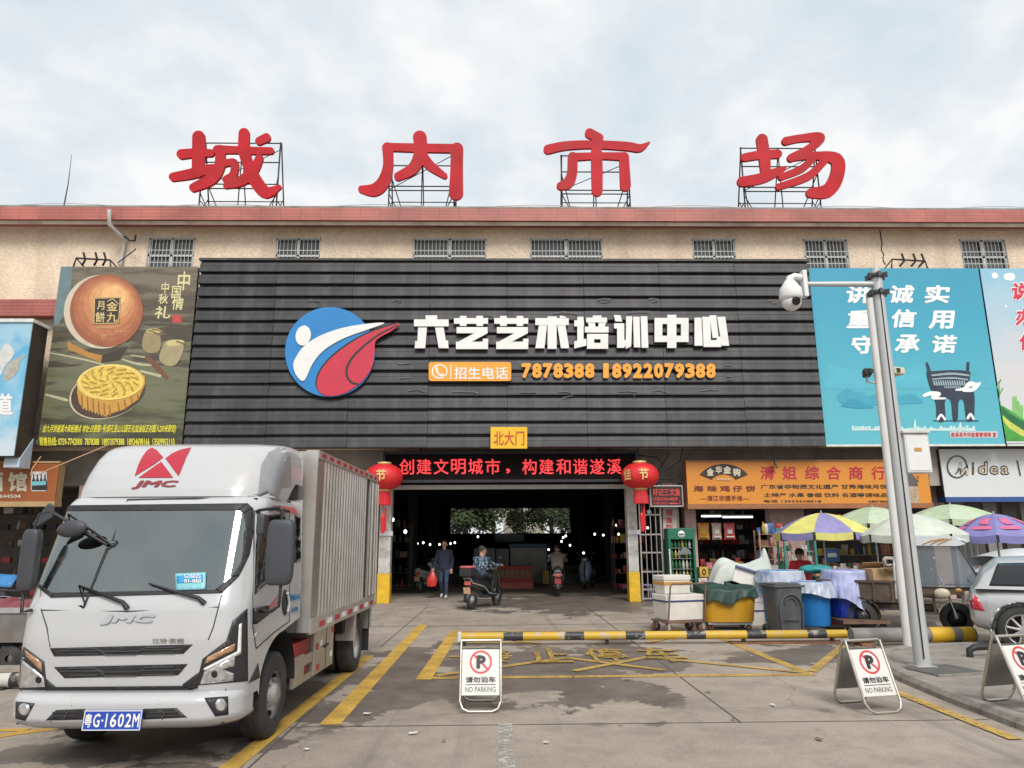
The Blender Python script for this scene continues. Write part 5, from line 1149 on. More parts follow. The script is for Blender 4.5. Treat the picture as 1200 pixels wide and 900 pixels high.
# wheel house and chassis
mb = MB(); mb.box(-.58, .58, .55, 1.58, .45, .93); mb.box(-.45, .45, .2, 5.0, .45, .72); mb.box(-.82, .82, 3.8, 5.0, .55, .776); mb.build('chassis', M_und, TR)
for sg in (1, -1):
    m_ = MB(); m_.add([(sg*x, 1.12+.5*cos(a), .40+.5*sin(a)) for x in (.55, .885) for a in [R(i) for i in range(0, 181, 12)]], [(i, i+1, 17+i, 16+i) for i in range(15)], True); m_.build('wheel_arch_liner', M_und, TR)
mb = MB(); mb.cyl((-.8, 1.10, .36), (.8, 1.10, .36), .07); mb.cyl((-.8, 4.42, .36), (.8, 4.42, .36), .09); mb.build('axle', M_und, TR)
def wheel(x, y, sgn, dual=False):
    w = MB(); prof = [(.20, -.10), (.30, -.105), (.335, -.10), (.36, -.08), (.365, 0), (.36, .08), (.335, .10), (.30, .105), (.20, .10)]
    w.lathe(prof, (x, y, .362), 40, 'x')
    for k in (-.045, 0, .045): w.lathe([(.366, k-.005), (.3675, k), (.366, k+.005)], (x, y, .362), 40, 'x')
    if dual: w.lathe(prof, (x-sgn*.23, y, .362), 32, 'x')
    o_ = w.build('wheel', M_tyre, TR)
    r_ = MB(); dd = -.03 if not dual else -.09
    r_.lathe([(.235, .095*sgn), (.215, .1*sgn), (.205, .03*sgn), (.17, (.06+dd)*sgn), (.10, (.105+dd)*sgn), (.085, (.15+dd)*sgn), (.05, (.165+dd)*sgn), (.001, (.165+dd)*sgn)], (x, y, .362), 32, 'x')
    for i in range(6): a = R(60*i+15); r_.cyl((x+sgn*(.075+dd), y+.125*cos(a), .362+.125*sin(a)), (x+sgn*(.125+dd), y+.125*cos(a), .362+.125*sin(a)), .014, n=8)
    r_.build('rim', M_rim, o_)
    h_ = MB()
    for i in range(6): a = R(60*i+45); h_.cyl((x+sgn*(.04+dd), y+.172*cos(a), .362+.172*sin(a)), (x+sgn*(.0865+dd*.8), y+.172*cos(a), .362+.172*sin(a)), .03, n=10)
    h_.build('vent_hole', M_und, o_)
wheel(.765, 1.10, 1); wheel(-.765, 1.10, -1); wheel(.78, 4.42, 1, True); wheel(-.78, 4.42, -1, True)
# cargo box with ribbed sides
X0 = .95; by0, by1, bzl, bzh = 1.83, 5.14, .80, 2.66
mb = MB(); mb.box(-X0+.03, X0-.03, by0+.02, by1-.02, bzl+.05, bzh-.05); box_ = mb.build('cargo_box', M_ss, TR)
for sg in (1, -1):
    pr = []; y = 2.10; n = 17; dy = (4.40-y)/n
    for i in range(n): a = y+i*dy; pr += [(X0-.028, a), (X0-.028, a+dy*.45), (X0-.002, a+dy*.58), (X0-.002, a+dy*.92)]
    pr += [(X0-.028, 4.40)]; poly = [(sg*p[0], p[1]) for p in pr]+[(sg*(X0-.029), 4.40), (sg*(X0-.029), 2.10)]
    m_ = MB(); q = [(sg*p[0], p[1]) for p in pr]; k = len(q)
    m_.add([(a, b, bzl+.14) for a, b in q]+[(a, b, bzh-.09) for a, b in q], [(i, i+1, k+i+1, k+i) for i in range(k-1)]); m_.build('ribbed_panel', M_ss, TR)
    m_ = MB(); a, b = sorted((sg*(X0-.03), sg*X0)); m_.box(a, b, by0, 2.095, bzl+.14, bzh-.09); m_.build('corner_post', M_ss, TR, bev=.006); m_ = MB(); m_.box(a, b, 4.62, by1, bzl+.14, bzh-.09); m_.build('rear_panel', M_ss, TR, bev=.006)
    m_ = MB(); m_.box(sg*X0-.028, sg*X0+.006 if sg > 0 else sg*X0+.028, by0, by1, bzh-.088, bzh) if sg > 0 else m_.box(-X0-.006, -X0+.028, by0, by1, bzh-.088, bzh); m_.build('top_rail', mat('pale_steel', (.5, .48, .45), .35, .5, dirt=(.35, .1, .08), damt=.5, dscale=3), TR)
    m_ = MB(); a, b = (X0-.028, X0+.012) if sg > 0 else (-X0-.012, -X0+.028); m_.box(a, b, by0, by1, bzl-.02, bzl+.138); m_.build('bottom_rail', MATS['pale_steel'], TR)
    m_ = MB(); a, b = (X0-.03, X0-.026) if sg > 0 else (-X0+.026, -X0+.03); m_.box(a, b, 4.405, 4.615, bzl+.14, bzh-.09); m_.build('door_gap', M_rub, TR)
m_ = MB(); m_.m = 0
for i in range(9):
    y = 2.15+i*.33; m_.m = i % 2; m_.box(X0+.013, X0+.016, y, y+.2, bzl+.02, bzl+.075)
m_.build('reflector_tape', [M_tred, MATS['white_letter']], TR)
m_ = MB(); m_.m = 0
for i in range(10):
    y = 1.95+i*.32; m_.box(X0+.007, X0+.01, y, y+.16, bzh-.06, bzh-.02)
m_.build('red_tape', M_tred, TR)
m_ = MB(); m_.box(-X0+.03, X0-.03, by0-.004, by0+.018, bzl, bzh-.01); m_.box(X0-.13, X0, by0-.02, by0+.0, bzl, bzh); m_.box(-X0, -X0+.13, by0-.02, by0, bzl, bzh); m_.build('front_frame', MATS['pale_steel'], TR)
for y in (4.7, 4.95, 5.1):
    m_ = MB(); m_.cyl((X0+.015, y, bzl+.16), (X0+.015, y, bzh-.12), .014, n=8); m_.build('lock_rod', MATS['pale_steel'], TR)
# under the box: side guard, tool locker, mud flap
m_ = MB(); m_.box(.84, .87, 1.62, 1.98, .30, .58); m_.box(.845, .87, 1.98, 2.28, .30, .36); m_.box(.845, .87, 1.98, 2.28, .46, .56); m_.build('side_guard', M_ss, TR)
m_ = MB(); m_.box(.45, .83, 1.7, 2.25, .34, .70); m_.build('battery_tray', M_rred, TR)
lk = MB(); lk.box(.45, .88, 2.30, 3.12, .30, .775); lk = lk.build('tool_locker', M_ss, TR, bev=.008)
m_ = MB(); m_.box(.881, .884, 2.78, 2.785, .31, .77); m_.cyl((.89, 2.68, .55), (.89, 2.84, .56), .012, n=6); m_.build('locker_latch', M_trim, lk)
m_ = MB()
for i, (y, z) in enumerate(((2.36, .56), (2.52, .58), (2.42, .34), (2.98, .40), (3.02, .66))): m_.m = i % 2; m_.box(.881, .8845, y, y+.09, z, z+.06)
m_.build('locker_reflector', [M_tred, MATS['white_letter']], lk)
m_ = MB(); m_.box(.70, .93, 3.95, 4.0, .45, .775); m_.box(.93, .945, 3.97, 4.03, .36, .775); m_.build('mudguard_stay', MATS['pale_steel'], TR)
m_ = MB(); m_.box(.62, .94, 4.88, 4.91, .2, .775); m_.build('mud_flap', M_rub, TR); m_ = MB(); m_.box(-.94, -.62, 4.88, 4.91, .2, .775); m_.build('mud_flap', M_rub, TR)
m_ = MB(); m_.box(.5, .93, 4.84, 5.1, .50, .775); m_.build('rear_locker', M_ss, TR)
m_ = MB(); m_.box(-.9, .9, 5.0, 5.1, .42, .5); m_.build('underrun_bar', M_trim, TR)
m_ = MB(); m_.tube([(.5, 1.66, .6), (.7, 1.7, .75), (.72, 1.75, 1.0), (.6, 1.78, 1.1)], .03, 8); m_.tube([(.6, 1.66, .95), (.8, 1.72, .7), (.78, 1.85, .5)], .022, 8); m_.build('air_hose', M_rub, TR)
# mirrors
def mirror(cx_, cy_, w_, h_, Y, name='wing_mirror', sgn=1):
    c_ = TI @ W(cx_, cy_, Y); ww, hh = w_*Y/840/2, h_*Y/840/2; m_ = MB()
    def f(u, v):
        a = 2*math.pi*u; q = -math.pi/2+math.pi*v; ce, se = (abs(k)**.45*(1 if k > 0 else -1) for k in (cos(a), sin(a))); cq, sq = (abs(k)**.35*(1 if k > 0 else -1) for k in (cos(q), sin(q)))
        return c_+Vector((ww*ce*cq, .05*se*cq, hh*sq))
    m_.grid(f, 28, 16); o_ = m_.build(name, mat('mirror_housing', (.045, .048, .055), .5, var=.12, scale=3), TR)
    return o_, c_, ww, hh
o_, c_, ww, hh = mirror(328.5, 647, 31, 73, 6.05)
m_ = MB(); t0 = cast(BV, 302, 603, .01); b0 = cast(BV, 303, 716, .02)
m_.tube([t0, t0+Vector((.04, -.1, .03)), c_+Vector((-.02, -.02, hh+.1)), c_+Vector((.0, -.02, hh+.08)), c_+Vector((.0, 0, hh-.05))], .014, 8); m_.tube([c_+Vector((.02, 0, -hh)), c_+Vector((.02, -.02, -hh-.16)), c_+Vector((-.04, -.02, -hh-.2)), b0], .014, 8); m_.build('mirror_arm', M_trim, o_)
o_, c_, ww, hh = mirror(307, 615, 10, 24, 6.1, 'blind_spot_mirror')
o_, c_, ww, hh = mirror(35, 656, 19, 68, 6.0)
m_ = MB(); t0 = cast(BV, 62, 594, .01); m_.tube([t0, c_+Vector((.12, 0, hh+.14)), c_+Vector((.03, 0, hh+.12)), c_+Vector((0, 0, hh-.04))], .013, 8); m_.tube([c_+Vector((-.02, 0, -hh+.02)), c_+Vector((-.01, 0, -hh-.16)), cast(BV, 40, 715, .02)], .013, 8); m_.build('mirror_arm', M_trim, o_)
m_ = MB(); a_ = TI @ W(64, 592, 6.0); b_ = TI @ W(37, 615, 6.0); m_.prism([(a_.x+.0, a_.z+.0), (a_.x-.05, a_.z+.02), (b_.x, b_.z), (b_.x+.05, b_.z-.02), (a_.x+.0, a_.z-.1)], a_.y-.012, a_.y+.012, 'xz'); m_.build('look_down_mirror', MATS['mirror_housing'], TR, bev=.015)
c_ = cast(BV, 97, 628, .16); m_ = MB(); m_.ell(c_, (.125, .035, .068), 20, 12, (0, R(-8), 0)); fm = m_.build('front_view_mirror', MATS['mirror_housing'], TR)
m_ = MB(); m_.tube([cast(BV, 74, 598, .01), c_+Vector((-.06, .02, .12)), c_+Vector((-.02, 0, .05))], .009, 8); m_.build('mirror_stalk', M_trim, fm)
# wipers
for pts in ([(150, 713), (146, 707), (95, 688), (47, 677)], [(240, 707.5), (234, 702), (205, 694), (176, 685)]):
    m_ = MB(); m_.tube([cast(BV, *pts[0], .012), cast(BV, *pts[1], .03), cast(BV, *pts[2], .03), cast(BV, *pts[3], .025)], [.022, .016, .01, .007], 8); m_.build('wiper', M_rub, TR)

# ================================================================== RIGHT HAND FORECOURT
M_foam = mat('white_foam', (.66, .63, .58), .7, var=.06, scale=4, dirt=(.45, .4, .33), damt=.5, dscale=3, bump=.2, bscale=90)
M_tapeb = mat('tape_navy', (.03, .04, .16), .4); M_tapeo = mat('tape_orange', (.5, .25, .06), .4); M_taper = mat('tape_red', (.5, .1, .08), .4)
M_caster = mat('caster_brown', (.13, .06, .045), .6); M_wood = mat('deck_board', (.3, .21, .13), .7, var=.25, scale=8)
M_galv = mat('galvanised', (.42, .43, .43), .45, .5, var=.1, scale=4, dirt=(.3, .26, .22), damt=.4)
M_polew = mat('pole_white', (.6, .6, .58), .5, var=.06, scale=2, dirt=(.33, .27, .22), damt=.5, dscale=2.5, streak=1)
M_gpole = mat('pole_grey', (.5, .51, .51), .42, .25, var=.08, scale=2, dirt=(.28, .26, .24), damt=.45, dscale=2)

# --- light and camera poles
def gx(px, py, z=0): q = G(px, py, z); return q.x, q.y
px_, py_ = gx(1081.5, 781, .075)
t = thing('camera_pole', 'tall grey octagonal camera pole standing on the pavement with a long side arm', 'pole', (px_, py_, .075))
top = W(1020, 318, py_).z-.075
mb = MB(); tdx = W(1026, 318, py_).x-px_; mb.tube([(0, 0, 0), (tdx, 0, top)], [.105, .076], 8); q = mb.build('mast', M_gpole, t)
mb = MB(); mb.box(-.13, .13, -.13, .13, 0, .015); mb.build('base_plate', M_gpole, t, bev=.004)
za = W(1020, 333, py_).z-.075
mb = MB(); mb.tube([(tdx, 0, za), (W(946, 333, py_).x-px_, 0, za+.0)], [.045, .035], 10); mb.build('arm', M_gpole, t)
for dz in (-.14, .12):
    mb = MB(); mb.lathe([(.06, -.03), (.1, -.03), (.1, .03), (.06, .03)], (tdx, 0, za+dz), 16)
    for k in range(6): a = R(60*k+20); mb.obox((tdx+.12*cos(a), .12*sin(a), za+dz), (.06, .04, .07), (0, 0, a))
    mb.build('clamp', MATS['mirror_housing'], t)
mb = MB(); mb.tube([(tdx, 0, top), (tdx, 0, top+.3)], .006, 5); mb.cyl((tdx, 0, top), (tdx, 0, top+.05), .06, n=10); mb.build('finial', M_gpole, t)
mb = MB(); mb.tube([(tdx*f-.03+.02*f, -.105+.03*f, top*f) for f in np.linspace(.02, .94, 12)], .008, 5); mb.build('conduit', M_blk, t)
# dome camera at the arm's end
cxp = W(940, 333, py_)
t2 = thing('dome_camera', 'white dome security camera hanging from the end of the pole arm', 'security camera', cxp)
M_camw = mat('camera_white', (.68, .68, .67), .35, var=.04)
mb = MB(); mb.box(.0, .06, -.06, .06, -.2, .2); mb.tube([(.0, 0, .1), (-.1, 0, .12), (-.17, 0, .09), (-.18, 0, .02)], [.05, .05, .055, .07], 12); mb.build('bracket', M_camw, t2, bev=.005)
mb = MB(); mb.lathe([(.01, .06), (.07, .05), (.1, 0), (.155, -.08), (.165, -.2), (.15, -.24), (.13, -.25)], (-.18, 0, 0), 24); mb.build('housing', M_camw, t2)
mb = MB(); mb.ell((-.18, 0, -.27), (.135, .135, .135), 20, 12); mb.build('dome', M_camw, t2)
mb = MB(); mb.cyl((-.17, -.11, -.29), (-.165, -.145, -.31), .06, n=16); mb.build('lens', M_sideg, t2)
# second slimmer pole just behind, with two bullet cameras
px2, py2 = gx(1065, 764, .0)
t3 = thing('slim_pole', 'slim white pole with rusty foot just behind the camera pole', 'pole', (px2, py2, 0))
h2 = W(1024, 345, py2).z
mb = MB(); mb.tube([(0, 0, 0), (W(1018, 345, py2).x-px2, 0, h2)], [.066, .055], 12); mb.build('mast', M_polew, t3)
mb = MB(); mb.box(-.13, .13, -.13, .13, 0, .012); mb.cyl((0, 0, .012), (0, 0, .07), .1, n=12)
for k in range(4): a = R(45+90*k); mb.cyl((.14*cos(a), .14*sin(a), .012), (.14*cos(a), .14*sin(a), .06), .016, n=6)
mb.build('foot_plate', mat('rusty_foot', (.2, .1, .05), .8, var=.3), t3)
for (cx_, cy_, sgn, lb, mm) in ((1016, 437, -1, 'dark bullet camera on the left of the slim white pole', M_blk), (1047, 436, 1, 'cream bullet camera on the right of the slim white pole', mat('camera_cream', (.55, .5, .38), .4))):
    p = W(cx_, cy_, py2-.05); c_ = thing('bullet_camera', lb, 'security camera', p)
    mb = MB(); mb.obox((0, 0, 0), (.12 if sgn < 0 else .24, .26, .12), (0, 0, R(20*sgn))); mb.build('housing', mm, c_, bev=.02)
    mb = MB(); mb.obox((.0, -.14, 0), (.07, .02, .07)); mb.build('lens', M_sideg, c_)
    mb = MB(); mb.tube([(0, .02, -.05), (0, .03, -.14), (px2-p.x-.05*sgn*-1, .05, -.16)], .018, 6); mb.build('bracket', M_gpole, c_)
p = W(1071, 530, py_)
t = thing('control_box', 'small white metal control box strapped to the camera pole', 'electrical box', p)
mb = MB(); mb.box(-.17, .17, -.1, .12, -.29, .25); mb.build('case', M_polew, t, bev=.008)
mb = MB(); mb.box(-.19, .19, -.13, .14, .252, .29); mb.build('rain_cap', M_polew, t, bev=.006)
mb = MB(); mb.box(-.15, .15, -.106, -.101, -.26, .22); q = mb.build('door', M_camw, t); mb = MB(); mb.box(-.05, .05, -.112, -.107, -.0, .05); mb.build('warning_label', M_tapeo, q)
mb = MB(); mb.box(-.26, -.17, -.03, .03, -.2, -.15); mb.box(-.26, -.17, -.03, .03, .12, .17); mb.build('bracket', M_galv, t)

# --- barrier boom lying on the ground
def stripes(name, c1, c2, axis, period, duty, worn=None, rough=.5):
    m = bpy.data.materials.new(name); m.use_nodes = True; N, L, b = nodes_of(m); MATS[name] = m
    t = N.new('ShaderNodeTexCoord'); s = N.new('ShaderNodeSeparateXYZ'); L.new(t.outputs['Object'], s.inputs[0])
    d = N.new('ShaderNodeMath'); d.operation = 'DIVIDE'; d.inputs[1].default_value = period; L.new(s.outputs[axis], d.inputs[0])
    f = N.new('ShaderNodeMath'); f.operation = 'FRACT'; L.new(d.outputs[0], f.inputs[0])
    g_ = N.new('ShaderNodeMath'); g_.operation = 'GREATER_THAN'; g_.inputs[1].default_value = duty; L.new(f.outputs[0], g_.inputs[0])
    x = N.new('ShaderNodeMix'); x.data_type = 'RGBA'; x.inputs[6].default_value = (*c1, 1); x.inputs[7].default_value = (*c2, 1); L.new(g_.outputs[0], x.inputs[0])
    n = N.new('ShaderNodeTexNoise'); n.inputs['Scale'].default_value = 5; n.inputs['Detail'].default_value = 8; n.inputs['Roughness'].default_value = .7; L.new(t.outputs['Object'], n.inputs['Vector'])
    r = N.new('ShaderNodeMapRange'); r.inputs[1].default_value = .53; r.inputs[2].default_value = .6; r.inputs[4].default_value = .8; L.new(n.outputs[0], r.inputs[0])
    y = N.new('ShaderNodeMix'); y.data_type = 'RGBA'; y.inputs[7].default_value = (*(worn or (.4, .36, .3)), 1); L.new(x.outputs[2], y.inputs[6]); L.new(r.outputs[0], y.inputs[0])
    L.new(y.outputs[2], b.inputs['Base Color']); b.inputs['Roughness'].default_value = rough; return m
M_boom = stripes('boom_yellow_black', (.54, .34, .025), (.035, .035, .037), 'X', 1.02, .68)
bL, bR = G(541, 757), G(1003, 756)
t = thing('barrier_boom', 'long yellow and black striped barrier boom lying across the forecourt', 'barrier', (bL.x, 12.6, 0))
mb = MB(); n_ = 40; mb.tube([((bR.x-bL.x)*i/n_, 0, .14) for i in range(n_+1)], .069, 14); mb.build('boom', M_boom, t)
mb = MB(); mb.box(-.07, .0, -.08, .08, .06, .22); mb.build('end_reflector', mat('white_reflector', (.62, .62, .62), .3), t, bev=.02)
mb = MB()
for x in (.02, 2.4, 4.7, 6.2): mb.box(x, x+.05, -.04, .04, 0, .07)
mb.build('ground_support', M_rub, t)
mb = MB(); mb.box(4.5, 6.6, -.12, .14, .0, .025); mb.build('dark_rail', MATS['rusty_foot'], t)
s0, s1 = G(1000, 757), G(1150, 757)
t = thing('fallen_post', 'fat grey pipe with yellow bands lying behind the camera pole', 'post', (s0.x, 12.25, 0))
mb = MB(); mb.cyl((0, 0, .16), (s1.x-s0.x, .0, .16), .115, n=20); mb.build('pipe', mat('pipe_grey', (.2, .19, .18), .6, var=.2, scale=4), t)
for a, b in ((1095, 1122), (1133, 1148)):
    mb = MB(); mb.cyl((G(a, 757).x-s0.x, 0, .16), (G(b, 757).x-s0.x, 0, .16), .119, n=20); mb.build('yellow_band', mat('band_yellow', (.62, .38, .015), .5, var=.1, dirt=(.3, .2, .05), damt=.5), t)
mb = MB(); mb.box(.1, .3, -.15, .15, 0, .05); mb.box(1.6, 1.8, -.12, .15, 0, .045); mb.build('rusty_bracket', MATS['rusty_foot'], t)

# --- manhole lid and pipe stub
mx_, my_ = gx(1097, 786, .075)
t = thing('manhole_lid', 'dark iron manhole lid in the pavement right of the camera pole', 'manhole cover', (mx_+.1, my_, .076), R(12))
mb = MB(); mb.prism(rrect(.75, .62, .03), 0, .012, 'xy'); mb.build('lid', mat('lid_iron', (.1, .095, .085), .7, var=.3, scale=9, bump=.6, bscale=30), t)
mb = MB(); mb.box(-.4, .4, .312, .35, 0, .022); mb.box(-.4, .4, -.35, -.312, 0, .022); mb.build('frame', m_k, t)
q0 = G(1137, 770, .075)
mb = MB(); mb.tube([q0, q0+Vector((0, 0, .09)), q0+Vector((.08, .0, .13)), q0+Vector((.35, .05, .13)), q0+Vector((.8, .1, .12))], .045, 10); tag(mb.build('pipe_stub', M_rub), 'black elbow pipe sticking up from the pavement beside the manhole lid', 'pipe')

# --- no parking A-frames
M_inox = mat('stainless_tube', (.55, .52, .47), .28, .85, var=.1, dirt=(.28, .17, .1), damt=.55, dscale=4)
M_sgn = mat('sign_white', (.62, .61, .58), .45, var=.05, dirt=(.45, .4, .33), damt=.4, dscale=2)
M_prred = mat('prohibition_red', (.55, .04, .05), .45)
def aframe(px, py, rz, label, z=0):
    c0 = G(px, py, z)
    t = thing('no_parking_sign', label, 'sign', c0, R(rz), group='A-frame no parking signs')
    Wd, Hh, sp = .21, .66, .26                       # half width, height, half spread of the feet
    def leg(sy, m_):
        pts = []; r = .07
        A = [(-Wd, 0), (-Wd, 1)]
        path = [(-Wd, .985), (-Wd, .14), (-Wd+.03, .04), (-Wd+.09, .0), (Wd-.09, .0), (Wd-.03, .04), (Wd, .14), (Wd, .985)]
        m_.tube([(x, sy*(.02+(sp-.02)*(1-v)), .014+v*Hh) for x, v in path], .014, 8)
    for sy, nm in ((-1, 'front_leg'), (1, 'back_leg')):
        m_ = MB(); leg(sy, m_); m_.build(nm, M_inox, t)
    m_ = MB(); m_.cyl((-Wd, 0, Hh+.006), (Wd, 0, Hh+.006), .014, n=8); m_.build('hinge_bar', M_inox, t)
    def pl_(v0, v1, sy, off): return [Vector((x, sy*(.02+(sp-.02)*(1-v))-off*1.0, .014+v*Hh)) for x, v in ((-Wd+.016, v0), (Wd-.016, v0), (Wd-.016, v1), (-Wd+.016, v1))]
    for sy, nm in ((-1, 'front_panel'), (1, 'back_panel')):
        m_ = MB(); a = pl_(.22, .86, sy, 0); b = [p+Vector((0, .012, 0)) for p in a]; m_.add(a+b, [(0, 1, 2, 3), (7, 6, 5, 4)]+[(i, 4+i, 4+(i+1) % 4, (i+1) % 4) for i in range(4)]); o_ = m_.build(nm, M_sgn if sy < 0 else MATS['pipe_grey'], t)
        if sy > 0: continue
        a = pl_(.22, .86, sy, 0); ex = (a[1]-a[0]); ez = (a[3]-a[0]); nr = ex.cross(ez).normalized(); nr = nr if nr.y < 0 else -nr
        P = lambda u, v: a[0]+ex*u+ez*v
        asp = ex.length/ez.length
        m_ = MB(); vv, ff_ = filled([ellp(0, 0, .30, .30, 32), ellp(0, 0, .25, .25, 32)], .0)
        seen_ = {}; m_.add([P(.5+v.x, .72+v.y*asp)+nr*.0035 for v in vv], ff_)
        m_.add([P(.5+x, .72+y*asp)+nr*.0038 for x, y in ((-.2, .165), (-.165, .2), (.2, -.165), (.165, -.2))], [(0, 1, 2, 3)]); m_.build('prohibition_ring', M_prred, o_, fix=False)
        m_ = MB(); text(m_, 'P', P(.38, .72-.175*asp), P(.64, .72-.175*asp), P(.38, .72+.175*asp), nr, .06, .002); m_.build('letter', M_ink, o_, fix=False)
        for body, u0, u1, v0, v1, bd in (('请勿泊车', .1, .9, .27, .4, .03), ('NO PARKING', .1, .9, .07, .18, .0)):
            m_ = MB(); text(m_, body, P(u0, v0), P(u1, v0), P(u0, v1), nr, bd, .002); m_.build('lettering', M_ink, o_, fix=False)
        m_ = MB(); m_.add([P(u, v)+nr*.003 for u, v in ((.1, .222), (.9, .222), (.9, .236), (.1, .236))], [(0, 1, 2, 3)]); m_.build('rule', M_ink, o_, fix=False)
    return t
aframe(563.5, 829, 0, 'upright no parking stand in the middle, on the yellow hatched road')
aframe(1017, 830, 13, 'no parking stand left of the kerb, turned slightly right')
aframe(1196, 828, 15, 'rightmost no parking stand, on the pavement behind the kerb', .075)

# --- trolley of foam boxes
def foam_box(label, loc, rz, d, tapes, group='white foam fish boxes'):
    t = thing('foam_box', label, 'foam box', loc, R(rz), group=group); w_, l_, h_ = d
    m_ = MB(); vs = [(sx_*w_/2*k, sy_*l_/2*k, z) for k, z in ((.95, 0), (1, h_*.72)) for sx_, sy_ in ((-1, -1), (1, -1), (1, 1), (-1, 1))]
    m_.add(vs, [(0, 1, 2, 3), (4, 7, 6, 5)]+[(i, 4+i, 4+(i+1) % 4, (i+1) % 4) for i in range(4)]); m_.build('body', M_foam, t, bev=.015)
    m_ = MB(); m_.box(-w_/2*1.03, w_/2*1.03, -l_/2*1.03, l_/2*1.03, h_*.72+.003, h_); m_.build('lid', M_foam, t, bev=.015)
    for z0__, z1__, mm in tapes:
        m_ = MB(); e_ = 1.036; m_.box(-w_/2*e_, w_/2*e_, -l_/2*e_, l_/2*e_, h_*z0__, h_*z1__); m_.build('tape', mm, t)
    return t
c0 = G(796, 741)
tr_ = thing('hand_trolley', 'flat hand trolley with brown wheels carrying two white foam boxes', 'trolley', (c0.x, c0.y, 0), R(16))
m_ = MB(); m_.box(-.42, .42, -.3, .3, .2, .235); m_.build('deck', mat('trolley_rust', (.17, .1, .07), .7, .2, var=.25), tr_, bev=.006)
for x, y in ((-.36, -.24), (.36, -.24), (-.36, .24), (.36, .24)):
    m_ = MB(); m_.lathe([(.03, -.025), (.085, -.03), (.095, 0), (.085, .03), (.03, .025)], (x, y, .096), 18, 'y'); o_ = m_.build('caster', M_caster, tr_)
    m_ = MB(); m_.box(x-.025, x+.025, y-.04, y-.032, .08, .2); m_.box(x-.025, x+.025, y+.032, y+.04, .08, .2); m_.build('fork', M_galv, o_)
m_ = MB(); m_.tube([(-.40, -.33, .22), (-.34, -.36, .86), (-.30, -.36, .9), (.36, -.36, .9), (.40, -.36, .86), (.36, -.33, .22)], .016, 8); m_.build('push_handle', MATS['trolley_rust'], tr_)
fb_mat = (0, 0)
d_ = Matrix.Rotation(R(16), 4, 'Z')
foam_box('large lower foam box on the hand trolley with navy and red tape', (c0.x+.01, c0.y+.02, .24), 16, (.78, .54, .46), [(.72, .78, M_tapeb)])
foam_box('small upper foam box with orange tape, on top of the lower foam box', (c0.x-.08, c0.y+.05, .704), 16, (.56, .42, .34), [(.5, .66, M_tapeo)])
# --- yellow tub under a green cover
c0 = G(855, 738)
t = thing('waste_tub', 'yellow plastic tub on wheels under a wrinkled dark green cover', 'tub', (c0.x, c0.y+.15, 0), R(-4))
M_ytub = mat('tub_yellow', (.56, .29, .015), .45, var=.1, scale=3, dirt=(.3, .2, .06), damt=.5, dscale=2.5, streak=1)
m_ = MB()
def tub(u, v):
    a = 2*math.pi*u; z = .16+.56*v; w_, l_ = .47+.06*v, .34+.05*v; c_, s_ = cos(a), sin(a); k = (abs(c_)**5+abs(s_)**5)**(-1/5); rb = 1+.012*(1 if int(u*48) % 2 else 0)
    return Vector((w_*c_*k*rb, l_*s_*k*rb, z))
m_.grid(tub, 96, 8); m_.add([tub(i/96, 0) for i in range(96)], [tuple(range(96))]); m_.build('tub', M_ytub, t)
m_ = MB()
def cover(u, v):
    a = 2*math.pi*u; c_, s_ = cos(a), sin(a); k = (abs(c_)**4+abs(s_)**4)**(-1/4)
    if v < .5: r = v*2; return Vector((.56*r*c_*k, .42*r*s_*k, .83+.05*sin(r*5+u*9)*(1-r)+.03*cos(a*2)+.012*sin(a*9+r*7)-.05*r**4))
    q = (v-.5)*2; drop = .2+.05*sin(a*3+1)+.03*sin(a*7); return Vector(((.56+.035*q+.018*sin(a*17+q*2)*q)*c_*k, (.42+.035*q+.018*sin(a*17+q*2)*q)*s_*k, .78-.0+.03*cos(a*2)+.012*sin(a*9+7)-drop*q))
m_.grid(cover, 120, 24); m_.build('cover', mat('tarp_green', (.018, .05, .04), .5, var=.2, scale=3), t, solid=.006)
m_ = MB(); m_.box(-.42, .42, -.3, .3, .11, .15); m_.build('base_frame', M_galv, t)
for x, y in ((-.36, -.24), (.36, -.24), (-.36, .24), (.36, .24)):
    m_ = MB(); m_.lathe([(.02, -.02), (.05, -.025), (.056, 0), (.05, .025), (.02, .02)], (x, y, .056), 14, 'y'); m_.build('caster', M_caster, t)
m_ = MB(); m_.lathe([(.02, -.03), (.1, -.035), (.11, 0), (.1, .035), (.02, .03)], (-.54, -.2, .111), 20, 'y'); m_.build('side_wheel', M_tyre, t)
# --- foam boxes and sheets behind
p = G(889, 735)
foam_box('foam box with navy tape between the yellow tub and the grey wheeled bin', (p.x, p.y+.4, 0), 5, (.6, .5, .62), [(.46, .5, M_tapeb)])
p = W(886, 686, 15.2)
t = thing('foam_sheet', 'tilted white foam lid with a navy edge leaning behind the yellow tub', 'foam sheet', p)
m_ = MB(); m_.obox((0, 0, 0), (.95, .06, .46), (R(-20), R(18), R(-8))); m_.build('sheet', M_foam, t, bev=.01)
m_ = MB(); m_.obox((.075, -.0, .24), (.96, .066, .035), (R(-20), R(18), R(-8))); m_.build('navy_edge', M_tapeb, t)
m_ = MB(); rr = random.Random(11)
p = W(868, 664, 15.9)
def heap(u, v):
    x = (u-.5)*1.5; y = (v-.5)*.7; e_ = max(0, 1-(2*u-1)**4)*max(0, 1-(2*v-1)**4); pk = .32*math.exp(-((u-.86)/.06)**2-((v-.5)/.25)**2)
    return Vector((p.x+x, p.y+y, p.z-.5+e_*(.6+.1*sin(u*9)+.06*sin(v*11+u*5))+pk*1.2))
m_.grid(heap, 60, 30); tag(m_.build('crumpled_sheet', mat('white_cloth', (.5, .54, .5), .8, var=.08), solid=.01), 'crumpled pale sheet heaped up with one pointed corner behind the foam lid', 'cloth')
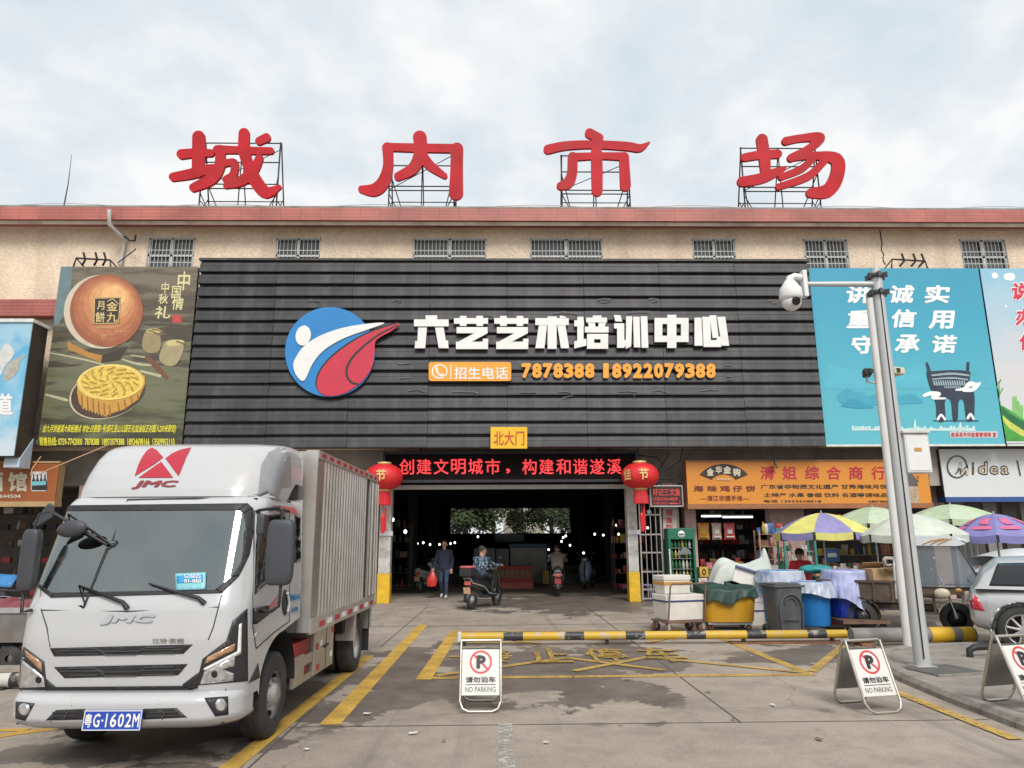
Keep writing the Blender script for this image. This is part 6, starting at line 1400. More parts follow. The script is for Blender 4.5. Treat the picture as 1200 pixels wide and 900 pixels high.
# table the heap and the bags lie on
tb = thing('trestle_table', 'low trestle table under the crumpled pale sheet', 'table', (p.x+.1, p.y, 0))
m_ = MB(); m_.box(-1.0, 1.0, -.4, .4, p.z-.62, p.z-.57); m_.build('tabletop', M_wood, tb)
for x, y in ((-.9, -.33), (.9, -.33), (-.9, .33), (.9, .33)): m_ = MB(); m_.box(x-.025, x+.025, y-.025, y+.025, 0, p.z-.621); m_.build('leg', M_wood, tb)
# --- grey wheeled bin
c0 = G(924, 748)
t = thing('wheeled_bin', 'dark grey wheeled rubbish bin with a rounded front panel', 'bin', (c0.x+.06, c0.y+.28, 0), R(9)); t.scale = (.86, .86, .93)
M_bin = mat('bin_grey', (.075, .08, .085), .55, var=.15, scale=3, dirt=(.16, .15, .14), damt=.5, dscale=2.5, streak=1)
m_ = MB()
def binf(u, v):
    a = 2*math.pi*u; c_, s_ = cos(a), sin(a); k = (abs(c_)**7+abs(s_)**7)**(-1/7); z = .06+.86*v
    return Vector(((.26+.06*v)*c_*k, (.24+.07*v)*s_*k, z))
m_.grid(binf, 64, 10); m_.add([binf(i/64, 0) for i in range(64)], [tuple(range(64))]); m_.build('body', M_bin, t)
m_ = MB(); m_.prism(rrect(.72, .68, .06), .925, .965, 'xy'); m_.prism(rrect(.6, .56, .1), .966, .99, 'xy'); m_.build('lid', M_bin, t, bev=.01)
m_ = MB(); m_.tube([(-.24+.02*1, -.2-.075*1-.03*0-.02, .12)]+[(.26*cos(a), -.295-.03, .5+.3*sin(a)) for a in np.linspace(math.pi*.98, .02*math.pi, 14)]+[(.24, -.295, .12)], .018, 8); m_.tube([(-.17, -.315, .34), (.17, -.315, .34)], .014, 6); m_.tube([(.13*cos(a), -.325, .62+.12*sin(a)) for a in np.linspace(math.pi, 0, 9)], .013, 6); m_.build('front_moulding', M_bin, t)
for sx_ in (-1, 1):
    m_ = MB(); m_.lathe([(.03, -.025), (.1, -.03), (.11, 0), (.1, .03), (.03, .025)], (sx_*.3, .24, .111), 20, 'x'); m_.build('wheel', M_tyre, t)
m_ = MB(); m_.tube([(-.28, .36, .93), (-.28, .42, .97), (.28, .42, .97), (.28, .36, .93)], .016, 8); m_.build('handle', M_bin, t)
m_ = MB(); m_.box(-.05, .05, -.318, -.312, .05, .1); m_.build('front_label', M_blk, t)
# --- blue barrels with plastic bags
M_bag = mat('plastic_bag', (.42, .45, .68), .3, var=.2, scale=6, spec=.7, dirt=(.08, .16, .5), damt=.45, dscale=5)
M_bagw = mat('printed_bag', (.5, .54, .64), .35, var=.12, scale=5, spec=.7, dirt=(.05, .16, .45), damt=.8, dscale=4)
def barrel(label, cx_, cy_, r0, r1, h_, m, mbag, hang, loc_z=.2, tilt=0):
    t = thing('blue_barrel', label, 'barrel', (cx_, cy_, loc_z), R(tilt), group='blue barrels lined with plastic bags')
    m_ = MB(); m_.lathe([(.01, .0), (r0, .0), (r0+.01, .03), (r0+(r1-r0)*.5, h_*.5), (r1, h_-.04), (r1+.02, h_-.03), (r1+.02, h_), (r1-.02, h_), (r0-.02, .05), (.01, .05)], n=32); m_.build('barrel', m, t)
    m_ = MB(); rr_ = random.Random(int(cx_*100))
    def bag(u, v):
        a = 2*math.pi*u
        if v < .25: q = v/.25; return Vector(((r1-.08+.07*q)*cos(a), (r1-.08+.07*q)*sin(a), h_-.15+.17*q))
        q = (v-.25)/.75; d = hang*(1+.35*sin(a+2.3)+.1*sin(4*a)); w_ = .05*q+.016*sin(a*13+q*5)*q+.012*sin(a*23+2)*q
        return Vector(((r1+.03+w_)*cos(a), (r1+.03+w_)*sin(a), h_+.02-d*q))
    m_.grid(bag, 110, 16); m_.build('bag', mbag, t); return t
M_bl1 = mat('barrel_blue', (.012, .17, .48), .4, var=.08); M_bl2 = mat('barrel_royal', (.008, .04, .38), .4, var=.1)
p1, p2, p0 = G(952, 738), G(985, 736), G(934, 738)
barrel('light blue barrel behind the grey wheeled bin, rim wrapped in a printed bag', p1.x-.1, 14.0, .27, .33, .78, M_bl1, M_bagw, .2, .12)
barrel('royal blue barrel with a lilac plastic bag hanging down its side', p2.x+.02, 14.3, .31, .36, .86, M_bl2, M_bag, .52, .24)
barrel('blue tub furthest back, hidden under a printed bag', p0.x-.0, 15.0, .36, .42, .95, M_bl1, M_bagw, .3, .12)
t = thing('barrel_dolly', 'low wheeled platform under the blue barrels', 'trolley', (p2.x-.25, 14.2, 0))
m_ = MB(); m_.box(-.75, .75, -.55, .55, .175, .235); m_.build('deck', MATS['trolley_rust'], t) if False else None
m_ = MB(); m_.box(-.1, .78, -.5, .5, .17, .236); m_.build('deck', MATS['trolley_rust'], t)
for x, y in ((.0, -.42), (.68, -.42), (.0, .42), (.68, .42)):
    m_ = MB(); m_.lathe([(.03, -.025), (.075, -.03), (.085, 0), (.075, .03), (.03, .025)], (x, y, .085), 18, 'y'); m_.build('caster', M_tyre, t)
p = W(956, 667, 14.9)
m_ = MB()
def cush(u, v):
    a = 2*math.pi*u; b = -math.pi/2+math.pi*v; c_, s_ = cos(a), sin(a); return Vector((p.x+.34*c_*abs(cos(b))**.6, p.y+.25*s_*abs(cos(b))**.6, p.z+.075*sin(b)+.01*sin(a*6)))
m_.grid(cush, 40, 14); tag(m_.build('rolled_cover', mat('teal_cover', (.02, .27, .26), .5, var=.15)), 'folded teal plastic cover lying on the bag lined tubs', 'cover')
p = G(1002, 738)
t = thing('red_crate', 'flat red plastic crate on the ground under the tricycle bed', 'crate', (p.x-.15, 15.4, 0))
m_ = MB(); m_.box(-.4, .4, -.25, .25, 0, .03); m_.build('base', M_taper, t)
m_ = MB()
for a, b, c_, d__ in ((-.4, .4, -.25, -.23), (-.4, .4, .23, .25), (-.4, -.38, -.229, .229), (.38, .4, -.229, .229)): m_.box(a, b, c_, d__, .031, .16)
m_.build('side', M_taper, t)
p = G(880, 744)

# --- parasols
def parasol(label, apx, apy, rpx, rimy, Y, cols, rib=True, prints=None):
    ap = W(apx, apy, Y); rim = W(apx, rimy, Y).z; Rr = rpx*Y/840
    t = thing('parasol', label, 'parasol', (ap.x, Y, 0), group='market parasols')
    hA, hR = ap.z, rim; n = 8; ms = [mat(*c) for c in cols]
    m_ = MB()
    for k in range(n):
        m_.m = k % len(ms)
        def f(u, v):
            a0, a1 = 2*math.pi*k/n+.2, 2*math.pi*(k+1)/n+.2; a = a0+(a1-a0)*u; rr_ = Rr*v*(1-.05*sin(math.pi*u)*v)
            return Vector((rr_*cos(a), rr_*sin(a), hA-(hA-hR)*(v**1.7)-.03*sin(math.pi*u)*v))
        m_.grid(f, 6, 8)
    m_.build('canopy', ms, t)
    for k in range(n):
        m_ = MB(); a0, a1 = 2*math.pi*k/n+.23, 2*math.pi*(k+1)/n+.17
        m_.grid(lambda u, v: Vector(((Rr*1.003-.05*Rr*sin(math.pi*u))*cos(a0+(a1-a0)*u), (Rr*1.003-.05*Rr*sin(math.pi*u))*sin(a0+(a1-a0)*u), hR-.03*sin(math.pi*u)-(.15)*v*Rr**.3)), 6, 2)
        m_.build('valance', ms[(k+1) % len(ms)], t)
    m_ = MB(); m_.cyl((0, 0, 0.0), (0, 0, hA+.05), .02, n=8); m_.build('pole', M_galv, t)
    m_ = MB()
    for k in range(n):
        a = 2*math.pi*k/n+.2; m_.tube([(0, 0, hA-.55), (Rr*.55*cos(a), Rr*.55*sin(a), hA-(hA-hR)*.36-.02)], .008, 4)
    m_.build('strut', M_galv, t)
    m_ = MB(); m_.cyl((0, 0, 0), (0, 0, .08), .25, .22, n=16); m_.build('base', m_k, t)
    if prints:
        m_ = MB()
        for k in range(n):
            a = 2*math.pi*(k+.5)/n+.2
            def q(u, v, d=.012): rr_ = Rr*v; b = a+u/ max(v, .2); return Vector((rr_*cos(b), rr_*sin(b), hA-(hA-hR)*(v**1.7)-.03*v+d))
            for (u0, u1, v0, v1) in ((-.1, .1, .42, .62), (-.06, .14, .62, .66), (-.22, .22, .72, .82)): m_.grid(lambda u, v: q(u0+(u1-u0)*u, v0+(v1-v0)*v), 4, 3)
        m_.build('pink_print', mat(*prints), t)
    return t
parasol('pale green parasol furthest left, behind the yellow and violet one', 1022, 594, 52, 614, 18.6, [('canopy_pale_green', (.42, .5, .33), .7), ('canopy_pale_green_light', (.46, .53, .38), .7)])
parasol('pale green parasol in front of the white sign, right of the pole', 1113, 591, 52, 609, 18.6, [('canopy_pale_green', (.42, .5, .33), .7), ('canopy_pale_green_light', (.46, .53, .38), .7)])
parasol('yellow and violet panelled parasol over the blue barrels', 962, 601, 54, 624, 16.2, [('canopy_yellow', (.62, .58, .16), .65), ('canopy_violet', (.24, .22, .42), .65)])
parasol('greenish white parasol behind the camera pole', 1066, 602, 56, 626, 14.9, [('canopy_white_green', (.5, .53, .45), .7), ('canopy_white_green_light', (.53, .56, .48), .7)])
parasol('violet parasol with pink prints at the right edge', 1164, 602, 48, 627, 14.6, [('canopy_purple', (.2, .19, .42), .65)], prints=('print_pink', (.6, .13, .25), .6))

# --- cargo tricycle
hx_, hy_ = 8.25, 13.6; hd_a = R(-30)
f_ = Vector((cos(hd_a), sin(hd_a), 0)); ax0 = Vector((7.02, 14.33, 0))
t = thing('cargo_tricycle', 'old cargo tricycle with a rusty open bed and white roofed windscreen', 'tricycle', ax0, hd_a)
M_tr = mat('tricycle_brown', (.085, .06, .045), .6, .2, var=.3, scale=4, dirt=(.2, .13, .08), damt=.7, dscale=3)
M_trw = mat('tricycle_roof', (.58, .6, .62), .4, var=.06)
for y in (-.45, .45):
    m_ = MB(); m_.lathe([(.16, -.05), (.25, -.055), (.28, -.03), (.285, 0), (.28, .03), (.25, .055), (.16, .05)], (0, y, .285), 30, 'y'); o_ = m_.build('rear_wheel', M_tyre, t)
    m_ = MB(); m_.lathe([(.001, -.03), (.05, -.06), (.06, -.03), (.17, -.02), (.175, .02), (.06, .03), (.05, .06), (.001, .03)], (0, y, .285), 20, 'y'); m_.build('rim', M_trim, o_)
    m_ = MB(); m_.tube([(.36*cos(a), y, .3+.34*sin(a)) for a in np.linspace(.1, 3.0, 12)], .0, 4) if False else m_.add([(.34*cos(a), y+dy, .3+.34*sin(a)) for a in np.linspace(.0, 3.1, 12) for dy in (-.09, .09)], [(2*i, 2*i+1, 2*i+3, 2*i+2) for i in range(11)], True); m_.build('mudguard', M_tr, t, solid=.006)
m_ = MB(); m_.lathe([(.16, -.045), (.24, -.05), (.27, -.03), (.275, 0), (.27, .03), (.24, .05), (.16, .045)], (1.55, 0, .275), 30, 'y'); o_ = m_.build('front_wheel', M_tyre, t)
m_ = MB(); m_.lathe([(.001, -.03), (.05, -.05), (.06, -.02), (.17, -.015), (.17, .015), (.06, .02), (.05, .05), (.001, .03)], (1.55, 0, .275), 20, 'y'); m_.build('rim', M_trim, o_)
m_ = MB(); m_.add([(1.55+.33*cos(a), dy, .28+.33*sin(a)) for a in np.linspace(.3, 2.6, 10) for dy in (-.07, .07)], [(2*i, 2*i+1, 2*i+3, 2*i+2) for i in range(9)], True); m_.build('front_mudguard', M_galv, t, solid=.006)
m_ = MB(); m_.tube([(1.55, -.08, .28), (1.47, -.08, .65), (1.38, 0, .95)], .022, 8); m_.tube([(1.55, .08, .28), (1.47, .08, .65), (1.38, 0, .95)], .022, 8); m_.tube([(1.38, 0, .92), (1.3, 0, 1.06), (1.24, -.36, 1.16)], .018, 6); m_.tube([(1.3, 0, 1.06), (1.2, .33, 1.12)], .014, 6); m_.build('fork', M_chrome, t)
m_ = MB(); m_.box(-.7, .62, -.5, .5, .60, .64); m_.box(-.7, .62, -.5, -.47, .641, .92); m_.box(-.7, .62, .47, .5, .641, .92); m_.box(-.7, -.67, -.469, .469, .641, .92); m_.box(.59, .62, -.469, .469, .641, .92); m_.build('cargo_bed', M_tr, t)
m_ = MB()
for x in np.linspace(-.65, .57, 5):
    m_.box(x-.02, x+.02, -.525, -.501, .56, .94); m_.box(x-.02, x+.02, .501, .525, .56, .94)
m_.box(-.72, .64, -.53, -.502, .9, .945); m_.box(-.72, .64, .502, .53, .9, .945); m_.build('bed_rail', M_tr, t)
m_ = MB(); m_.box(-.6, 1.25, -.2, -.14, .42, .5); m_.box(-.6, 1.25, .14, .2, .42, .5); m_.cyl((0, -.4, .285), (0, .4, .285), .04, n=10); m_.box(.0, .3, -.2, .2, .2, .42); m_.build('chassis', M_tr, t)
m_ = MB(); m_.tube([(.62, -.5, .62), (.64, -.5, 1.2), (.66, -.42, 1.36), (.66, .42, 1.36), (.64, .5, 1.2), (.62, .5, .62)], .022, 8); m_.build('hoop', M_galv, t)
m_ = MB(); m_.box(.68, 1.02, -.3, .3, .5, .72); m_.build('seat_box', M_tr, t); m_ = MB(); m_.box(.68, 1.02, -.32, .32, .723, .8); m_.build('seat', M_rub, t, bev=.03)
m_ = MB(); m_.box(1.0, 1.28, -.42, .42, .36, .40); m_.box(1.20, 1.24, -.40, .40, .401, .8); m_.build('front_panel', M_tr, t)
M_tg = mat('tricycle_glass', (.36, .42, .47), .08, .35, spec=.8, alpha=.3, var=.2, scale=1)
for y in (-.5, .5):
    pq = [(.95, .84), (2.0, .84), (1.93, 1.05), (1.70, 1.56), (.95, 1.60)]
    m_ = MB(); m_.add([(x, y, z) for x, z in pq], [(0, 1, 2, 3, 4)]); o_ = m_.build('side_pane', M_tg, t, solid=.006)
    m_ = MB(); m_.tube([(x, y, z) for x, z in pq], .016, 6, True); m_.build('pane_frame', M_trim, o_)
m_ = MB(); m_.add([(2.0, -.49, .84), (2.0, .49, .84), (1.70, .49, 1.56), (1.70, -.49, 1.56)], [(0, 1, 2, 3)]); m_.build('windscreen', M_tg, t, solid=.006)
m_ = MB(); m_.grid(lambda u, v: Vector((.88+1.0*v-.02*(2*u-1)**2, (u-.5)*1.1, 1.615+.14*math.sqrt(max(0, 1-max(0, (v-.55)/.46)**2))*(1-.25*(2*u-1)**4))), 14, 18); m_.build('roof', M_trw, t, solid=.02)
m_ = MB()
for y in (-.555, .555): m_.prism([(.88, 1.58), (1.68, 1.565), (1.82, 1.6), (1.66, 1.74), (.88, 1.74)], y-.006, y+.006, 'xz')
m_.build('roof_skirt', M_trw, t)
m_ = MB()
for k in range(3): m_.tube([(1.15+.12*k, -.57, 1.60), (1.28+.12*k, -.57, 1.66), (1.5+.06*k, -.565, 1.70)], .01, 4)
m_.build('orange_flash', M_tapeo, t)
m_ = MB(); m_.tube([(.95, -.5, .7), (.95, -.5, 1.6)], .016, 6); m_.build('roof_post', M_galv, t); m_ = MB(); m_.tube([(.95, .5, .7), (.95, .5, 1.6)], .016, 6); m_.build('roof_post', M_galv, t)
m_ = MB(); m_.box(1.9, 2.02, -.5, .5, .55, .84); m_.box(1.0, 1.89, -.5, -.47, .72, .84); m_.build('cab_skirt', M_tr, t)
M_crm = mat('cream_lamp', (.55, .5, .38), .4, var=.06)
m_ = MB(); m_.obox((1.86, -.40, .70), (.36, .2, .2), (0, 0, R(8))); m_.build('headlamp', M_crm, t, bev=.04)
m_ = MB(); m_.ell((1.36, -.47, .74), (.14, .08, .1)); m_.build('indicator', M_crm, t); m_ = MB(); m_.ell((1.62, -.48, .80), (.06, .05, .05)); m_.build('amber_lamp', M_tapeo, t)
m_ = MB(); m_.tube([(1.3, -.4, 1.0), (1.3, -.46, 1.25), (1.3, -.42, 1.3)], .01, 5); m_.ell((1.3, -.42, 1.34), (.02, .08, .06)); m_.build('mirror', M_chrome, t)
# its load
def loc_t(x, y, z): v = Matrix.Rotation(hd_a, 4, 'Z') @ Vector((x, y, z)); return ax0+v
def carton(label, p, d, rot, m):
    tt_ = thing('cardboard_carton', label, 'carton', p, rot); m_ = MB(); m_.box(-d[0]/2, d[0]/2, -d[1]/2, d[1]/2, 0, d[2]); m_.build('body', m, tt_, bev=.004)
    m_ = MB(); m_.obox((d[0]*.3, -d[1]*.62, d[2]+.02), (d[0]*.5, d[1]*.5, .006), (R(25), 0, 0)); m_.obox((0, d[1]*.62, d[2]+.05), (d[0]*.95, d[1]*.5, .006), (R(-35), 0, 0)); m_.build('flap', m, tt_)
M_card = mat('cardboard', (.42, .27, .14), .8, var=.12, scale=4)
carton('open brown carton standing in the tricycle bed', loc_t(.35, -.1, .645), (.42, .4, .5), hd_a+R(30), M_card)
rr = random.Random(4); M_org = mat('orange_bag', (.7, .17, .03), .45, var=.3, scale=14)
for i, (x, y) in enumerate(((-.55, -.25), (-.28, -.27), (-.45, .15))):
    m_ = MB(); c_ = loc_t(x, y, .76)
    m_.grid(lambda u, v: c_+Vector((.16*cos(2*math.pi*u)*sin(math.pi*v)*(1+.08*sin(9*u+v*7)), .15*sin(2*math.pi*u)*sin(math.pi*v), (.12+.03*i)*-cos(math.pi*v)*1.6+.06+.01*sin(u*40))), 24, 14)
    tag(m_.build('fruit_bag', M_org), ['bulging orange net bag at the near rear corner of the tricycle bed', 'bulging orange net bag beside the carton in the tricycle bed', 'bulging orange net bag on the far side of the tricycle bed'][i], 'bag')
m_ = MB(); c_ = loc_t(.62, -.42, 1.28)
for k in range(3): m_.tube([c_+Vector(((.14+.02*k)*cos(a)+.02*k, .03*k, (.07+.01*k)*sin(a)+.02*sin(a*3))) for a in np.linspace(0, 6.0, 16)], .022, 6)
tag(m_.build('rope_coil', mat('rope_grey', (.35, .32, .28), .8)), 'grey rope coiled over the tricycle hoop', 'rope')
m_ = MB(); c_ = loc_t(.15, .2, .7)
m_.grid(lambda u, v: c_+Vector(((u-.5)*.7, (v-.5)*.5, .16*sin(math.pi*u)*sin(math.pi*v)+.04*sin(u*14+v*9))), 24, 16); tag(m_.build('white_sack', mat('sack_white', (.5, .48, .45), .8), solid=.01), 'crumpled whitish sack lying in the tricycle bed', 'sack')

# --- silver car, right edge
CA = R(-33); cf_ = Vector((cos(CA), sin(CA), 0)); cr_ = Vector((sin(CA), -cos(CA), 0)); cw_ = G(1198, 766); c0_ = cw_-cf_*.60-cr_*.78
t = thing('silver_car', 'silver estate car cut by the right edge, its rear lamp toward the tricycle', 'car', c0_, CA)
M_car = mat('car_silver', (.52, .53, .54), .28, .4, var=.05, scale=2, coat=.6, dirt=(.33, .3, .27), damt=.4, dscale=1.5)
L_ = 4.5; hwc = .87
px__ = [0, .06, .25, .8, 2.0, 3.2, 4.1, 4.4, 4.5]; ztop = [.80, .93, .96, .97, .96, .93, .84, .7, .55]; zbot = [.42, .32, .27, .25, .25, .25, .26, .3, .38]; wv = [.72, .80, .85, .87, .87, .87, .84, .74, .6]
def carb(u, v):
    x = L_*u; zt_, zb_, w_ = (float(np.interp(x, px__, k)) for k in (ztop, zbot, wv)); a = -math.pi+2*math.pi*v
    c_, s_ = cos(a), sin(a); k = 4; q = (abs(c_)**k+abs(s_)**k)**(-1/k); zz = (zt_+zb_)/2+(zt_-zb_)/2*s_*q
    yy = w_*c_*q
    for wx in (.66, 3.4):
        d = math.hypot(x-wx, zz-.33)
        if d < .40 and abs(yy) > .55: yy = math.copysign(.55, yy)
    return Vector((x, yy, zz))
m_ = MB(); m_.grid(carb, 320, 120); m_.add([carb(0, i/120) for i in range(120)], [tuple(range(120))]); m_.build('body', M_car, t)
gxx = [.10, .22, .45, 1.6, 2.4, 3.05]; gzt = [.95, 1.22, 1.40, 1.46, 1.42, .96]
def greenh(u, v):
    x = .10+2.95*u; zt_ = float(np.interp(x, gxx, gzt)); z0_ = .93; a = math.pi*v; c_, s_ = cos(a), sin(a); q = (abs(c_)**3.2+abs(s_)**3.2)**(-1/3.2)
    return Vector((x, (.83-.17*(max(0, s_*q*(zt_-z0_))/.5))*c_*q, z0_+(zt_-z0_)*s_*q))
gm = MB(); gm.grid(greenh, 90, 40); gh = gm.build('roof', M_car, t)
BVG = BVHTree.FromPolygons(gm.v, gm.f)
bmv = MB(); bmv.grid(carb, 150, 64); BVC = BVHTree.FromPolygons(bmv.v, bmv.f)
def carside(name, pts, bv, m, off, th=.004):
    """pieces of the near flank, given as (x from the rear, height)"""
    vs, fs = fine(pts, .08); mb_ = MB(); out = []
    for x, z in vs:
        l, n_, i, d = bv.ray_cast(Vector((x, -3, z)), Vector((0, 1, 0)))
        if l is None: l, n_, i, d = bv.find_nearest(Vector((x, -.8, z)))
        n_ = n_ if n_.y < 0 else -n_; out.append(l+n_*off)
    mb_.add(out, fs, True); o_ = mb_.build(name, m, t); md = o_.modifiers.new('solid', 'SOLIDIFY'); md.thickness = th; md.offset = 0; return o_
carside('quarter_window', [(.30, .98), (.98, .98), (1.05, 1.33), (.46, 1.31)], BVG, M_sideg, .006)
carside('rear_door_window', [(1.04, .98), (1.95, .98), (1.95, 1.36), (1.12, 1.34)], BVG, M_sideg, .006)
carside('front_door_window', [(2.02, .98), (2.75, .98), (2.35, 1.33), (2.02, 1.36)], BVG, M_sideg, .006)
carside('tail_lamp', [(.03, .62), (.2, .60), (.14, .78), (.05, .88), (.01, .78)], BVC, mat('tail_lamp_red', (.5, .02, .04), .15, coat=.8, var=.2, scale=20), .006)
carside('door_handle', [(1.12, .80), (1.34, .81), (1.34, .84), (1.12, .84)], BVC, M_chrome, .02, .02)
m_ = MB(); loc0 = Vector((0, 0, 0))
def fl_(x, z):
    l, n_, i, d = BVC.ray_cast(loc0+Vector((x, -3, z)), Vector((0, 1, 0))); return (l-loc0) if l else Vector((x, -.87, z))
for pts in ([(1.02, .93), (1.02, .75), (1.1, .6), (1.28, .45), (1.3, .3)], [(1.98, .93), (1.98, .3)], [(.02, .48), (.2, .47), (.38, .46)]): m_.tube([fl_(*p) for p in pts], .006, 5)
m_.build('panel_seam', M_trim, t)
for wx in (.66, 3.4):
    m_ = MB(); m_.tube([fl_(wx+.415*cos(a), .33+.415*sin(a))+Vector((0, .012, 0)) for a in np.linspace(-.15, math.pi+.15, 26)], .024, 6); m_.build('arch_lip', M_car, t)
m_ = MB(); m_.tube([(.05, -.3, 1.0), (.02, 0, 1.02)], .01, 5); m_.build('rear_wiper', M_trim, t)
for wx in (.66, 3.4):
    for sg in (-1, 1):
        y0 = sg*.75
        m_ = MB(); m_.lathe([(.2, -.1), (.31, -.105), (.335, -.08), (.34, 0), (.335, .08), (.31, .105), (.2, .1)], (wx, y0, .34), 36, 'y'); o_ = m_.build('wheel', M_tyre, t)
        m_ = MB(); m_.lathe([(.235, .1*sg), (.22, .105*sg), (.205, .06*sg), (.2, .0)], (wx, y0, .34), 32, 'y')
        for k in range(9):
            a = R(40*k+8); c_ = Vector((wx, y0+.085*sg, .34)); m_.tube([c_+Vector((.03*cos(a), 0, .03*sin(a))), c_+Vector((.215*cos(a), .012*sg, .215*sin(a)))], [.026, .018], 6)
        m_.cyl((wx, y0+.07*sg, .34), (wx, y0+.11*sg, .34), .045, n=12); m_.build('rim', mat('alloy', (.55, .55, .54), .3, .7), o_)
        m_ = MB(); m_.cyl((wx, y0-.02*sg, .34), (wx, y0+.03*sg, .34), .2, n=24); m_.build('brake_disc', M_und, o_)
m_ = MB(); m_.box(.3, 4.2, -.7, .7, .2, .34); m_.build('underbody', M_und, t)
# second car's tail beyond it
p = W(1142, 680, 17.0)
t = thing('white_car', 'white car with a red tail lamp half hidden between the tricycle and the silver car', 'car', (p.x+.0, 17.0, 0))
m_ = MB(); m_.grid(lambda u, v: Vector((.3-.25+3.6*u, (.8*cos(math.pi*v))*(min(1, u*8+.6)), .3+.85*abs(sin(math.pi*v))**.5*(1-.25*(2*u-1)**4))), 40, 24); m_.build('body', M_trw, t)
m_ = MB(); m_.grid(lambda u, v: Vector((.35+2.2*u, .7*cos(math.pi*v), 1.05+.42*abs(sin(math.pi*v))**.5*sin(math.pi*min(1, .2+u*.75)))), 30, 20); m_.build('roof', M_trw, t)
m_ = MB(); m_.box(.02, .2, -.79, -.45, .72, 1.0); m_.build('tail_lamp', MATS['tail_lamp_red'], t, bev=.03)
for x in (.7, 3.0):
    m_ = MB(); m_.lathe([(.01, -.8), (.3, -.8), (.32, -.7), (.3, -.6)], (x, 0, .32), 24, 'y'); m_.build('wheel', M_tyre, t)

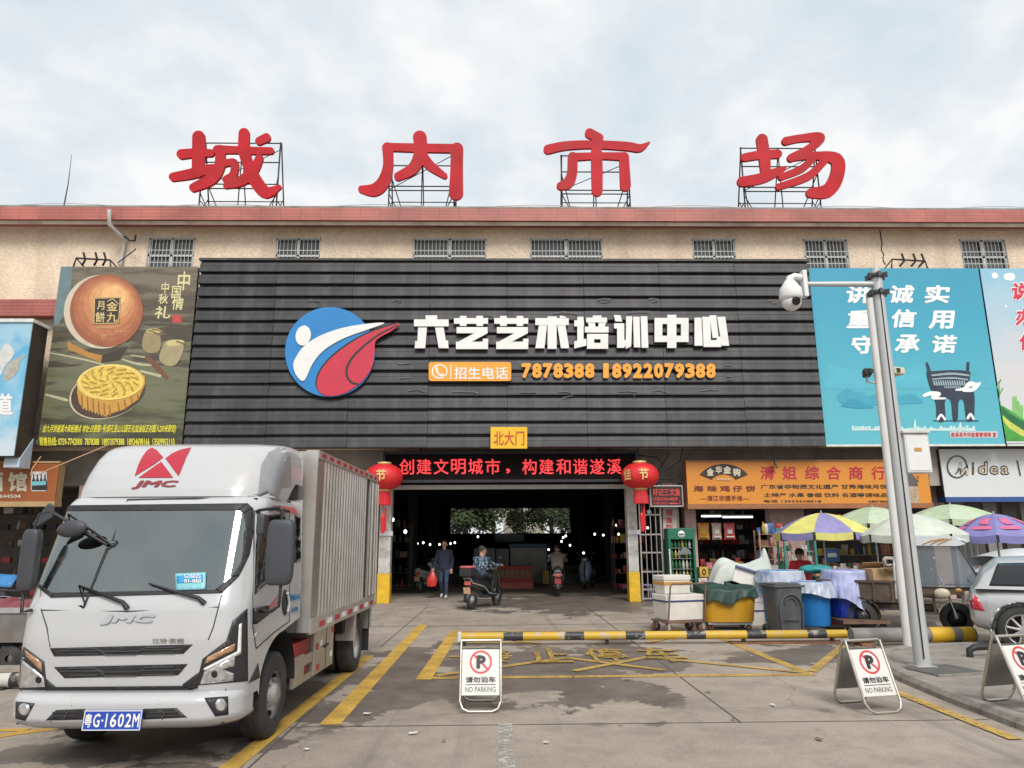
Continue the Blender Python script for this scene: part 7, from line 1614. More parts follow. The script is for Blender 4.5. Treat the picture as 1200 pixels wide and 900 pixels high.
# ================================================================== PEOPLE AND SCOOTERS
def caps(mb, p, q, r1, r2, n=14):
    p, q = Vector(p), Vector(q); d = (q-p); L = d.length; d = d.normalized() if L > 1e-6 else Vector((0, 0, 1)); pts = []; rs = []
    for k in range(5): a = math.pi/2*k/4; pts.append(p-d*r1*cos(a)); rs.append(max(r1*sin(a), r1*.12))
    for k in range(5): a = math.pi/2*k/4; pts.append(q+d*r2*sin(a)); rs.append(max(r2*cos(a), r2*.12))
    mb.tube(pts, rs, n)
def person(label, loc, rz, J, cols, hair_col=(.012, .011, .012), voxel=.011, group=None, hood=None):
    """one continuous body from tapered limbs; J: joints in the figure's own frame, facing -y"""
    t = thing('person', label, 'person', loc, rz, group)
    V = {k: Vector(v) for k, v in J.items()}
    bones = []                                     # (p, q, r1, r2, material)
    sh, hp = (V['shL']+V['shR'])/2, (V['hipL']+V['hipR'])/2
    side = (V['shL']-V['shR']).normalized(); upv = (sh-hp).normalized(); fwd = side.cross(upv)
    if fwd.y > 0 and 'back' not in J: pass
    for s in (-1, 1): bones.append((hp+side*.075*s, sh+side*.10*s-upv*.06, .12, .125, 1))
    bones.append((hp, sh-upv*.04, .13, .13, 1)); bones.append((V['shL'], V['shR'], .075, .075, 1)); bones.append((V['hipL'], V['hipR'], .11, .11, 2))
    bones.append((sh+upv*.0, V['head']-upv*.07, .062, .055, 0))
    hd, fc = V['head'], V.get('face', V['head']+Vector((0, -1, 0)))-V['head']; fc = fc.normalized(); hu = Vector((0, 0, 1))
    bones += [(hd+hu*.03, hd+hu*.03+fc*.018, .092, .088, 0), (hd-hu*.05+fc*.03, hd-hu*.075+fc*.045, .062, .05, 0), (hd+fc*.10-hu*.005, hd+fc*.118-hu*.025, .012, .016, 0)]
    hs = fc.cross(hu).normalized()
    for s in (-1, 1): bones.append((hd+hs*.09*s+hu*.015, hd+hs*.093*s-hu*.02, .018, .014, 0))
    for L in 'LR':
        bones += [(V['sh'+L], V['el'+L], .062, .05, 1), (V['el'+L], V['wr'+L], .05, .038, 1), (V['hip'+L], V['kn'+L], .09, .065, 2), (V['kn'+L], V['an'+L], .066, .048, 2)]
        bones += [(V['an'+L]-Vector((0, 0, .02)), V['to'+L], .048, .042, 3)]
        wd_ = (V['wr'+L]-V['el'+L]).normalized(); hn = V.get('hn'+L, V['wr'+L]+wd_*.1); hd_ = (hn-V['wr'+L]).normalized(); sd = hd_.cross(fwd if abs(hd_.dot(fwd)) < .9 else upv).normalized()
        curl = hd_.cross(sd).normalized()
        bones.append((V['wr'+L]+hd_*.03, V['wr'+L]+hd_*.075, .034, .036, 0))
        for i, fl in enumerate((.066, .078, .074, .056)):
            b = V['wr'+L]+hd_*.095+sd*(.033-.022*i); m_ = b+hd_*fl*.55+curl*.006; bones += [(b-hd_*.03, m_, .0105, .0098, 0), (m_, m_+hd_*fl*.3+curl*.022, .0098, .009, 0)]
        b = V['wr'+L]+hd_*.04+sd*.036; bones += [(b, b+sd*.028+hd_*.035, .0125, .011, 0), (b+sd*.028+hd_*.035, b+sd*.03+hd_*.065+curl*.01, .011, .0095, 0)]
    mb = MB()
    for p, q, r1, r2, m in bones: caps(mb, p, q, r1, r2)
    me = bpy.data.meshes.new('b'); me.from_pydata([tuple(v) for v in mb.v], [], mb.f); o = bpy.data.objects.new('b', me); COL.objects.link(o)
    md = o.modifiers.new('r', 'REMESH'); md.mode = 'VOXEL'; md.voxel_size = voxel
    m2 = o.modifiers.new('s', 'SMOOTH'); m2.factor = .5; m2.iterations = 3
    dg = bpy.context.evaluated_depsgraph_get(); body = bpy.data.meshes.new_from_object(o.evaluated_get(dg)); bpy.data.objects.remove(o)
    body.name = 'body'; body.materials.clear()
    for c in cols: body.materials.append(c)
    n = len(body.polygons); C = np.empty(n*3); body.polygons.foreach_get('center', C); C = C.reshape(-1, 3); best = np.full(n, 1e9); idx = np.zeros(n, int)
    for p, q, r1, r2, m in bones:
        p, q = np.array(p), np.array(q); d = q-p; tt = np.clip((C-p) @ d/max(d @ d, 1e-9), 0, 1)[:, None]; D = np.linalg.norm(C-p-tt*d, axis=1)-(r1+tt[:, 0]*(r2-r1))
        k = D < best; best[k] = D[k]; idx[k] = m
    body.polygons.foreach_set('material_index', idx.astype(np.int32)); body.polygons.foreach_set('use_smooth', np.ones(n, bool))
    ob = bpy.data.objects.new('body', body); link(ob, t)
    if hair_col:
        m_ = MB()
        def hair(u, v):
            a = 2*math.pi*u; b = math.pi*.62*v; d = fc*cos(a)+hs*sin(a); low = 1-.45*max(0, cos(a))**2
            return hd+hu*(.045+.105*cos(b*low))+d*(.104*sin(b*low))-fc*.012
        m_.grid(hair, 24, 10); m_.build('hair', mat('hair_black', hair_col, .6), t)
    for s in (-1, 1): m_ = MB(); m_.ell(hd+fc*.10+hs*.033*s+hu*.012, (.013, .008, .009), 8, 6); m_.build('eye', mat('eye_dark', (.02, .015, .012), .3), t)
    m_ = MB(); m_.ell(hd+fc*.092-hu*.055, (.024, .012, .006), 8, 6); m_.build('mouth', mat('lip', (.25, .09, .07), .5), t)
    if hood:
        m_ = MB(); m_.grid(lambda u, v: sh+upv*(.05+.02*cos(2*math.pi*u))-fwd*0+Vector((0, 0, .03))+(side*.11*sin(2*math.pi*u)+(-fc)*(.08*cos(2*math.pi*u)+.03))*(1+.25*cos(2*math.pi*v))+upv*.045*sin(2*math.pi*v), 24, 10); m_.build('hood', hood, t)
    return t
M_skin = mat('skin', (.42, .24, .16), .5, var=.06)
M_navy = mat('jacket_navy', (.018, .024, .05), .8, var=.2); M_jean = mat('jeans', (.03, .05, .09), .85, var=.2); M_shoew = mat('shoe_white', (.5, .48, .46), .6); M_blkc = mat('trousers_black', (.018, .018, .02), .8, var=.2)
def camo():
    m = mat('jacket_camouflage', (.03, .06, .09), .8); N, L, b = nodes_of(m); t = N.new('ShaderNodeTexCoord'); n = N.new('ShaderNodeTexNoise'); n.inputs['Scale'].default_value = 17; n.inputs['Detail'].default_value = 2; L.new(t.outputs['Object'], n.inputs['Vector'])
    c = N.new('ShaderNodeValToRGB'); c.color_ramp.interpolation = 'CONSTANT'; e_ = c.color_ramp.elements; e_[0].color = (.012, .02, .035, 1); e_[1].position = .47; e_[1].color = (.03, .07, .11, 1); k = e_.new(.56); k.color = (.18, .23, .27, 1)
    L.new(n.outputs[0], c.inputs[0]); L.new(c.outputs[0], b.inputs['Base Color']); return m
M_camo = camo(); M_hood = mat('hoodie_grey', (.17, .145, .12), .85, var=.1, scale=9); M_redj = mat('jacket_red', (.5, .02, .03), .75, var=.12)
# the walking man with a red bag, coming towards us
J = dict(head=(0, -.02, 1.60), face=(.05, -1, 1.55), shL=(.19, 0, 1.38), shR=(-.19, 0, 1.38), hipL=(.09, 0, .90), hipR=(-.09, 0, .90), elL=(.25, .08, 1.12), wrL=(.24, -.02, .88), elR=(-.26, -.04, 1.12), wrR=(-.30, -.14, .90),
         knL=(.10, -.14, .50), anL=(.10, -.12, .09), toL=(.11, -.27, .045), knR=(-.09, -.02, .49), anR=(-.10, .20, .13), toR=(-.10, .08, .045))
p = G(520, 701); person('man in navy jacket and jeans walking out of the gateway with a red bag', p, R(-8), J, [M_skin, M_navy, M_jean, M_shoew])
t = thing('carrier_bag', 'red plastic bag held by the walking man', 'bag', (p.x-.34, p.y-.12, .36))
m_ = MB(); m_.grid(lambda u, v: Vector(((.05+.11*sin(math.pi*min(1, v*.75)))*cos(2*math.pi*u)-.03*v, (.03+.06*sin(math.pi*min(1, v*.75)))*sin(2*math.pi*u), .42*(1-v)+.01*sin(u*30))), 24, 12); m_.build('bag', mat('red_plastic', (.55, .04, .03), .35, var=.2, scale=8), t)
m_ = MB(); m_.tube([(-.03, 0, .40), (-.01, .0, .50), (.02, 0, .40)], .008, 5); m_.build('handle', MATS['red_plastic'], t)

def scooter(label, loc, rz, body_m, trim_m, plate_m, box_m=None, rug=None):
    t = thing('motor_scooter', label, 'scooter', loc, rz, 'scooters in the gateway')
    for x, nm in ((-.62, 'rear_wheel'), (.62, 'front_wheel')):
        m_ = MB(); m_.lathe([(.14, -.045), (.2, -.05), (.225, -.03), (.23, 0), (.225, .03), (.2, .05), (.14, .045)], (x, 0, .231), 26, 'y'); o_ = m_.build(nm, M_tyre, t)
        m_ = MB(); m_.lathe([(.001, -.04), (.04, -.05), (.05, -.02), (.15, -.02), (.15, .02), (.05, .02), (.04, .05), (.001, .04)], (x, 0, .231), 18, 'y'); m_.build('rim', M_galv, o_)
    def tail(u, v):
        x = -.78+.75*u; a = 2*math.pi*v; w_ = .15*(.55+.45*sin(math.pi*min(1, .15+u*.6))); zc = .62-.08*u+.06*(1-u); hz = .14+.04*u
        return Vector((x, w_*cos(a), zc+hz*sin(a)))
    m_ = MB(); m_.grid(tail, 18, 18); m_.add([tail(0, i/18) for i in range(18)], [tuple(range(18))]); m_.build('tail_body', body_m, t)
    m_ = MB(); m_.tube([(-.78, .12, .66), (-.3, .16, .55), (.0, .15, .36), (.35, .14, .33)], .018, 6); m_.tube([(-.78, -.12, .66), (-.3, -.16, .55), (.0, -.15, .36), (.35, -.14, .33)], .018, 6); m_.build('side_trim', trim_m, t)
    m_ = MB(); m_.tube([(-.75, 0, .80), (-.4, 0, .80), (-.1, 0, .77), (.05, 0, .72)], [.09, .13, .13, .08], 12); m_.build('seat', M_rub, t)
    m_ = MB(); m_.box(-.12, .42, -.14, .14, .25, .33); m_.build('footboard', body_m, t, bev=.02)
    def shield(u, v): z = .30+.68*u; y = (v-.5)*2; return Vector((.40-.10*(u-.3)+.13*(1-y*y)*(1-.5*u), y*(.16+.08*sin(math.pi*u)), z))
    m_ = MB(); m_.grid(shield, 14, 10); m_.build('leg_shield', body_m, t, solid=.025)
    m_ = MB(); m_.add([(.62+.27*cos(a), dy, .235+.27*sin(a)) for a in np.linspace(.2, 2.5, 10) for dy in (-.07, .07)], [(2*i, 2*i+1, 2*i+3, 2*i+2) for i in range(9)], True); m_.build('front_mudguard', body_m, t, solid=.01)
    m_ = MB(); m_.tube([(.62, 0, .24), (.5, 0, .6), (.36, 0, 1.02)], .03, 8); m_.tube([(.34, 0, 1.02), (.30, .2, 1.06), (.22, .33, 1.04)], .017, 8); m_.tube([(.34, 0, 1.02), (.30, -.2, 1.06), (.22, -.33, 1.04)], .017, 8); m_.build('handlebar', M_trim, t)
    m_ = MB(); m_.ell((.43, 0, 1.02), (.1, .12, .1), 14, 10); m_.build('headlight', trim_m, t)
    for s in (-1, 1):
        m_ = MB(); m_.tube([(.3, .2*s, 1.06), (.28, .26*s, 1.22)], .008, 5); m_.ell((.27, .3*s, 1.25), (.02, .065, .045)); m_.build('mirror', M_trim, t)
    m_ = MB(); m_.box(-.86, -.80, -.09, .09, .60, .70); m_.build('tail_light', M_taper, t, bev=.015)
    m_ = MB(); m_.obox((-.86, 0, .47), (.012, .2, .16), (0, R(-12), 0)); m_.build('number_plate', plate_m, t)
    m_ = MB(); m_.add([(-.62+.28*cos(a), dy, .24+.28*sin(a)) for a in np.linspace(1.2, 3.3, 10) for dy in (-.075, .075)], [(2*i, 2*i+1, 2*i+3, 2*i+2) for i in range(9)], True); m_.build('rear_mudguard', M_trim, t, solid=.008)
    m_ = MB(); m_.tube([(-.72, .1, .62), (-.86, .1, .78), (-.86, -.1, .78), (-.72, -.1, .62)], .014, 6); m_.build('grab_rail', trim_m, t)
    if box_m:
        m_ = MB(); m_.box(-.98, -.66, -.17, .17, .82, 1.02); q = m_.build('top_box', M_trim, t, bev=.03); m_ = MB(); m_.box(-.97, -.67, -.165, .165, 1.022, 1.08); m_.build('lid', box_m, q, bev=.03)
    return t
M_plt = mat('plate_pale_orange', (.55, .33, .2), .5); M_pltr = mat('plate_red', (.4, .06, .07), .5); M_silv = mat('scooter_silver', (.4, .4, .41), .3, .4)
M_scb = mat('scooter_black', (.018, .018, .02), .3, coat=.6); M_scg = mat('scooter_grey', (.1, .1, .105), .35, coat=.4); M_scw = mat('scooter_white', (.5, .5, .48), .35, coat=.4)
M_pinkb = mat('box_pink', (.5, .12, .13), .4)
def rider(label, pos, rz, cols, turn=0, hood=None, lean=0):
    # seated figure, facing +x in the scooter's frame -> built facing -y and turned
    J = dict(head=(0, -.05, 1.44), face=(turn, -1, 1.42), shL=(.19, -.02, 1.23), shR=(-.19, -.02, 1.23), hipL=(.09, .1, .86), hipR=(-.09, .1, .86), elL=(.29, -.22, 1.06), wrL=(.31, -.44, 1.07), elR=(-.29, -.22, 1.06), wrR=(-.31, -.44, 1.07), hnL=(.3, -.54, 1.07), hnR=(-.3, -.54, 1.07),
             knL=(.15, -.32, .76), anL=(.13, -.34, .40), toL=(.13, -.48, .375), knR=(-.15, -.32, .76), anR=(-.13, -.34, .40), toR=(-.13, -.48, .375))
    return person(label, pos, rz+R(90), J, cols, hood=hood)
ra, rb = G(553, 714), G(582, 708)
ang = math.atan2(1.05, .62); c_ = Vector((ra.x+.62*cos(ang), ra.y+.62*sin(ang), 0))
scooter('black electric scooter with silver trim and pink topped box, ridden across the gateway', c_, ang, M_scb, M_silv, M_plt, M_pinkb)
rider('man in camouflage jacket riding the black scooter, looking to the right', c_-Vector((cos(ang), sin(ang), 0))*.18, ang, [M_skin, M_camo, M_blkc, M_blkc], turn=-.9)
rc = G(654, 699); ang = R(86); c_ = Vector((rc.x+.62*cos(ang), rc.y+.62*sin(ang), 0))
scooter('grey scooter seen from behind with a red plate, ridden into the market', c_, ang, M_scg, M_silv, M_pltr)
rider('rider in grey hooded top seen from behind on the grey scooter', c_-Vector((cos(ang), sin(ang), 0))*.18, ang, [M_skin, M_hood, M_blkc, M_blkc], hood=M_hood)
rp = G(492, 695); ang = R(70); c_ = Vector((rp.x+.62*cos(ang), rp.y+.62*sin(ang), 0))
scooter('white tailed scooter parked left of the walking man', c_, ang, M_scw, M_silv, M_plt)
p = G(612, 690); scooter('silver and blue scooter parked in the dark beside the grey hooded rider', (p.x+2.4, 27, 0), R(250), mat('scooter_blue', (.2, .27, .38), .3, coat=.4), M_silv, M_plt)
# stallholder in red, back turned
J2 = dict(head=(0, -.02, 1.36), face=(.2, -1, 1.3), shL=(.17, 0, 1.16), shR=(-.17, 0, 1.16), hipL=(.08, 0, .74), hipR=(-.08, 0, .74), elL=(.23, -.1, .95), wrL=(.16, -.28, .86), elR=(-.23, -.1, .95), wrR=(-.16, -.28, .86), knL=(.09, -.05, .42), anL=(.09, 0, .08), toL=(.09, -.13, .04), knR=(-.09, -.05, .42), anR=(-.09, 0, .08), toR=(-.09, -.13, .04))
p = W(937, 650, 16.6); person('stallholder in a bright red jacket with back turned, behind the blue barrels', (p.x, 16.6, 0), R(172), J2, [M_skin, M_redj, M_blkc, M_blkc])

# ================================================================== INSIDE THE GATEWAY
M_bulb = mat('bulb_glow', (.8, .8, .8), .4, emit=(1, .97, .9), es=3)
rr = random.Random(21)
bulbs = [(460, 609, 26), (475, 623, 28), (489, 637, 33), (496, 636, 33), (504, 638, 36), (515, 638, 38), (528, 637, 40), (533, 636, 41), (560, 629, 42), (644, 651, 27), (663, 628, 36), (658, 634.5, 38), (643, 644, 36), (660, 630, 42), (697, 626, 32), (707, 627, 33), (722.5, 615.5, 25), (725, 626, 28), (684, 648, 30), (668, 639, 38), (637, 656, 33), (759, 618.5, 23.2)]
for i, (x, y, Y) in enumerate(bulbs):
    p = W(x, y, Y); t = thing('light_bulb', 'small bare white bulb glowing inside the dark gateway', 'light bulb', p, group='bare bulbs glowing in the dark hall')
    r = .038*(Y/28)**.7*(1.6 if i in (0, 1, 20) else 1); m_ = MB(); m_.ell((0, 0, 0), (r, r, r*1.15), 10, 8); m_.build('globe', M_bulb, t)
    m_ = MB(); m_.cyl((0, 0, r), (0, 0, r+.06), .02, n=8); m_.cyl((0, 0, r+.06), (0, 0, max(r+.1, 4.29-p.z)), .006, n=4); m_.build('flex', M_blk, t)
# daylight end: house, trees and rail beyond the far opening
hY = 66
M_cream2 = mat('cream_house', (.55, .5, .4), .85, var=.1)
a, b = W(594, 600, hY), W(634, 600, hY); z0_, z1_ = 0, W(600, 580, hY).z
t = thing('far_house', 'cream house with a barred window glimpsed through the far end of the hall', 'house', ((a.x+b.x)/2, hY, 0))
m_ = MB(); m_.box(a.x-.3, b.x+.3, hY, hY+4, 0, z1_+.5); on(m_.build('wall', M_cream2, COL and None), t)
p, q = W(608, 601, hY), W(621, 614, hY); m_ = MB(); m_.box(p.x, q.x, hY-.06, hY-.01, q.z, p.z); f = on(m_.build('window', M_glassw), t)
m_ = MB()
for x in np.linspace(p.x, q.x, 7): m_.box(x-.03, x+.03, hY-.1, hY-.065, q.z, p.z)
for z in (q.z, (p.z+q.z)/2, p.z): m_.box(p.x, q.x, hY-.11, hY-.102, z-.05, z+.05)
on(m_.build('window_grille', M_alu), t)
p, q = W(596, 597.5, hY-1), W(622, 599.5, hY-1); m_ = MB(); m_.box(p.x, q.x, hY-1, hY-.01, q.z, p.z); on(m_.build('canopy', M_frw), t)
p, q = W(594, 616, hY-1), W(628, 625, hY-1); m_ = MB()
for x in np.linspace(p.x, q.x, 26): m_.box(x-.03, x+.03, hY-1, hY-.96, q.z-.4, p.z)
m_.box(p.x, q.x, hY-1.02, hY-.94, p.z, p.z+.1); on(m_.build('balcony_rail', M_alu), t)
M_leaf = mat('leaf_green', (.03, .05, .018), .6, var=.5, scale=1.2); M_leaf2 = mat('leaf_light', (.075, .1, .035), .6, var=.4, scale=1.2); M_bark = mat('bark', (.09, .07, .05), .9, var=.3)
def tree(label, x, Y, H, rad, n, seed):
    r_ = random.Random(seed); t = thing('leafy_tree', label, 'tree', (x, Y, 0), group='trees beyond the hall')
    m_ = MB(); m_.tube([(0, 0, 0), (.1, 0, H*.35), (-.1, .1, H*.7), (0, 0, H*.95)], [.22, .17, .1, .03], 8)
    tips = []
    for k in range(9):
        a = k*2.4; z = H*(.3+.06*k); e_ = Vector((rad*.75*cos(a), rad*.75*sin(a), z+H*.15)); m_.tube([(0, 0, z), (e_.x*.5, e_.y*.5, z+H*.05), e_], [.08, .05, .02], 6); tips.append(e_)
    m_.build('trunk', M_bark, t)
    m_ = MB(); cl_ = [(e_+Vector((r_.uniform(-.6, .6), r_.uniform(-.6, .6), r_.uniform(-.8, .8))), r_.uniform(.7, 1.4)) for e_ in tips for _ in range(3)]+[(Vector((r_.uniform(-.5, .5), 0, H*.9)), 1.)]
    for i in range(n):
        c_, rd = cl_[i % len(cl_)]; d = Vector((r_.gauss(0, 1), r_.gauss(0, 1), r_.gauss(0, 1))).normalized()*rd*r_.uniform(.4, 1)
        p = c_+d; u = Vector((r_.gauss(0, 1), r_.gauss(0, 1), r_.gauss(0, 1))).normalized(); w_ = u.orthogonal().normalized(); s_ = r_.uniform(.1, .22)
        m_.m = 0 if (i//7) % 3 else 1; m_.add([p-u*s_, p+w_*s_*.5, p+u*s_, p-w_*s_*.5], [(0, 1, 2, 3)])
    m_.build('crown', [M_leaf, M_leaf2], t)
tree('leafy tree left of the cream house beyond the hall', W(545, 600, 58).x, 58, 6.5, 2.4, 5200, 1); tree('leafy tree directly beside the cream house, beyond the hall', W(577, 600, 60).x, 60, 7, 2.3, 5200, 2); tree('low leafy tree at the left end of the view through the hall', W(528, 600, 62).x-1.2, 62, 6.5, 2.6, 5200, 5); tree('low leafy tree at the right end of the view through the hall', W(667, 600, 63).x+1, 63, 6.5, 2.6, 5200, 6); tree('leafy tree right of the cream house beyond the hall', W(645, 600, 59).x, 59, 6.5, 2.3, 5200, 3)
# pitched awning seen under the opening
p, q = W(580, 627, 50), W(614, 635, 50); m_ = MB(); m_.prism([(49, q.z), (51, p.z), (51, p.z+.05), (49, q.z+.05)], p.x, q.x, 'yz'); tag(m_.build('stall_awning', mat('awning_teal', (.2, .36, .36), .6)), 'pale teal stall awning under the far opening of the hall', 'awning')
# stall counter with a red banner, cabinets behind it
def slab(mb, x0, y0, x1, y1, Y, d):
    a, b = W(x0, (y0+y1)/2, Y), W(x1, (y0+y1)/2, Y); zt_, zb_ = W((x0+x1)/2, y0, Y).z, W((x0+x1)/2, y1, Y).z; mb.box(a.x, b.x, Y, Y+d, max(0.002, zb_), zt_); return a.x, b.x, max(0.002, zb_), zt_
bY = 27
t = thing('market_counter', 'market counter hung with a red banner inside the gateway', 'counter', W(600, 688, bY))
m_ = MB(); x0_, x1_, z0_, z1_ = slab(m_, 583, 664, 625, 690, bY+.05, 1.0); on(m_.build('counter', M_taper), t)
m_ = MB(); slab(m_, 582, 663.5, 625, 681, bY, .04); o_ = on(m_.build('banner', mat('banner_maroon', (.22, .09, .06), .6, var=.3, scale=3)), t)
m_ = MB(); slab(m_, 581, 663.5, 626, 666.5, bY-.02, .019); slab(m_, 583, 678, 625, 682.5, bY-.02, .019); on(m_.build('banner_border', mat('banner_red', (.4, .03, .03), .6)), t)
for x in (586, 592, 598, 604, 610, 616):
    m_ = MB(); textpx(m_, '市', x, 668.5, x+4.6, 676.5, bY-.003); on(m_.build('banner_character', mat('banner_gold', (.35, .22, .1), .6), fix=False), t)
for i, (x0, y0, x1, y1, Y, lb, mm, topm) in enumerate(((555, 642.5, 580, 680, 29, 'plain grey cabinet behind the rider in camouflage', mat('cabinet_grey', (.16, .17, .18), .5), None), (581, 643, 596.5, 680, 29.3, 'narrow grey cabinet behind the red banner', MATS['cabinet_grey'], None), (598, 642, 641, 668, 30, 'glass fronted cabinet with a blue top behind the red banner', mat('cabinet_glass', (.14, .14, .13), .25), mat('cabinet_blue', (.05, .12, .22), .5)))):
    t = thing('cabinet', lb, 'cabinet', W((x0+x1)/2, y1, Y)); t.location.z = 0
    m_ = MB(); a_, b_, c__, d__ = slab(m_, x0, y0, x1, 700, Y, .8); on(m_.build('case', mm, bev=.01), t)
    m_ = MB(); m_.box((a_+b_)/2-.01, (a_+b_)/2+.01, Y-.006, Y-.002, c__+.1, d__-.25); m_.box((a_+b_)/2+.06, (a_+b_)/2+.09, Y-.03, Y-.003, (c__+d__)/2, (c__+d__)/2+.2); on(m_.build('door_edge', M_blk), t)
    if topm: m_ = MB(); m_.box(a_-.02, b_+.02, Y-.03, Y+.8, d__+.002, d__+.16); on(m_.build('blue_top', topm), t)
t = thing('carton_stack', 'yellow carton beside the red banner counter', 'carton', (W(638, 680, 28).x, 28, 0)); m_ = MB(); slab(m_, 636, 669, 643.5, 684, 28, .5); on(m_.build('body', mat('carton_yellow', (.4, .24, .06), .7)), t); m_ = MB(); slab(m_, 636.5, 668.2, 643, 668.9, 28.02, .45); on(m_.build('flap', mat('cardboard', (.4, .3, .2))), t)
# side stalls in the dark: racks of goods left and right
GC = [mat('goods_%s' % n_, c_, .6, var=.3, scale=9) for n_, c_ in (('red', (.35, .03, .03)), ('white', (.5, .48, .45)), ('brown', (.16, .09, .05)), ('green', (.04, .16, .07)), ('blue', (.05, .12, .3)), ('yellow', (.5, .33, .05)), ('pink', (.5, .2, .22)), ('dark', (.04, .035, .035)))]
def rack(label, x0, x1, Y, d, levels, h, mm=None, rz=0, x_dir=True):
    t = thing('shelf_rack', label, 'shelf', (x0, Y, 0), rz)
    w_ = x1-x0
    for x in (0, w_):
        for y in (0, d): m_ = MB(); m_.box(x-.02, x+.02, y-.02, y+.02, 0, h); m_.build('upright', mm or M_galv, t)
    for k in range(levels): m_ = MB(); z = .15+(h-.25)*k/(levels-1); m_.box(.021, w_-.021, -.01, d+.01, z-.015, z); m_.build('shelf', mm or M_galv, t)
    return [(.15+(h-.25)*k/(levels-1)) for k in range(levels)]
PROT = {}
def goods(kind, p, rz, mi, s, label, group):
    """small shelf goods: bottle, jar, packet, carton; each one a thing"""
    key = (kind, mi); cn = ('red', 'white', 'brown', 'green', 'blue', 'yellow', 'pink', 'dark')[mi]; label = 'small '+cn+label[5:] if label.startswith('small ') else cn+' '+label
    if key not in PROT:
        m_ = MB()
        if kind == 'bottle': m_.lathe([(.001, 0), (.04, 0), (.042, .14), (.03, .19), (.014, .22), (.014, .27), (.001, .27)], n=10)
        elif kind == 'jar': m_.lathe([(.001, 0), (.05, 0), (.052, .1), (.045, .115), (.05, .12), (.05, .145), (.001, .145)], n=10)
        elif kind == 'packet': m_.grid(lambda u, v: Vector((.075*cos(2*math.pi*u)*(1 if abs(v-.5) < .4 else 1.05), .035*sin(2*math.pi*u)*sin(math.pi*v)**.6, .24*v)), 14, 8)
        else: m_.box(-.1, .1, -.07, .07, 0, .15); m_.box(-.1, .1, -.012, .012, .151, .153)
        PROT[key] = m_.build(kind, GC[mi]); o = PROT[key]
    else: o = PROT[key].copy(); COL.objects.link(o)
    o.location = p; o.rotation_euler = (0, 0, rz); o.scale = (s, s, s)
    return tag(o, label, {'bottle': 'bottle', 'jar': 'jar', 'packet': 'snack packet', 'carton': 'carton'}[kind], group)
def stock(x0, x1, Y, zs, d, step, label, group, rr, kinds=('bottle', 'jar', 'packet', 'carton'), cols=range(8)):
    for z in zs:
        x = x0+.06
        while x < x1-.06:
            k = rr.choice(kinds); s = rr.uniform(.8, 1.25)
            goods(k, (x, Y+rr.uniform(.05, d-.08), z), rr.uniform(-.4, .4), rr.choice(list(cols)), s, LAB[k] % label, '%s %s' % (PLU[k], group)); x += step*rr.uniform(.75, 1.3)*(1.5 if k == 'carton' else 1)
LAB = {'bottle': 'small bottle %s', 'jar': 'small jar %s', 'packet': 'small upright packet %s', 'carton': 'small carton %s'}
PLU = {'bottle': 'bottles', 'jar': 'jars', 'packet': 'packets', 'carton': 'cartons'}
rr = random.Random(8)
x0 = W(722, 690, 24).x; zs = rack('rack of reddish goods in the dark, right side of the gateway', x0, x0+1.2, 24.2, .5, 5, 2.2, M_blk); stock(x0, x0+1.2, 24.2, zs, .5, .16, 'on the rack inside the right of the gateway', 'on the rack in the gateway', rr, cols=(0, 0, 2, 6, 5))
x0 = W(459, 690, 25).x; zs = rack('rack of dark goods behind the left gate column', x0-1.0, x0+.55, 25.4, .5, 5, 2.3, M_blk); stock(x0-1.0, x0+.55, 25.4, zs, .5, .2, 'on the rack behind the left gate column', 'on the dark left rack', rr, cols=(7, 2, 7, 3, 0))

# ================================================================== SHOP FRONTS, GOODS, LEFT EDGE
rr = random.Random(31)
M_teal = mat('teal_frame', (.04, .22, .19), .4)
# green drinks fridge
fx0, fx1 = W(784, 690, 20.9).x, W(816, 690, 20.9).x; fw_ = fx1-fx0; fz = W(800, 619, 20.9).z
t = thing('drinks_fridge', 'green glass door drinks fridge full of bottles at the left of the snack shop', 'fridge', ((fx0+fx1)/2, 20.75, 0))
M_fg = mat('fridge_green', (.015, .14, .085), .4, var=.08)
m_ = MB(); h_ = fw_/2
m_.box(-h_, -h_+.05, 0, .55, .0, fz); m_.box(h_-.05, h_, 0, .55, 0, fz); m_.box(-h_+.051, h_-.051, 0, .55, fz-.32, fz); m_.box(-h_+.051, h_-.051, 0, .55, 0, .3); m_.box(-h_+.051, h_-.051, .5, .55, .301, fz-.321); m_.build('case', M_fg, t, bev=.006)
m_ = MB()
for z in np.linspace(.32, fz-.55, 5): m_.box(-h_+.06, h_-.06, .06, .48, z-.01, z)
m_.build('wire_shelf', M_galv, t)
m_ = MB()
for a in ((-h_+.01, -h_+.07, .2, fz-.02), (h_-.07, h_-.01, .2, fz-.02)): m_.box(a[0], a[1], -.04, -.002, a[2], a[3])
m_.box(-h_+.071, h_-.071, -.04, -.002, .2, .28); m_.box(-h_+.071, h_-.071, -.04, -.002, fz-.3, fz-.02); o_ = m_.build('door', M_fg, t)
m_ = MB(); m_.box(-h_-.0, -h_+.035, -.09, -.041, .75, 1.45); m_.build('handle', M_alu, o_)
m_ = MB(); m_.lathe([(.001, -.046), (.1, -.046), (.1, -.042), (.001, -.042)], (.0, 0, fz-.17), 24, 'y'); m_.build('round_badge', M_white, o_); m_ = MB(); m_.box(-.07, .07, -.052, -.047, fz-.19, fz-.15); m_.build('badge_mark', M_fg, o_)
m_ = MB(); m_.add([(-.22, -.045, 1.3), (-.1, -.045, 1.36), (.05, -.045, 1.52), (.2, -.045, 1.42), (.26, -.045, 1.32), (.1, -.045, 1.30)], [(0, 1, 2, 3, 4, 5)]); m_.build('mountain_picture', MATS['cabinet_grey'], o_)
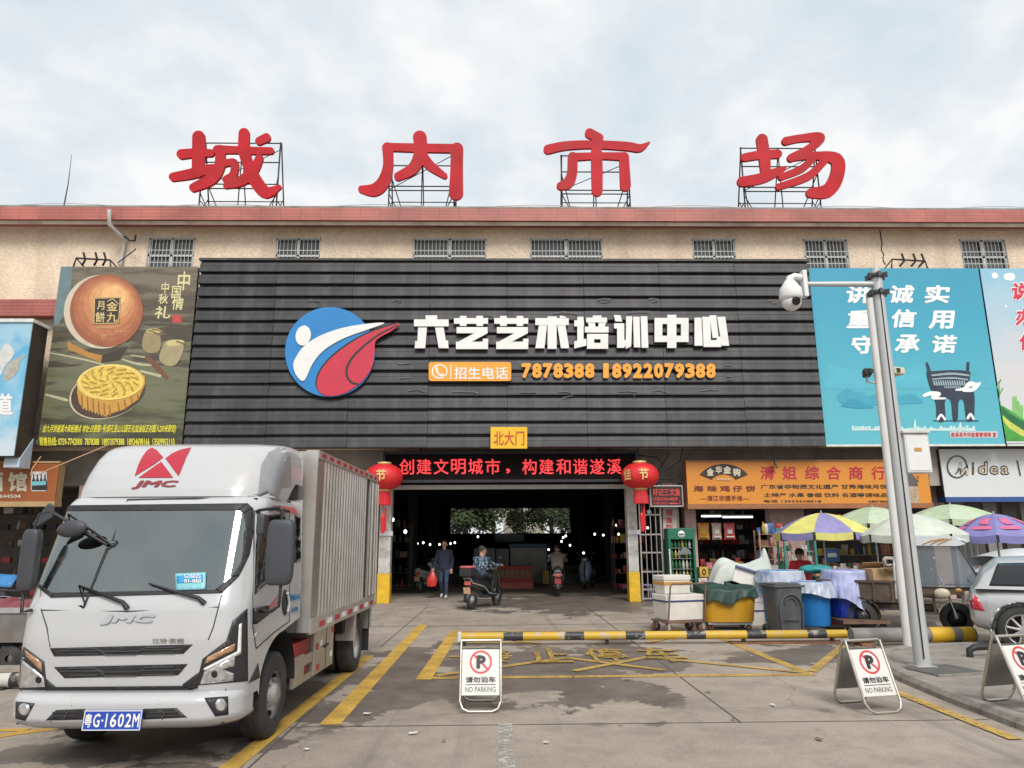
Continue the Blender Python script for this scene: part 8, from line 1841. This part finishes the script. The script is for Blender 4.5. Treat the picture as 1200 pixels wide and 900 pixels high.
for z in np.linspace(.32, fz-.55, 5):
    for x in np.linspace(-h_+.13, h_-.13, 6): goods('bottle', ((fx0+fx1)/2+x, 20.75+.12, z+.001), rr.random(), rr.choice([1, 3, 3, 5, 1]), .95, 'bottle standing in the green drinks fridge', 'bottles in the drinks fridge')
# snack shop, left bay
x0, x1 = W(820, 650, 23.6).x, W(908, 650, 23.6).x
zs = rack('long dark shelf of bottles at the back of the snack shop', x0, x1, 23.7, .4, 6, 2.6, M_blk); stock(x0, x1, 23.7, zs, .4, .15, 'on the dark shelf at the back of the snack shop', 'at the back of the snack shop', rr, cols=(7, 2, 2, 1, 3, 0))
t = thing('display_table', 'display table of reddish packets behind the yellow cartons in the snack shop', 'table', (W(845, 690, 21.9).x, 21.9, 0))
m_ = MB(); m_.box(-.75, .75, -.3, .35, .86, .9); m_.build('tabletop', M_wood, t); m_ = MB(); m_.box(-.74, .74, -.28, .33, 0, .858); m_.build('skirt', GC[2], t)
for i in range(26):
    goods(('packet', 'carton')[i % 2], (t.location.x+rr.uniform(-.65, .65), 21.65+rr.uniform(0, .5), .902), rr.uniform(-.6, .6), rr.choice([0, 0, 6, 2, 5]), rr.uniform(.8, 1.1), LAB[('packet', 'carton')[i % 2]] % 'on the display table of reddish packets', PLU[('packet', 'carton')[i % 2]]+' on the display table')
# hanging snack packs
M_pk = [mat('pack_orange', (.6, .25, .04), .35, var=.25, scale=7), mat('pack_pale', (.6, .42, .36), .35, var=.3, scale=7), mat('pack_red', (.55, .1, .09), .35, var=.3, scale=7)]
for i, (a, b, lb) in enumerate(((817, 832, 'orange hanging snack bag, leftmost above the snack table'), (833.5, 846, 'pale orange hanging snack bag in the middle of three'), (847.5, 862, 'red hanging snack bag, rightmost above the snack table'))):
    Y = 21.25; p, q = W(a, 613, Y), W(b, 632, Y); t = thing('snack_bag', lb, 'snack bag', ((p.x+q.x)/2, Y, q.z)); w_ = (q.x-p.x)/2; hh = p.z-q.z
    m_ = MB(); m_.grid(lambda u, v: Vector((w_*(1-.06*sin(math.pi*v))*cos(2*math.pi*u), .07*sin(2*math.pi*u)*sin(math.pi*v)**.5, hh*v+.012*sin(u*50)*(1 if v < .1 or v > .9 else 0))), 28, 14); m_.build('bag', M_pk[i], t)
    m_ = MB(); m_.box(-w_*.45, w_*.4, -.078, -.072, hh*.35, hh*.6); m_.box(-w_*.7, w_*.7, -.074, -.068, hh*.12, hh*.2); m_.build('printed_label', [GC[5], M_white, M_white][i], t)
    m_ = MB(); m_.tube([(0, 0, hh), (0, 0, 3.34-q.z)], .006, 4); m_.build('string', M_blk, t)
for a, b, y, lb in ((822, 845, 605, 'left glowing tube lamp in the snack shop'), (847, 882, 606, 'right glowing tube lamp in the snack shop')):
    Y = 22.2; p, q = W(a, y, Y), W(b, y, Y); t = thing('tube_lamp', lb, 'tube lamp', ((p.x+q.x)/2, Y, p.z)); l_ = (q.x-p.x)/2
    m_ = MB(); m_.cyl((-l_, 0, 0), (l_, 0, 0), .028, n=10); m_.build('tube', mat('tube_glow', (.8, .8, .85), .4, emit=(.8, .9, 1), es=1.1), t); m_ = MB(); m_.box(-l_, l_, -.03, .03, .035, .07); m_.build('batten', M_alu, t)
    m_ = MB(); m_.cyl((-l_*.7, 0, .07), (-l_*.7, 0, 3.35-p.z), .006, n=4); m_.cyl((l_*.7, 0, .07), (l_*.7, 0, 3.35-p.z), .006, n=4); m_.build('chain', M_blk, t)
for i, (a, y0, b, y1, mi, lb) in enumerate(((819, 664, 831, 676, 5, 'yellow carton with a dark ring, in front of the snack shop'), (818, 677, 830, 690, 1, 'white and pink carton beneath the yellow carton'), (831, 677, 843, 690, 0, 'bright red carton right of the white and pink one'))):
    Y = 20.9; p, q = W(a, y0, Y), W(b, y1, Y); t = thing('goods_carton', lb, 'carton', ((p.x+q.x)/2, Y, q.z)); w_ = (q.x-p.x)/2; hh = p.z-q.z-.012
    m_ = MB(); m_.box(-w_+.01, w_-.01, 0, .35, 0, hh); m_.build('body', GC[mi], t, bev=.008)
    if i == 0: m_ = MB(); vv, ff_ = filled([ellp(0, hh/2, .055, .09, 20), ellp(0, hh/2, .025, .055, 20)], 0); m_.add([(v.x, -.004, v.y) for v in vv], ff_); m_.build('ring_mark', M_ink, t, fix=False)
    else: m_ = MB(); m_.ell((0, -.0, hh*.6), (.08, .012, .07), 12, 8); m_.build('round_print', [None, GC[6], GC[6]][i], t)
t = thing('crate_stand', 'low stand under the cartons in front of the snack shop', 'stand', (W(831, 690, 20.9).x, 20.9, 0)); m_ = MB(); m_.box(-.36, .36, .0, .38, 0, W(831, 690, 20.9).z-.003); m_.build('box', GC[2], t)
# rack between the pillars and the stalls, bottles and jars
x0, x1 = W(893, 660, 20.3).x, W(924, 660, 20.3).x
zs = rack('crowded wooden rack in front of the pink pillar', x0, x1, 20.35, .4, 6, 1.95, M_wood); stock(x0, x1, 20.35, zs, .4, .095, 'on the crowded rack in front of the pink pillar', 'on the pillar rack', rr)
# glass cabinet with a teal frame
x0, x1 = W(921, 660, 18.9).x, W(957, 660, 18.9).x
t = thing('glass_cabinet', 'teal framed glass cabinet of jars behind the stallholder in red', 'cabinet', ((x0+x1)/2, 18.9, 0)); h_ = (x1-x0)/2
m_ = MB()
for x in (-h_, h_):
    for y in (0, .45): m_.box(x-.025, x+.025, y-.025, y+.025, 0, 2.0)
for z in (.03, .75, 1.98):
    for y in (0, .45): m_.box(-h_+.026, h_-.026, y-.02, y+.02, z-.02, z+.02)
m_.build('frame', M_teal, t)
m_ = MB(); m_.box(-h_+.03, h_-.03, .02, .44, .0, .73); m_.build('base', mat('cabinet_base', (.3, .3, .28), .6), t)
zc = [.78, 1.1, 1.4, 1.7]
for z in zc: m_ = MB(); m_.box(-h_+.03, h_-.03, .02, .43, z-.012, z); m_.build('shelf', M_galv, t)
stock(x0, x1, 18.95, [z+.001 for z in zc], .4, .1, 'in the teal framed glass cabinet', 'in the glass cabinet', rr, kinds=('bottle', 'jar'), cols=(1, 1, 2, 6, 3))
# the open stall under the parasols
x0, x1 = W(958, 660, 19.4).x, W(1068, 660, 19.4).x
zs = rack('long open stall rack of groceries under the parasols', x0, x1, 19.5, .45, 6, 2.15, M_wood); stock(x0, x1, 19.5, zs, .45, .13, 'on the long stall rack under the parasols', 'on the long stall rack', rr, cols=(0, 2, 2, 1, 4, 5, 6, 3, 7))
p = W(975, 650, 19.4); t = thing('hanging_sign', 'small blue price board among the groceries', 'sign', p); m_ = MB(); m_.box(-.2, .2, 0, .02, -.18, .16); m_.build('board', mat('board_blue', (.04, .13, .3), .5), t); m_ = MB(); m_.box(-.12, .12, -.006, -.002, -.06, .04); m_.build('white_patch', M_white, t); m_ = MB(); m_.cyl((0, .01, -.18), (0, .01, -p.z), .015, n=6); m_.build('post', M_galv, t)
for i, (px, Y, w_, mi, lb) in enumerate(((968, 19.0, .9, 2, 'brown fruit trays in front of the long stall rack, left'), (1000, 18.8, .9, 1, 'pale trays in front of the long stall rack, middle'), (1035, 18.4, .9, 0, 'reddish trays in front of the long stall rack, right'))):
    t = thing('stall_table', lb.replace('trays', 'table of trays'), 'table', (W(px, 660, Y).x, Y, 0)); m_ = MB(); m_.box(-w_/2, w_/2, -.35, .35, .78, .82); m_.build('tabletop', M_wood, t); m_ = MB(); m_.box(-w_/2+.01, w_/2-.01, -.33, .34, 0, .778); m_.build('cloth', GC[(7, 2, 7)[i]], t)
    for k in range(22): goods(rr.choice(['packet', 'carton', 'jar']), (t.location.x+rr.uniform(-.38, .38), Y+rr.uniform(-.28, .28), .822), rr.uniform(-1, 1), rr.choice([mi, mi, 1, 5, 6, 3]), rr.uniform(.8, 1.2), 'piece of mixed produce on the %s' % ('brown', 'pale', 'reddish')[i]+' stall table', 'produce on the %s stall table' % ('brown', 'pale', 'reddish')[i])
# shop door panels at the right, curtain
for i, x in enumerate((1122, 1140, 1160, 1182, 1204)):
    a, b = W(x, 650, 21.28).x, W(x+16, 650, 21.28).x; m_ = MB(); m_.box(a, b, 21.28, 21.32, 0, 2.9); HB(m_, 'door_leaf', [mat('door_grey', (.2, .19, .18), .5), mat('door_dark', (.06, .055, .05), .5)][i % 2])
m_ = MB(); m_.grid(lambda u, v: Vector((W(1124, 640, 19).x+.5*u, 19+.08*sin(u*20), .6+1.5*v-.3*(u-.5)**2)), 24, 6); tag(m_.build('plastic_curtain', mat('curtain_white', (.5, .5, .49), .5), solid=.006), 'whitish plastic curtain hanging behind the violet parasol', 'curtain')
# scales and goods at the gateway's right side: brooms, small lilac stool, brown bag
p = W(757, 697, 21.5); t = thing('plastic_stool', 'small lilac plastic stool behind the steel grille', 'stool', (p.x, 21.5, 0))
M_lil = mat('lilac_plastic', (.34, .28, .45), .4); m_ = MB(); m_.box(-.15, .15, -.15, .15, .42, .45); m_.build('seat', M_lil, t, bev=.01)
for sx_ in (-1, 1):
    for sy_ in (-1, 1): m_ = MB(); m_.tube([(sx_*.12, sy_*.12, .419), (sx_*.17, sy_*.17, 0)], .025, 6); m_.build('leg', M_lil, t)
# left edge: cart with a tarpaulin, plank, striped bar
p = G(8, 790)
t = thing('market_cart', 'grey metal market cart with a burgundy striped tarpaulin, cut by the left edge', 'cart', (p.x-.5, p.y+.45, 0))
M_cart = mat('cart_metal', (.2, .19, .18), .5, .4, var=.15, dirt=(.2, .12, .07), damt=.6, dscale=2)
m_ = MB(); m_.box(-1.2, .72, -.45, .45, .40, .43); m_.box(-1.2, .72, -.45, -.42, .431, .82); m_.box(-1.2, .72, .42, .45, .431, .82); m_.box(.69, .72, -.419, .419, .431, .82); m_.build('tray', M_cart, t)
m_ = MB(); m_.box(-1.22, .745, -.475, -.452, .78, .85); m_.box(.68, .72, -.475, -.452, .4, .779); m_.box(-.3, -.26, -.475, -.452, .4, .779); m_.build('rail', M_galv, t)
m_ = MB(); m_.grid(lambda u, v: Vector((-1.1+1.7*u, -.4+.8*v, .8+.2*math.sin(math.pi*v)**.7*(1-.5*u)+.02*sin(u*30)+.015*sin(u*60+v*5))), 60, 16); m_.build('tarpaulin', mat('tarp_burgundy', (.2, .05, .06), .7, var=.25, scale=14), t, solid=.01)
for x in (-.9, .45):
    for y in (-.35, .35): m_ = MB(); m_.lathe([(.05, -.03), (.17, -.035), (.18, 0), (.17, .035), (.05, .03)], (x, y, .181), 20, 'y'); m_.build('wheel', M_tyre, t)
m_ = MB(); m_.box(-1.1, .6, -.3, .3, .33, .399); m_.build('chassis', M_und, t)
p = G(5, 812); t = thing('striped_bar', 'black and white striped bar lying by the left kerb', 'barrier', (p.x-1.6, p.y, 0), R(9)); m_ = MB(); m_.cyl((0, 0, .1), (1.75, 0, .1), .085, n=14); m_.build('bar', stripes('bar_black_white', (.5, .48, .44), (.03, .03, .03), 'X', .34, .5), t); m_ = MB(); m_.box(.2, .4, -.1, .1, 0, .03); m_.box(1.3, 1.5, -.1, .1, 0, .03); m_.build('chock', M_blk, t)
p = G(5, 797); t = thing('timber_plank', 'long weathered plank on blocks under the market cart', 'plank', (p.x-1.2, p.y, 0), R(4)); m_ = MB(); m_.box(0, 1.6, -.12, .12, .1, .15); m_.build('plank', mat('weathered_wood', (.3, .26, .22), .8, var=.25, scale=6), t); m_ = MB(); m_.box(.1, .25, -.1, .1, 0, .099); m_.box(1.3, 1.45, -.1, .1, 0, .099); m_.build('block', M_k if False else m_k, t)
# lilac scooter hood and dark stall behind the cart
p = W(14, 706, 12.5); t = thing('covered_scooter', 'scooter under a lilac rain hood behind the market cart', 'scooter', (p.x, 12.5, 0))
m_ = MB(); m_.grid(lambda u, v: Vector((.32*cos(math.pi*u)*(1-.3*v), -.25+.7*v, p.z-.12+.24*sin(math.pi*u)*(1-.4*v))), 18, 8); m_.build('rain_hood', M_lil, t, solid=.01)
m_ = MB(); m_.box(-.25, .25, -.2, .8, .3, .8); m_.build('body', M_scb, t, bev=.06); m_ = MB(); m_.tube([(-.35, -.2, .95), (.35, -.2, .95)], .018, 6); m_.tube([(0, -.2, .95), (0, .0, .7)], .025, 6); m_.build('handlebar', M_trim, t)
for y in (-.3, .8): m_ = MB(); m_.lathe([(.1, -.05), (.22, -.055), (.24, 0), (.22, .055), (.1, .05)], (0, y, .241), 20, 'x'); m_.build('wheel', M_tyre, t)
x0 = W(2, 690, 20.6).x
zs = rack('dark shelf of bottles inside the brown fronted shop on the left', x0-3.2, x0+1.2, 22.6, .4, 6, 2.7, M_blk); stock(x0-1.8, x0+1.2, 22.6, zs, .4, .22, 'on the dark shelf of the brown fronted shop', 'in the brown fronted shop', rr, cols=(7, 2, 7, 1, 0, 7))
p = W(4, 674, 17); t = thing('blue_sheet', 'blue plastic sheet over a stall at the left edge', 'tarpaulin', (p.x, 17, 0)); m_ = MB(); m_.grid(lambda u, v: Vector((-1.2+1.6*u, -.3+.6*v, p.z-.15+.25*sin(math.pi*v)-.1*u)), 12, 8); m_.build('sheet', mat('sheet_blue', (.03, .17, .4), .5, var=.15), t, solid=.01); m_ = MB(); m_.box(-1.1, .3, -.25, .25, 0, p.z-.18); m_.build('stall_box', GC[7], t)

# utility line behind the photographer (it shows in the truck's windscreen)
t = thing('utility_pole', 'concrete utility pole with wires across the road, behind the photographer', 'utility pole', (-7.5, -7, 0))
m_ = MB(); m_.tube([(0, 0, 0), (0, 0, 9.5)], [.16, .1], 12); m_.build('mast', M_conc, t); m_ = MB(); m_.box(-.9, .9, -.05, .05, 8.9, 9.0); m_.build('crossarm', M_galv, t)
for k in range(4):
    m_ = MB(); m_.tube([(-.8+.5*k+13*u, .5*u, 9.05-.25*k-1.2*sin(math.pi*u)) for u in np.linspace(0, 1, 14)], .03, 5); m_.build('wire', M_blk, t)

# litter on the concrete
M_lit = [mat('litter_white', (.55, .53, .5), .8), mat('litter_brown', (.2, .14, .09), .85), mat('litter_green', (.12, .16, .06), .8)]
rr = random.Random(77)
for i, (x, y) in enumerate(((672, 794), (640, 872), (728, 851), (484, 861), (520, 870), (860, 845), (906, 828), (610, 752), (690, 742), (830, 812), (430, 838), (960, 868), (1000, 762), (880, 770), (360, 880), (735, 798))):
    p = G(x, y); k = rr.choice([0, 1, 1, 2]); s_ = rr.uniform(.018, .045)
    m_ = MB(); m_.add([(-s_, -s_*.5, .004), (s_*.8, -s_*.7, .008), (s_*1.1, s_*.4, .016), (0, s_*.8, .005), (-s_*.9, s_*.3, .012)], [(0, 1, 2, 3, 4)])
    o_ = m_.build('litter_scrap', M_lit[k], solid=.003); o_.location = (p.x, p.y, .012); o_.rotation_euler = (0, 0, rr.uniform(0, 6))
    tag(o_, ['scrap of white paper lying on the concrete forecourt', 'dry brown leaf lying on the concrete forecourt', 'small green leaf lying on the concrete forecourt'][k], ['litter', 'leaf', 'leaf'][k], ['paper scraps on the forecourt', 'brown leaves on the forecourt', 'green leaves on the forecourt'][k])

# ================================================================== pieces that lie apart become parts of their own
def split_apart(o):
    me = o.data; n = len(me.vertices); par = list(range(n))
    def find(a):
        while par[a] != a: par[a] = par[par[a]]; a = par[a]
        return a
    for e_ in me.edges:
        a, b = find(e_.vertices[0]), find(e_.vertices[1])
        if a != b: par[a] = b
    isl = {}
    for v in me.vertices: isl.setdefault(find(v.index), []).append(v.index)
    keys = list(isl); co_ = np.array([v.co[:] for v in me.vertices]); bb_ = [(co_[isl[k]].min(0), co_[isl[k]].max(0)) for k in keys]
    gp = list(range(len(keys)))
    def gf(a):
        while gp[a] != a: a = gp[a]
        return a
    for i in range(len(keys)):
        for j in range(i):
            gap = np.maximum(0, np.maximum(bb_[i][0]-bb_[j][1], bb_[j][0]-bb_[i][1])); sz = max((bb_[i][1]-bb_[i][0]).max(), (bb_[j][1]-bb_[j][0]).max())
            if np.linalg.norm(gap) <= max(.02, .5*sz): gp[gf(i)] = gf(j)
    grp = {}
    for i, k in enumerate(keys): grp.setdefault(gf(i), set()).update(isl[k])
    if len(grp) < 2: return
    base = o.name.split('.')[0]; gs = list(grp.values()); full = me
    for gi, vsn in enumerate(gs):
        idx = sorted(vsn); mp_ = {v: i for i, v in enumerate(idx)}
        fs = [p for p in full.polygons if p.vertices[0] in mp_]
        nm = bpy.data.meshes.new(base); nm.from_pydata([tuple(full.vertices[v].co) for v in idx], [], [[mp_[v] for v in p.vertices] for p in fs])
        for m in full.materials: nm.materials.append(m)
        nm.polygons.foreach_set('material_index', [p.material_index for p in fs]); nm.polygons.foreach_set('use_smooth', [p.use_smooth for p in fs]); nm.update()
        if gi == 0: o.data = nm
        else: c = o.copy(); c.data = nm; COL.objects.link(c)
SPL = 'wall_bracket vent_hole tower tin_lettering tassel small_lettering rusty_bracket reflector_tape red_tape red_stripe red_character panel_seam mirror_arm locker_reflector lettering_face lettering hanger ground_support gold_character frame flap eye cloud_scroll chock chain bumper_seam bracket block balloon axle'.split()
for o in [o for o in COL.objects if o.type == 'MESH' and o.parent and o.name.split('.')[0] in SPL and o.data.users == 1 and len(o.data.vertices) < 30000]: split_apart(o)
